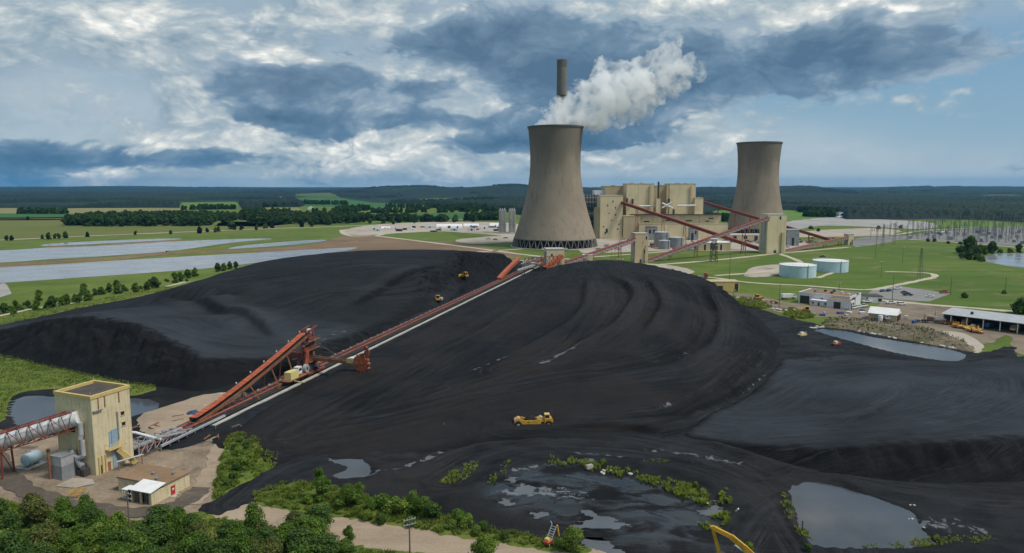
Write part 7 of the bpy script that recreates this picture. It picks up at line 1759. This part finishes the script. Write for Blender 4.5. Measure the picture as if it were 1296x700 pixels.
# far forest: canopy surface on the rolling land, with hills behind
def far_land():
    ysf = [1150.0]
    while ysf[-1] < 24000: ysf.append(ysf[-1] * 1.0055)
    ysf = np.array(ysf); t_ = np.linspace(-.88, .88, 900)
    Yg = np.repeat(ysf[:, None], len(t_), 1); Xg = Yg * t_[None, :]
    # rolling hills, by the angle they stand at
    def hill(az_u, Y0, wid, dep, hgt): 
        x = (az_u - 648) / FP * Y0; return hgt * np.exp(-((Xg - x) / (wid / FP * Y0)) ** 2 - ((Yg - Y0) / dep) ** 2)
    hl = 0
    for a in ((612, 5200, 62, 1000, 50), (668, 5400, 45, 900, 34), (530, 5600, 40, 800, 46), (480, 5600, 30, 800, 38), (440, 6000, 28, 700, 22), (740, 5600, 40, 900, 34), (900, 5200, 40, 900, 34), (955, 5200, 36, 800, 32), (1010, 5000, 32, 800, 40), (1070, 5400, 36, 800, 26), (1130, 6000, 50, 800, 24), (820, 5600, 40, 900, 34), (110, 9500, 90, 1500, 30), (250, 11000, 120, 1500, 30), (1250, 12000, 120, 2000, 40), (20, 12000, 90, 2000, 36), (1180, 9000, 60, 1200, 48)):
        hl = hl + hill(*a)
    hl = hl * (1 + .22 * fbm(Xg * .0011, Yg * .0011, 4, 71)) + 5 * fbm(Xg * .002, Yg * .002, 3, 72) * sstep(2500, 5000, Yg)
    hl = np.maximum(hl, 0) * sstep(2600, 4200, Yg)
    # forest cover with clearings
    n1 = fbm(Xg * .0009, Yg * .00055, 4, 73); n2 = fbm(Xg * .004, Yg * .003, 3, 74)
    U = 648 + FP * t_[None, :] * np.ones_like(Yg)
    def front(lst): u, v = zip(*lst); return np.interp(U, u, [64.0 * FP / max(x - 235.3, .8) * .985 for x in v])
    Ff = front([(-200, 263), (0, 263), (60, 263.5), (228, 262.5), (232, 256), (300, 255.5), (312, 268), (330, 268), (334, 262), (380, 262), (395, 256), (440, 253), (470, 256), (560, 260), (640, 268), (660, 272), (760, 275), (880, 276), (905, 266.5), (1000, 266), (1050, 269), (1070, 276), (1120, 276.5), (1200, 278.5), (1260, 280), (1300, 283), (1500, 286)])
    m = sstep(0, 60, Yg - Ff + 90 * n2)
    open_ = sstep(.05, .10, n1 + .35 * n2) * sstep(1500, 2600, Yg) * .9
    strip = ((U > 395) & (U < 570) & (Yg < 3900)).astype(float)
    m = m * (1 - open_)
    for px in ([(372, 250.5), (375, 245.6), (420, 245.8), (440, 252), (470, 256), (440, 257), (380, 258)], [(505, 256), (512, 252), (572, 251), (560, 256)], [(395, 276), (400, 271), (640, 268.5), (640, 275), (520, 280)], [(890, 276), (900, 266), (1000, 266), (1060, 270), (1060, 277), (960, 280)], [(1236, 249), (1250, 246.8), (1296, 246.8), (1294, 249.4)]):
        m = m * (1 - sstep(-20, 20, poly_sdf(poly_px(px, smooth=False), Xg, Yg)))
    rng = np.random.default_rng(5)
    tops = np.repeat(np.repeat(rng.random((len(ysf) // 2 + 1, len(t_) // 2 + 1)), 2, 0), 2, 1)[:len(ysf), :len(t_)]
    tops = .6 * tops + .4 * rng.random(Yg.shape)
    near_w = sstep(4500, 2200, Yg); tops = near_w * np.clip(.55 + 1.0 * perlin(Xg / 9.0, Yg / 13.0, 91) + .35 * perlin(Xg / 30.0, Yg / 40.0, 92), 0, 1) + (1 - near_w) * tops
    cz = hl + m * (8 + 11 * tops) + np.where(m < .04, -3, 0)
    idx = np.arange(Yg.size).reshape(Yg.shape)
    q = np.stack([idx[:-1, :-1], idx[:-1, 1:], idx[1:, 1:], idx[1:, :-1]], -1).reshape(-1, 4)
    km = m > .02; kq = (km[:-1, :-1] | km[:-1, 1:] | km[1:, 1:] | km[1:, :-1]).reshape(-1)
    def emit(nm, Z, keep, mat, attr, kind):
        qq = q[keep]; used = np.zeros(Yg.size, bool); used[qq.ravel()] = True; re = np.cumsum(used) - 1
        V = np.stack([Xg.ravel(), Yg.ravel(), Z.ravel()], -1)[used]
        tag(np_mesh(nm, V, re[qq], mat, None, False, {'tone': attr.ravel()[used]}), kind=kind)
    tone = np.clip(.40 + .8 * fbm(Xg * .002, Yg * .0012, 4, 76) + .75 * (tops - .5), 0, 1)
    emit('distant_forest', cz, kq, M['leaf_far'], tone, 'stuff')
    kh = (hl > 1.0); kq2 = (kh[:-1, :-1] | kh[1:, 1:]).reshape(-1)
    emit('hills', hl + .3, kq2, M['hill_land'], tone, 'structure')
M['hill_land'] = ground_mat('hill_land', [(0.04, 0.075, 0.02), (0.07, 0.10, 0.03), (0.11, 0.12, 0.05)], (0.0012, 0.004, 0.02))
far_land()
for i, px in enumerate(([(418, 268), (452, 264), (470, 266), (440, 269.5)], [(520, 266), (560, 263), (640, 264), (600, 267.5)], [(330, 262.5), (372, 259), (378, 262)], [(570, 254.5), (600, 252), (640, 254), (610, 257)], [(590, 279.5), (625, 277), (640, 279)], [(300, 272.5), (330, 270), (372, 272)], [(230, 266), (262, 263.5), (300, 265)], [(1010, 274.5), (1055, 271.5), (1058, 275)], [(20, 270.8), (60, 269.6), (90, 271)])):
    wood('woodland', px, 60, 13, 400 + i)
# hedgerows between the far fields
for i, px in enumerate(([(395, 270.5), (640, 268)], [(400, 277), (520, 280.5)], [(320, 283), (395, 279)], [(480, 262.5), (640, 263.5)], [(376, 258), (440, 259)], [(505, 257), (562, 257)], [(890, 279), (960, 281.5)], [(1010, 268), (1060, 271)])):
    (u0, v0), (u1, v1) = px; wood('hedgerow', [(u0, v0 - .6), (u1, v1 - .6), (u1, v1 + .6), (u0, v0 + .6)], 70, 13, 300 + i)

# ---------------------------------------------------------------- foreground thicket and verges
spots = []
for i in range(95):
    u = rr.uniform(-30, 445); top = 650 + 18 * math.sin(u * .02) + (12 if u < 60 else 0); v = rr.uniform(0, 1) ** .8 * 62 + max(668, 660 + (u - 250) * .10 if u > 250 else 668)
    spots.append((u, v))
spots.sort(key=lambda s: s[1])
for u, v in spots:
    p = G(u, v); p.z = .3
    plant(rr.choice(near_t + near_b[:2]), p, 'leafy green tree in the dense thicket along the lower left edge', 'trees of the lower left thicket', rr.uniform(.7, 1.3) * (1.0 if u < 410 else .6), sz=rr.uniform(.6, 1.15) * (1.0 if u < 410 else .6))
for u, v, sc, s, lab in ((407, 636, .95, near_tall[0], 'tallest slim green tree at the coal yard edge above the sand road'), (396, 702, .85, near_tall[1], 'bright green tree right before the sand road, tip of the lower left thicket'),
                      (455, 640, .62, near_tall[1], 'light green young tree right of the tallest slim tree'), (613, 716, .9, near_t[3], 'bright yellow-green round tree cut by the bottom edge under the sand road'),
                      (724, 700, .8, near_t[3], 'small round light green tree beside the red and yellow pump rig')):
    p = G(u, v); p.z = .3; plant(s, p, lab, None, sc)
for u, v, sc in ((470, 648, 1.2), (484, 646, 1.4), (497, 652, 1.5), (510, 655, 1.5), (523, 652, 1.7), (536, 657, 1.6), (548, 660, 1.5), (440, 645, 1.0), (465, 660, .9), (482, 664, .9), (580, 665, 1.3), (590, 670, 1.2), (572, 672, .9), (612, 676, 1.0), (604, 679, .8), (425, 640, .8), (390, 640, .9), (372, 634, .7), (520, 668, .9), (640, 684, .7)):
    p = G(u, v); p.z = .3; plant(rr.choice(near_b + near_t[:1]) if sc < 1.6 else near_t[2], p, 'green bush in the hedge between the sand road and the coal yard', 'bushes between sand road and coal yard', sc * (.85 if sc < 1.6 else .42))
for u, v, sc in ((303, 580, 1.2), (310, 595, 1.3), (300, 600, 1.1), (296, 610, 1.0), (288, 618, .9), (312, 570, 1.0), (305, 562, .8), (318, 585, .9), (292, 590, .9), (298, 572, .8)):
    p = G(u, v); p.z = .4; plant(rr.choice(near_b), p, 'low bush on the grassy strip between the gravel yard and the coal', 'bushes on the strip beside the gravel yard', sc * .8)
for u, v, sc in ((880, 619, .5), (763, 590, .5), (1022, 700, .5), (948, 700, .6)):
    p = G(u, v); p.z = .4; plant(rr.choice(near_b), p, 'tiny green bush at the rim of the black pits', 'tiny bushes at the rim of the pits', sc)

def tufts(name, px, dens, hgt, mat, seed, zf=None, label=None, nb=5):
    thr = -.06 if name == 'reeds' else -.35; dens = dens * (.9 if name == 'reeds' else 1)
    """tall grass or reeds: blades fanning out of many tufts"""
    rng = np.random.default_rng(seed); poly = poly_px(px, k=4); P = np.array(poly); lo, hi = P.min(0), P.max(0); area = (hi - lo).prod()
    q = lo + (hi - lo) * rng.random((int(area * dens), 2)); sd = poly_sdf(poly, q[:, 0], q[:, 1]) + 1.2 * fbm(q[:, 0] * .4, q[:, 1] * .4, 3, seed); cl = fbm(q[:, 0] * .25, q[:, 1] * .25, 3, seed + 3)
    q = q[(sd > 0) & (cl > thr)]; n = len(q)
    if not n: return
    z = np.full(n, .35) if zf is None else np.zeros(n) + zf(q[:, 0], q[:, 1])
    base = np.repeat(np.column_stack([q, z - .05]), nb, 0); m = n * nb; a = rng.uniform(0, 6.28, m); w = hgt * .10 * rng.uniform(.7, 1.5, m); hh = hgt * rng.uniform(.5, 1.2, m) * np.repeat(np.clip(.75 + 1.1 * fbm(q[:, 0] * .35, q[:, 1] * .35, 3, seed + 9), .2, 1.6), nb); ln = hgt * rng.uniform(.1, .55, m)
    dx, dy = np.cos(a), np.sin(a); s = np.column_stack([-dy, dx, np.zeros(m)]) * w[:, None]; base = base + np.column_stack([dx, dy, np.zeros(m)]) * (hgt * .12)
    tip = base + np.column_stack([dx * ln, dy * ln, hh]); mid = base + np.column_stack([dx * ln * .35, dy * ln * .35, hh * .6])
    V = np.stack([base - s, base + s, mid + s * .8, tip, mid - s * .8], 1).reshape(-1, 3)
    k = np.arange(m) * 5
    F = np.concatenate([np.stack([k, k + 1, k + 2, k + 4], 1)]); F2 = np.stack([k + 4, k + 2, k + 3, k + 3], 1)
    # keep all faces quads: the tip is a degenerate-free sliver
    V2 = np.stack([tip - s * .12, tip + s * .12], 1).reshape(-1, 3); o = len(V); kk = np.arange(m) * 2 + o
    F2 = np.stack([k + 4, k + 2, kk + 1, kk], 1); V = np.concatenate([V, V2])
    tn = np.clip(np.repeat(rng.normal(.5, .2, n) + .3 * fbm(q[:, 0] * .12, q[:, 1] * .12, 3, seed + 5), nb), 0, 1)
    T = np.concatenate([np.repeat(tn, 5), np.repeat(tn, 2)])
    return tag(np_mesh(name, V, np.concatenate([F, F2]), mat, None, False, {'tone': T}), kind='stuff')
GT = M['grass_tuft']
tufts('tall_grass', [(318, 632), (345, 618), (380, 612), (440, 622), (500, 640), (570, 657), (620, 672), (700, 686), (745, 697), (700, 696), (600, 682), (500, 664), (400, 650), (340, 640)], 9, .8, GT, 1)
tufts('tall_grass', [(-40, 628), (0, 636), (80, 657), (150, 665), (235, 654), (268, 657), (330, 674), (400, 690), (480, 700), (560, 712), (560, 730), (-40, 730)], 6, .8, GT, 2)
tufts('tall_grass', [(272, 630), (280, 585), (292, 553), (322, 555), (330, 575), (318, 602), (290, 622)], 7, .9, GT, 3)
tufts('tall_grass', [(-60, 452), (0, 452), (70, 467), (150, 484), (199, 491), (172, 500), (110, 493), (60, 492), (26, 497), (8, 512), (2, 536), (-60, 545)], 3.0, .5, GT, 4, lambda a, b: .9)
tufts('tall_grass', [(330, 575), (350, 575), (350, 592), (325, 606), (318, 602)], 3, .6, M['reed'], 5)
Z = lambda a, b: np.maximum(.1, yard_z(a, b))
tufts('reeds', [(696, 584), (740, 586), (775, 593), (830, 604), (862, 613), (890, 628), (895, 640), (870, 634), (840, 620), (800, 608), (750, 597), (700, 590)], 6, .75, M['reed'], 6, Z)
tufts('reeds', [(845, 615), (870, 612), (898, 632), (892, 644), (868, 634), (845, 624)], 10, 1.0, M['reed'], 7, Z)
tufts('reeds', [(908, 640), (916, 624), (924, 632), (922, 655), (915, 672), (895, 674), (884, 664), (900, 655)], 7, .8, M['reed'], 8, Z)
tufts('reeds', [(987, 628), (995, 628), (1000, 645), (1012, 664), (1026, 684), (1010, 680), (996, 660), (988, 640)], 6, .65, M['reed'], 9, Z)
tufts('reeds', [(1090, 692), (1150, 684), (1240, 682), (1262, 688), (1200, 692), (1120, 697)], 6, .55, M['reed'], 10, Z)
tufts('reeds', [(563, 604), (585, 592), (605, 586), (604, 598), (585, 612), (560, 616)], 4.5, .7, M['reed'], 11, Z)
tufts('reeds', [(618, 612), (640, 590), (648, 588), (640, 600), (622, 616)], 5, .7, M['reed'], 12, Z)
tufts('reeds', [(812, 584), (850, 583), (858, 588), (820, 589)], 2.5, .5, M['reed'], 16, Z)
for i, px in enumerate(([(920, 377), (940, 377), (975, 386), (970, 391), (940, 388)], [(990, 393), (1010, 392), (1033, 400), (1015, 404), (995, 400)])):
    tufts('reeds', px, 2.6, 1.5, M['reed'], 13 + i, Z)
tufts('bank_scrub', [(1040, 413), (1060, 404), (1120, 410), (1180, 419), (1222, 436), (1224, 444), (1190, 437), (1140, 430), (1090, 420)], 0.8, .9, M['scrub'], 15, lambda a, b: 1.0)
tufts('tall_grass', [(-60, 417), (0, 403), (100, 385), (200, 365), (212, 369), (100, 391), (0, 414), (-60, 428)], 1.3, .7, GT, 17, lambda a, b: .6)
# drop prototypes that were never planted
for t in _unused:
    if t not in _done:
        for c in list(t.children): bpy.data.objects.remove(c, do_unlink=True)
        bpy.data.objects.remove(t, do_unlink=True)
# ---------------------------------------------------------------- steam plume: a cloud of puffs drifting right, filled with real vapour
def plume():
    rng = np.random.default_rng(3)
    Bx = [(684, 163, 9), (676, 164, 6), (695, 164, 11), (712, 164, 11), (726, 163, 9), (732, 160, 7), (745, 162, 8), (752, 166, 6), (690, 163, 14), (704, 160, 15), (718, 158, 14), (700, 150, 18), (716, 145, 22), (735, 138, 26), (722, 158, 12), (756, 128, 27), (742, 150, 17), (765, 150, 16), (778, 118, 30), (795, 140, 20), (800, 110, 30), (822, 108, 26), (812, 130, 18), (838, 98, 22), (850, 84, 17), (846, 68, 17), (852, 52, 13), (842, 50, 10), (864, 92, 17), (880, 88, 14), (872, 74, 9), (886, 96, 8), (760, 102, 15), (766, 84, 12), (758, 80, 9), (734, 108, 10), (738, 112, 12), (776, 84, 8), (832, 122, 14), (852, 112, 14), (866, 108, 9), (790, 90, 16), (812, 84, 15), (826, 78, 14), (880, 76, 6), (785, 156, 9), (820, 142, 9)]
    S = []
    for u, v, r in Bx:
        Y = Y1 + rng.uniform(-10, 12) + (u - 700) * .10; p = A(u, v, Y); R_ = dpx(r, Y); S.append((p, R_ * .92))
        for _ in range(9):
            d = rng.normal(0, 1, 3); d /= np.linalg.norm(d); S.append((p + Vector(d) * R_ * .72, R_ * rng.uniform(.28, .5)))
        for _ in range(16):
            d = rng.normal(0, 1, 3); d /= np.linalg.norm(d); S.append((p + Vector(d) * R_ * 1.0, R_ * rng.uniform(.10, .24)))
    bm = bmesh.new()
    for c, r in S:
        bmesh.ops.create_icosphere(bm, subdivisions=2, radius=r, matrix=Matrix.Translation(c))
    me = bpy.data.meshes.new('tmp'); bm.to_mesh(me); bm.free()
    o = bpy.data.objects.new('tmp', me); COL.objects.link(o)
    rm = o.modifiers.new('r', 'REMESH'); rm.mode = 'VOXEL'; rm.voxel_size = 1.0
    for i, (sz, st) in enumerate(((14, 4.0), (6, 2.2), (2.6, 1.1))):
        tx = bpy.data.textures.new('steam%d' % i, 'CLOUDS'); tx.noise_scale = sz; tx.noise_depth = 2
        dm = o.modifiers.new('d%d' % i, 'DISPLACE'); dm.texture = tx; dm.texture_coords = 'GLOBAL'; dm.strength = st; dm.mid_level = .55
    rm2 = o.modifiers.new('r2', 'REMESH'); rm2.mode = 'VOXEL'; rm2.voxel_size = 1.0
    dg = bpy.context.evaluated_depsgraph_get(); ev = o.evaluated_get(dg); m2 = bpy.data.meshes.new_from_object(ev)
    bpy.data.objects.remove(o, do_unlink=True)
    m2.name = 'steam_plume'; m2.materials.clear()
    org = A(703, 160, Y1); m2.transform(Matrix.Translation(-org))
    mat = bpy.data.materials.new('steam'); mat.use_nodes = True; nt = mat.node_tree; nt.nodes.clear(); k = NT(nt)
    out = k.n('ShaderNodeOutputMaterial'); pv = k.n('ShaderNodeVolumePrincipled'); k.l(pv.outputs[0], out.inputs['Volume'])
    pv.inputs['Color'].default_value = (.995, .996, .998, 1); co = k.n('ShaderNodeTexCoord').outputs['Object']; n = k.noise(co, .07, 8, .66, .8); sx = k.n('ShaderNodeSeparateXYZ'); k.l(co, sx.inputs[0]); k.put(pv.inputs['Density'], k.math('MULTIPLY', k.math('MULTIPLY', k.ss(.42, .66, n), STEAM_D), k.mr(sx.outputs[0], 20, 165, 1.0, .38))); pv.inputs['Anisotropy'].default_value = .2
    ob = link_mesh('steam_plume', m2, mat); ob.location = org
    tag(ob, 'billowing white steam plume drifting right from the top of the nearer cooling tower', 'steam plume', kind='thing')
STEAM_D = 0.24
plume()
# ---------------------------------------------------------------- air: one even box of thin haze round everything
mat = bpy.data.materials.new('haze_air'); mat.use_nodes = True; nt = mat.node_tree; nt.nodes.clear(); k = NT(nt)
out = k.n('ShaderNodeOutputMaterial'); pv = k.n('ShaderNodeVolumePrincipled'); k.l(pv.outputs[0], out.inputs['Volume'])
pv.inputs['Color'].default_value = (.13, .48, .88, 1); pv.inputs['Density'].default_value = 0.000030; pv.inputs['Anisotropy'].default_value = .1
hz = MB().b0(-26500, 26500, -600, 26500, -4, 300).build('haze', mat); tag(hz, kind='stuff')
# ---------------------------------------------------------------- camera
cam = bpy.data.cameras.new('camera'); co = bpy.data.objects.new('camera', cam); COL.objects.link(co)
co.location = (0, 0, H); co.rotation_euler = (PI / 2 - TH, 0, 0)
cam.sensor_width = 36.0; cam.lens = 36.0 * FP / 1296.0; cam.clip_start = 0.5; cam.clip_end = 60000
scene.camera = co
# ---------------------------------------------------------------- sun
SUN_EL, SUN_AZ = math.radians(56), math.radians(112)      # azimuth clockwise from +Y: behind the camera, to the right
sun = bpy.data.lights.new('sun', 'SUN'); so = bpy.data.objects.new('sun', sun); COL.objects.link(so)
sdir = Vector((math.sin(SUN_AZ) * math.cos(SUN_EL), math.cos(SUN_AZ) * math.cos(SUN_EL), math.sin(SUN_EL)))
so.rotation_euler = (-sdir).to_track_quat('-Z', 'Y').to_euler()
so.location = (0, -50, 400)
sun.energy = 2.7; sun.angle = math.radians(13); sun.color = (1.0, 0.95, 0.87)
# ---------------------------------------------------------------- sky: Nishita air behind two decks of cloud
w = bpy.data.worlds.new('World'); scene.world = w; w.use_nodes = True
t = w.node_tree; t.nodes.clear(); k = NT(t)
out = k.n('ShaderNodeOutputWorld'); bg = k.n('ShaderNodeBackground'); k.l(bg.outputs[0], out.inputs[0])
SKY_K = 0.10
bg.inputs[1].default_value = SKY_K
sky = k.n('ShaderNodeTexSky', sky_type='NISHITA'); sky.sun_disc = False
sky.sun_elevation = SUN_EL; sky.sun_rotation = SUN_AZ; sky.air_density = 1.0; sky.dust_density = 1.5
gen = k.n('ShaderNodeTexCoord').outputs['Generated']
sep = k.n('ShaderNodeSeparateXYZ'); k.l(gen, sep.inputs[0])
az = k.math('ARCTAN2', sep.outputs[0], sep.outputs[1])
el = k.math('ARCSINE', k.math('MINIMUM', k.math('MAXIMUM', sep.outputs[2], -1.0), 1.0))
def px_dir(u, v):
    x, y = (u - 648.0) / FP, (350.0 - v) / FP
    d = Vector((x, CT + y * ST, -ST + y * CT)).normalized()
    return math.atan2(d.x, d.y), math.asin(d.z)
# warped cloud coordinates: flatter towards the horizon
cv = k.n('ShaderNodeCombineXYZ'); k.l(az, cv.inputs[0]); k.l(k.math('MULTIPLY', el, 1.9), cv.inputs[1])
base = cv.outputs[0]
wn = k.n('ShaderNodeTexNoise'); k.l(base, wn.inputs['Vector']); wn.inputs['Scale'].default_value = 5.0; wn.inputs['Detail'].default_value = 4.0
wv = k.n('ShaderNodeVectorMath', operation='MULTIPLY_ADD'); k.l(wn.outputs['Color'], wv.inputs[0]); wv.inputs[1].default_value = (0.10, 0.10, 0.10); wv.inputs[2].default_value = (-0.05, -0.05, -0.05)
wp = k.n('ShaderNodeVectorMath', operation='ADD'); k.l(base, wp.inputs[0]); k.l(wv.outputs[0], wp.inputs[1]); P = wp.outputs[0]
ps = k.n('ShaderNodeSeparateXYZ'); k.l(P, ps.inputs[0])
def blobs(lst):
    """sum of soft elliptical cloud masses given by their place in the sky"""
    tot = None
    for u, v, ru, rv, a in lst:
        a0, e0 = px_dir(u, v)
        dx = k.math('MULTIPLY', k.math('SUBTRACT', ps.outputs[0], a0), FP / ru)
        dy = k.math('MULTIPLY', k.math('SUBTRACT', ps.outputs[1], e0 * 1.9), FP / rv / 1.9)
        g = k.math('MULTIPLY', k.math('EXPONENT', k.math('MULTIPLY', k.math('ADD', k.math('MULTIPLY', dx, dx), k.math('MULTIPLY', dy, dy)), -1.0)), a)
        tot = g if tot is None else k.math('ADD', tot, g)
    return tot
def C(r, g, b, f=1.0): return tuple(c * f / SKY_K for c in S(r, g, b))
def shifted(vec, d): 
    a = k.n('ShaderNodeVectorMath', operation='ADD'); k.l(vec, a.inputs[0]); a.inputs[1].default_value = d; return a.outputs[0]
def amp(n, a): return k.math('MULTIPLY', k.math('SUBTRACT', n, 0.5), a)
nA = k.noise(P, 4.8, 12, 0.63, 0.0); nB = k.noise(shifted(P, (3.3, 1.7, 0)), 3.4, 12, 0.63, 0.0)
nB2 = k.noise(shifted(P, (3.3, 1.7 + 0.035, 0)), 3.4, 6, 0.58, 0.0); nA2 = k.noise(shifted(P, (0.0, 0.026, 0)), 4.8, 7, 0.58, 0.0)
nC = k.noise(shifted(P, (9, 4, 0)), 16, 10, 0.60, 0.2)
def puff(vec, scale):
    v = k.n('ShaderNodeTexVoronoi', feature='SMOOTH_F1', voronoi_dimensions='2D'); k.l(vec, v.inputs['Vector']); v.inputs['Scale'].default_value = scale; v.inputs['Smoothness'].default_value = .35
    return v.outputs['Distance']
wn2 = k.n('ShaderNodeTexNoise'); k.l(P, wn2.inputs['Vector']); wn2.inputs['Scale'].default_value = 22.0; wn2.inputs['Detail'].default_value = 5.0
wv2 = k.n('ShaderNodeVectorMath', operation='MULTIPLY_ADD'); k.l(wn2.outputs['Color'], wv2.inputs[0]); wv2.inputs[1].default_value = (.05,) * 3; k.l(P, wv2.inputs[2]); PW = wv2.outputs[0]
pf = k.math('ADD', k.math('MULTIPLY', puff(PW, 11.0), -.55), k.math('ADD', k.math('MULTIPLY', puff(PW, 30.0), -.36), k.math('MULTIPLY', puff(shifted(PW, (4, 7, 0)), 72.0), -.24)))
pf = k.math('ADD', pf, .47)          # cauliflower heads
reA = k.math('SUBTRACT', nA, nA2); reB = k.math('SUBTRACT', nB, nB2)
high = k.ss(0.27, 0.42, el)          # above the picture the overcast is thin and bright
air = k.mix(0.84, sky.outputs[0], k.ramp(k.math('MULTIPLY', el, 2.2), [(0.0, C(146, 172, 188)), (0.10, C(128, 162, 184)), (0.32, C(110, 148, 176)), (0.7, C(112, 146, 176))]))
bA = blobs([(200, 40, 230, 50, .34), (330, 92, 80, 34, .16), (150, 140, 240, 44, .20), (465, 18, 90, 26, .34), (420, 185, 170, 40, .34), (362, 75, 40, 20, .34), (520, 92, 80, 26, .30), (590, 122, 40, 26, .34),
            (60, 218, 180, 16, .26), (480, 190, 170, 30, .2), (820, 2, 240, 22, .40), (1180, 8, 280, 30, .42), (900, 158, 190, 36, .34), (690, 212, 200, 16, .26), (1180, 128, 70, 14, .14), (1090, 188, 70, 12, .16),
            (230, 145, 26, 14, .40), (1285, 203, 22, 6, .3), (780, 197, 120, 9, .2), (1000, 60, 500, 60, -.10), (1200, 200, 200, 40, -.24), (1150, 160, 200, 30, -.12)])
fA = k.math('ADD', k.math('ADD', amp(nA, 1.9), k.math('MULTIPLY', pf, .42)), k.math('ADD', bA, k.math('MULTIPLY', high, 0.30)))
aA = k.ss(0.0, 0.34, fA)
tA = k.math('ADD', k.math('ADD', k.math('MULTIPLY', fA, 0.62), k.math('ADD', amp(nC, 0.45), k.math('MULTIPLY', pf, .35))), k.math('ADD', 0.36, k.math('MULTIPLY', reA, 1.5)))
colA = k.ramp(tA, [(0.20, C(108, 132, 152)), (0.40, C(138, 157, 170)), (0.60, C(168, 180, 186)), (0.78, C(202, 206, 204)), (0.94, C(242, 240, 234))])
veil = k.math('MULTIPLY', k.ss(.05, .75, blobs([(150, 90, 420, 110, .9), (480, 190, 260, 40, .7), (760, 190, 330, 46, .75), (900, 20, 500, 40, .8), (1100, 205, 260, 24, .35), (300, 226, 500, 12, .5), (1000, 224, 500, 14, .45)])), k.mr(nC, .3, .7, .55, .95))
air = k.mix(veil, air, k.ramp(k.math('MULTIPLY', el, 2.2), [(0.0, C(176, 188, 194)), (0.2, C(170, 182, 190)), (0.6, C(150, 166, 178))]))
sky1 = k.mix(k.math('MULTIPLY', aA, 0.95), air, colA)
bB = blobs([(315, 48, 44, 46, .34), (365, 108, 110, 32, .52), (455, 108, 110, 26, .40), (560, 60, 90, 32, .30), (640, 40, 120, 60, .48), (560, 112, 60, 14, .30), (720, 105, 130, 55, .52), (890, 62, 150, 36, .46), (845, 118, 110, 20, .46), (1050, 62, 130, 28, .34), (100, 192, 220, 16, .44), (30, 190, 100, 22, .15), (230, 205, 70, 12, .34),
            (640, 180, 90, 9, .46), (700, 172, 80, 10, .36), (360, 150, 60, 9, .36), (560, 155, 90, 9, .44), (130, 70, 160, 40, .10), (15, 212, 30, 30, .3), (985, 100, 170, 22, .2), (1200, 66, 200, 22, .34), (100, 110, 160, 20, .12), (480, 18, 80, 20, -.3), (520, 92, 60, 13, -.52), (362, 75, 36, 15, -.72), (592, 122, 34, 20, -.62), (230, 145, 26, 15, -.40), (420, 192, 160, 20, -.15), (950, 190, 200, 40, -.2), (190, 30, 150, 30, -.25), (900, 2, 400, 18, -.3), (200, 150, 120, 18, -.1), (110, 62, 150, 44, -.30), (230, 100, 60, 30, -.15)])
fB = k.math('ADD', k.math('ADD', amp(nB, 2.1), k.math('MULTIPLY', pf, -.46)), k.math('SUBTRACT', bB, k.math('MULTIPLY', high, 0.35)))
aB = k.ss(0.11, 0.31, fB)
tB = k.math('ADD', k.math('ADD', 0.52, k.math('MULTIPLY', reB, 1.6)), k.math('ADD', k.math('ADD', amp(nC, .8), k.math('MULTIPLY', pf, .25)), k.math('MULTIPLY', k.math('SUBTRACT', fB, 0.45), -0.75)))
lowc = k.ss(0.02, 0.16, el)
colB = k.mix(lowc, k.ramp(tB, [(0.12, C(50, 88, 118)), (0.5, C(78, 112, 141)), (0.85, C(126, 150, 168))]), k.ramp(tB, [(0.12, C(74, 102, 128)), (0.5, C(102, 128, 151)), (0.85, C(154, 170, 183))]))
sky2 = k.mix(k.math('MULTIPLY', aB, 0.94), sky1, colB)
k.l(sky2, bg.inputs[0])
# ---------------------------------------------------------------- render settings
scene.render.engine = 'CYCLES'
cy = scene.cycles
cy.use_denoising = True; cy.max_bounces = 14; cy.diffuse_bounces = 3; cy.glossy_bounces = 3; cy.transparent_max_bounces = 8; cy.volume_bounces = 10
cy.volume_step_rate = 1.0; cy.volume_max_steps = 256
cy.use_adaptive_sampling = True; cy.adaptive_threshold = 0.015
vs = scene.view_settings; vs.view_transform = 'Standard'; vs.look = 'None'; vs.exposure = 0.25; vs.gamma = 1.0
scene.render.film_transparent = False
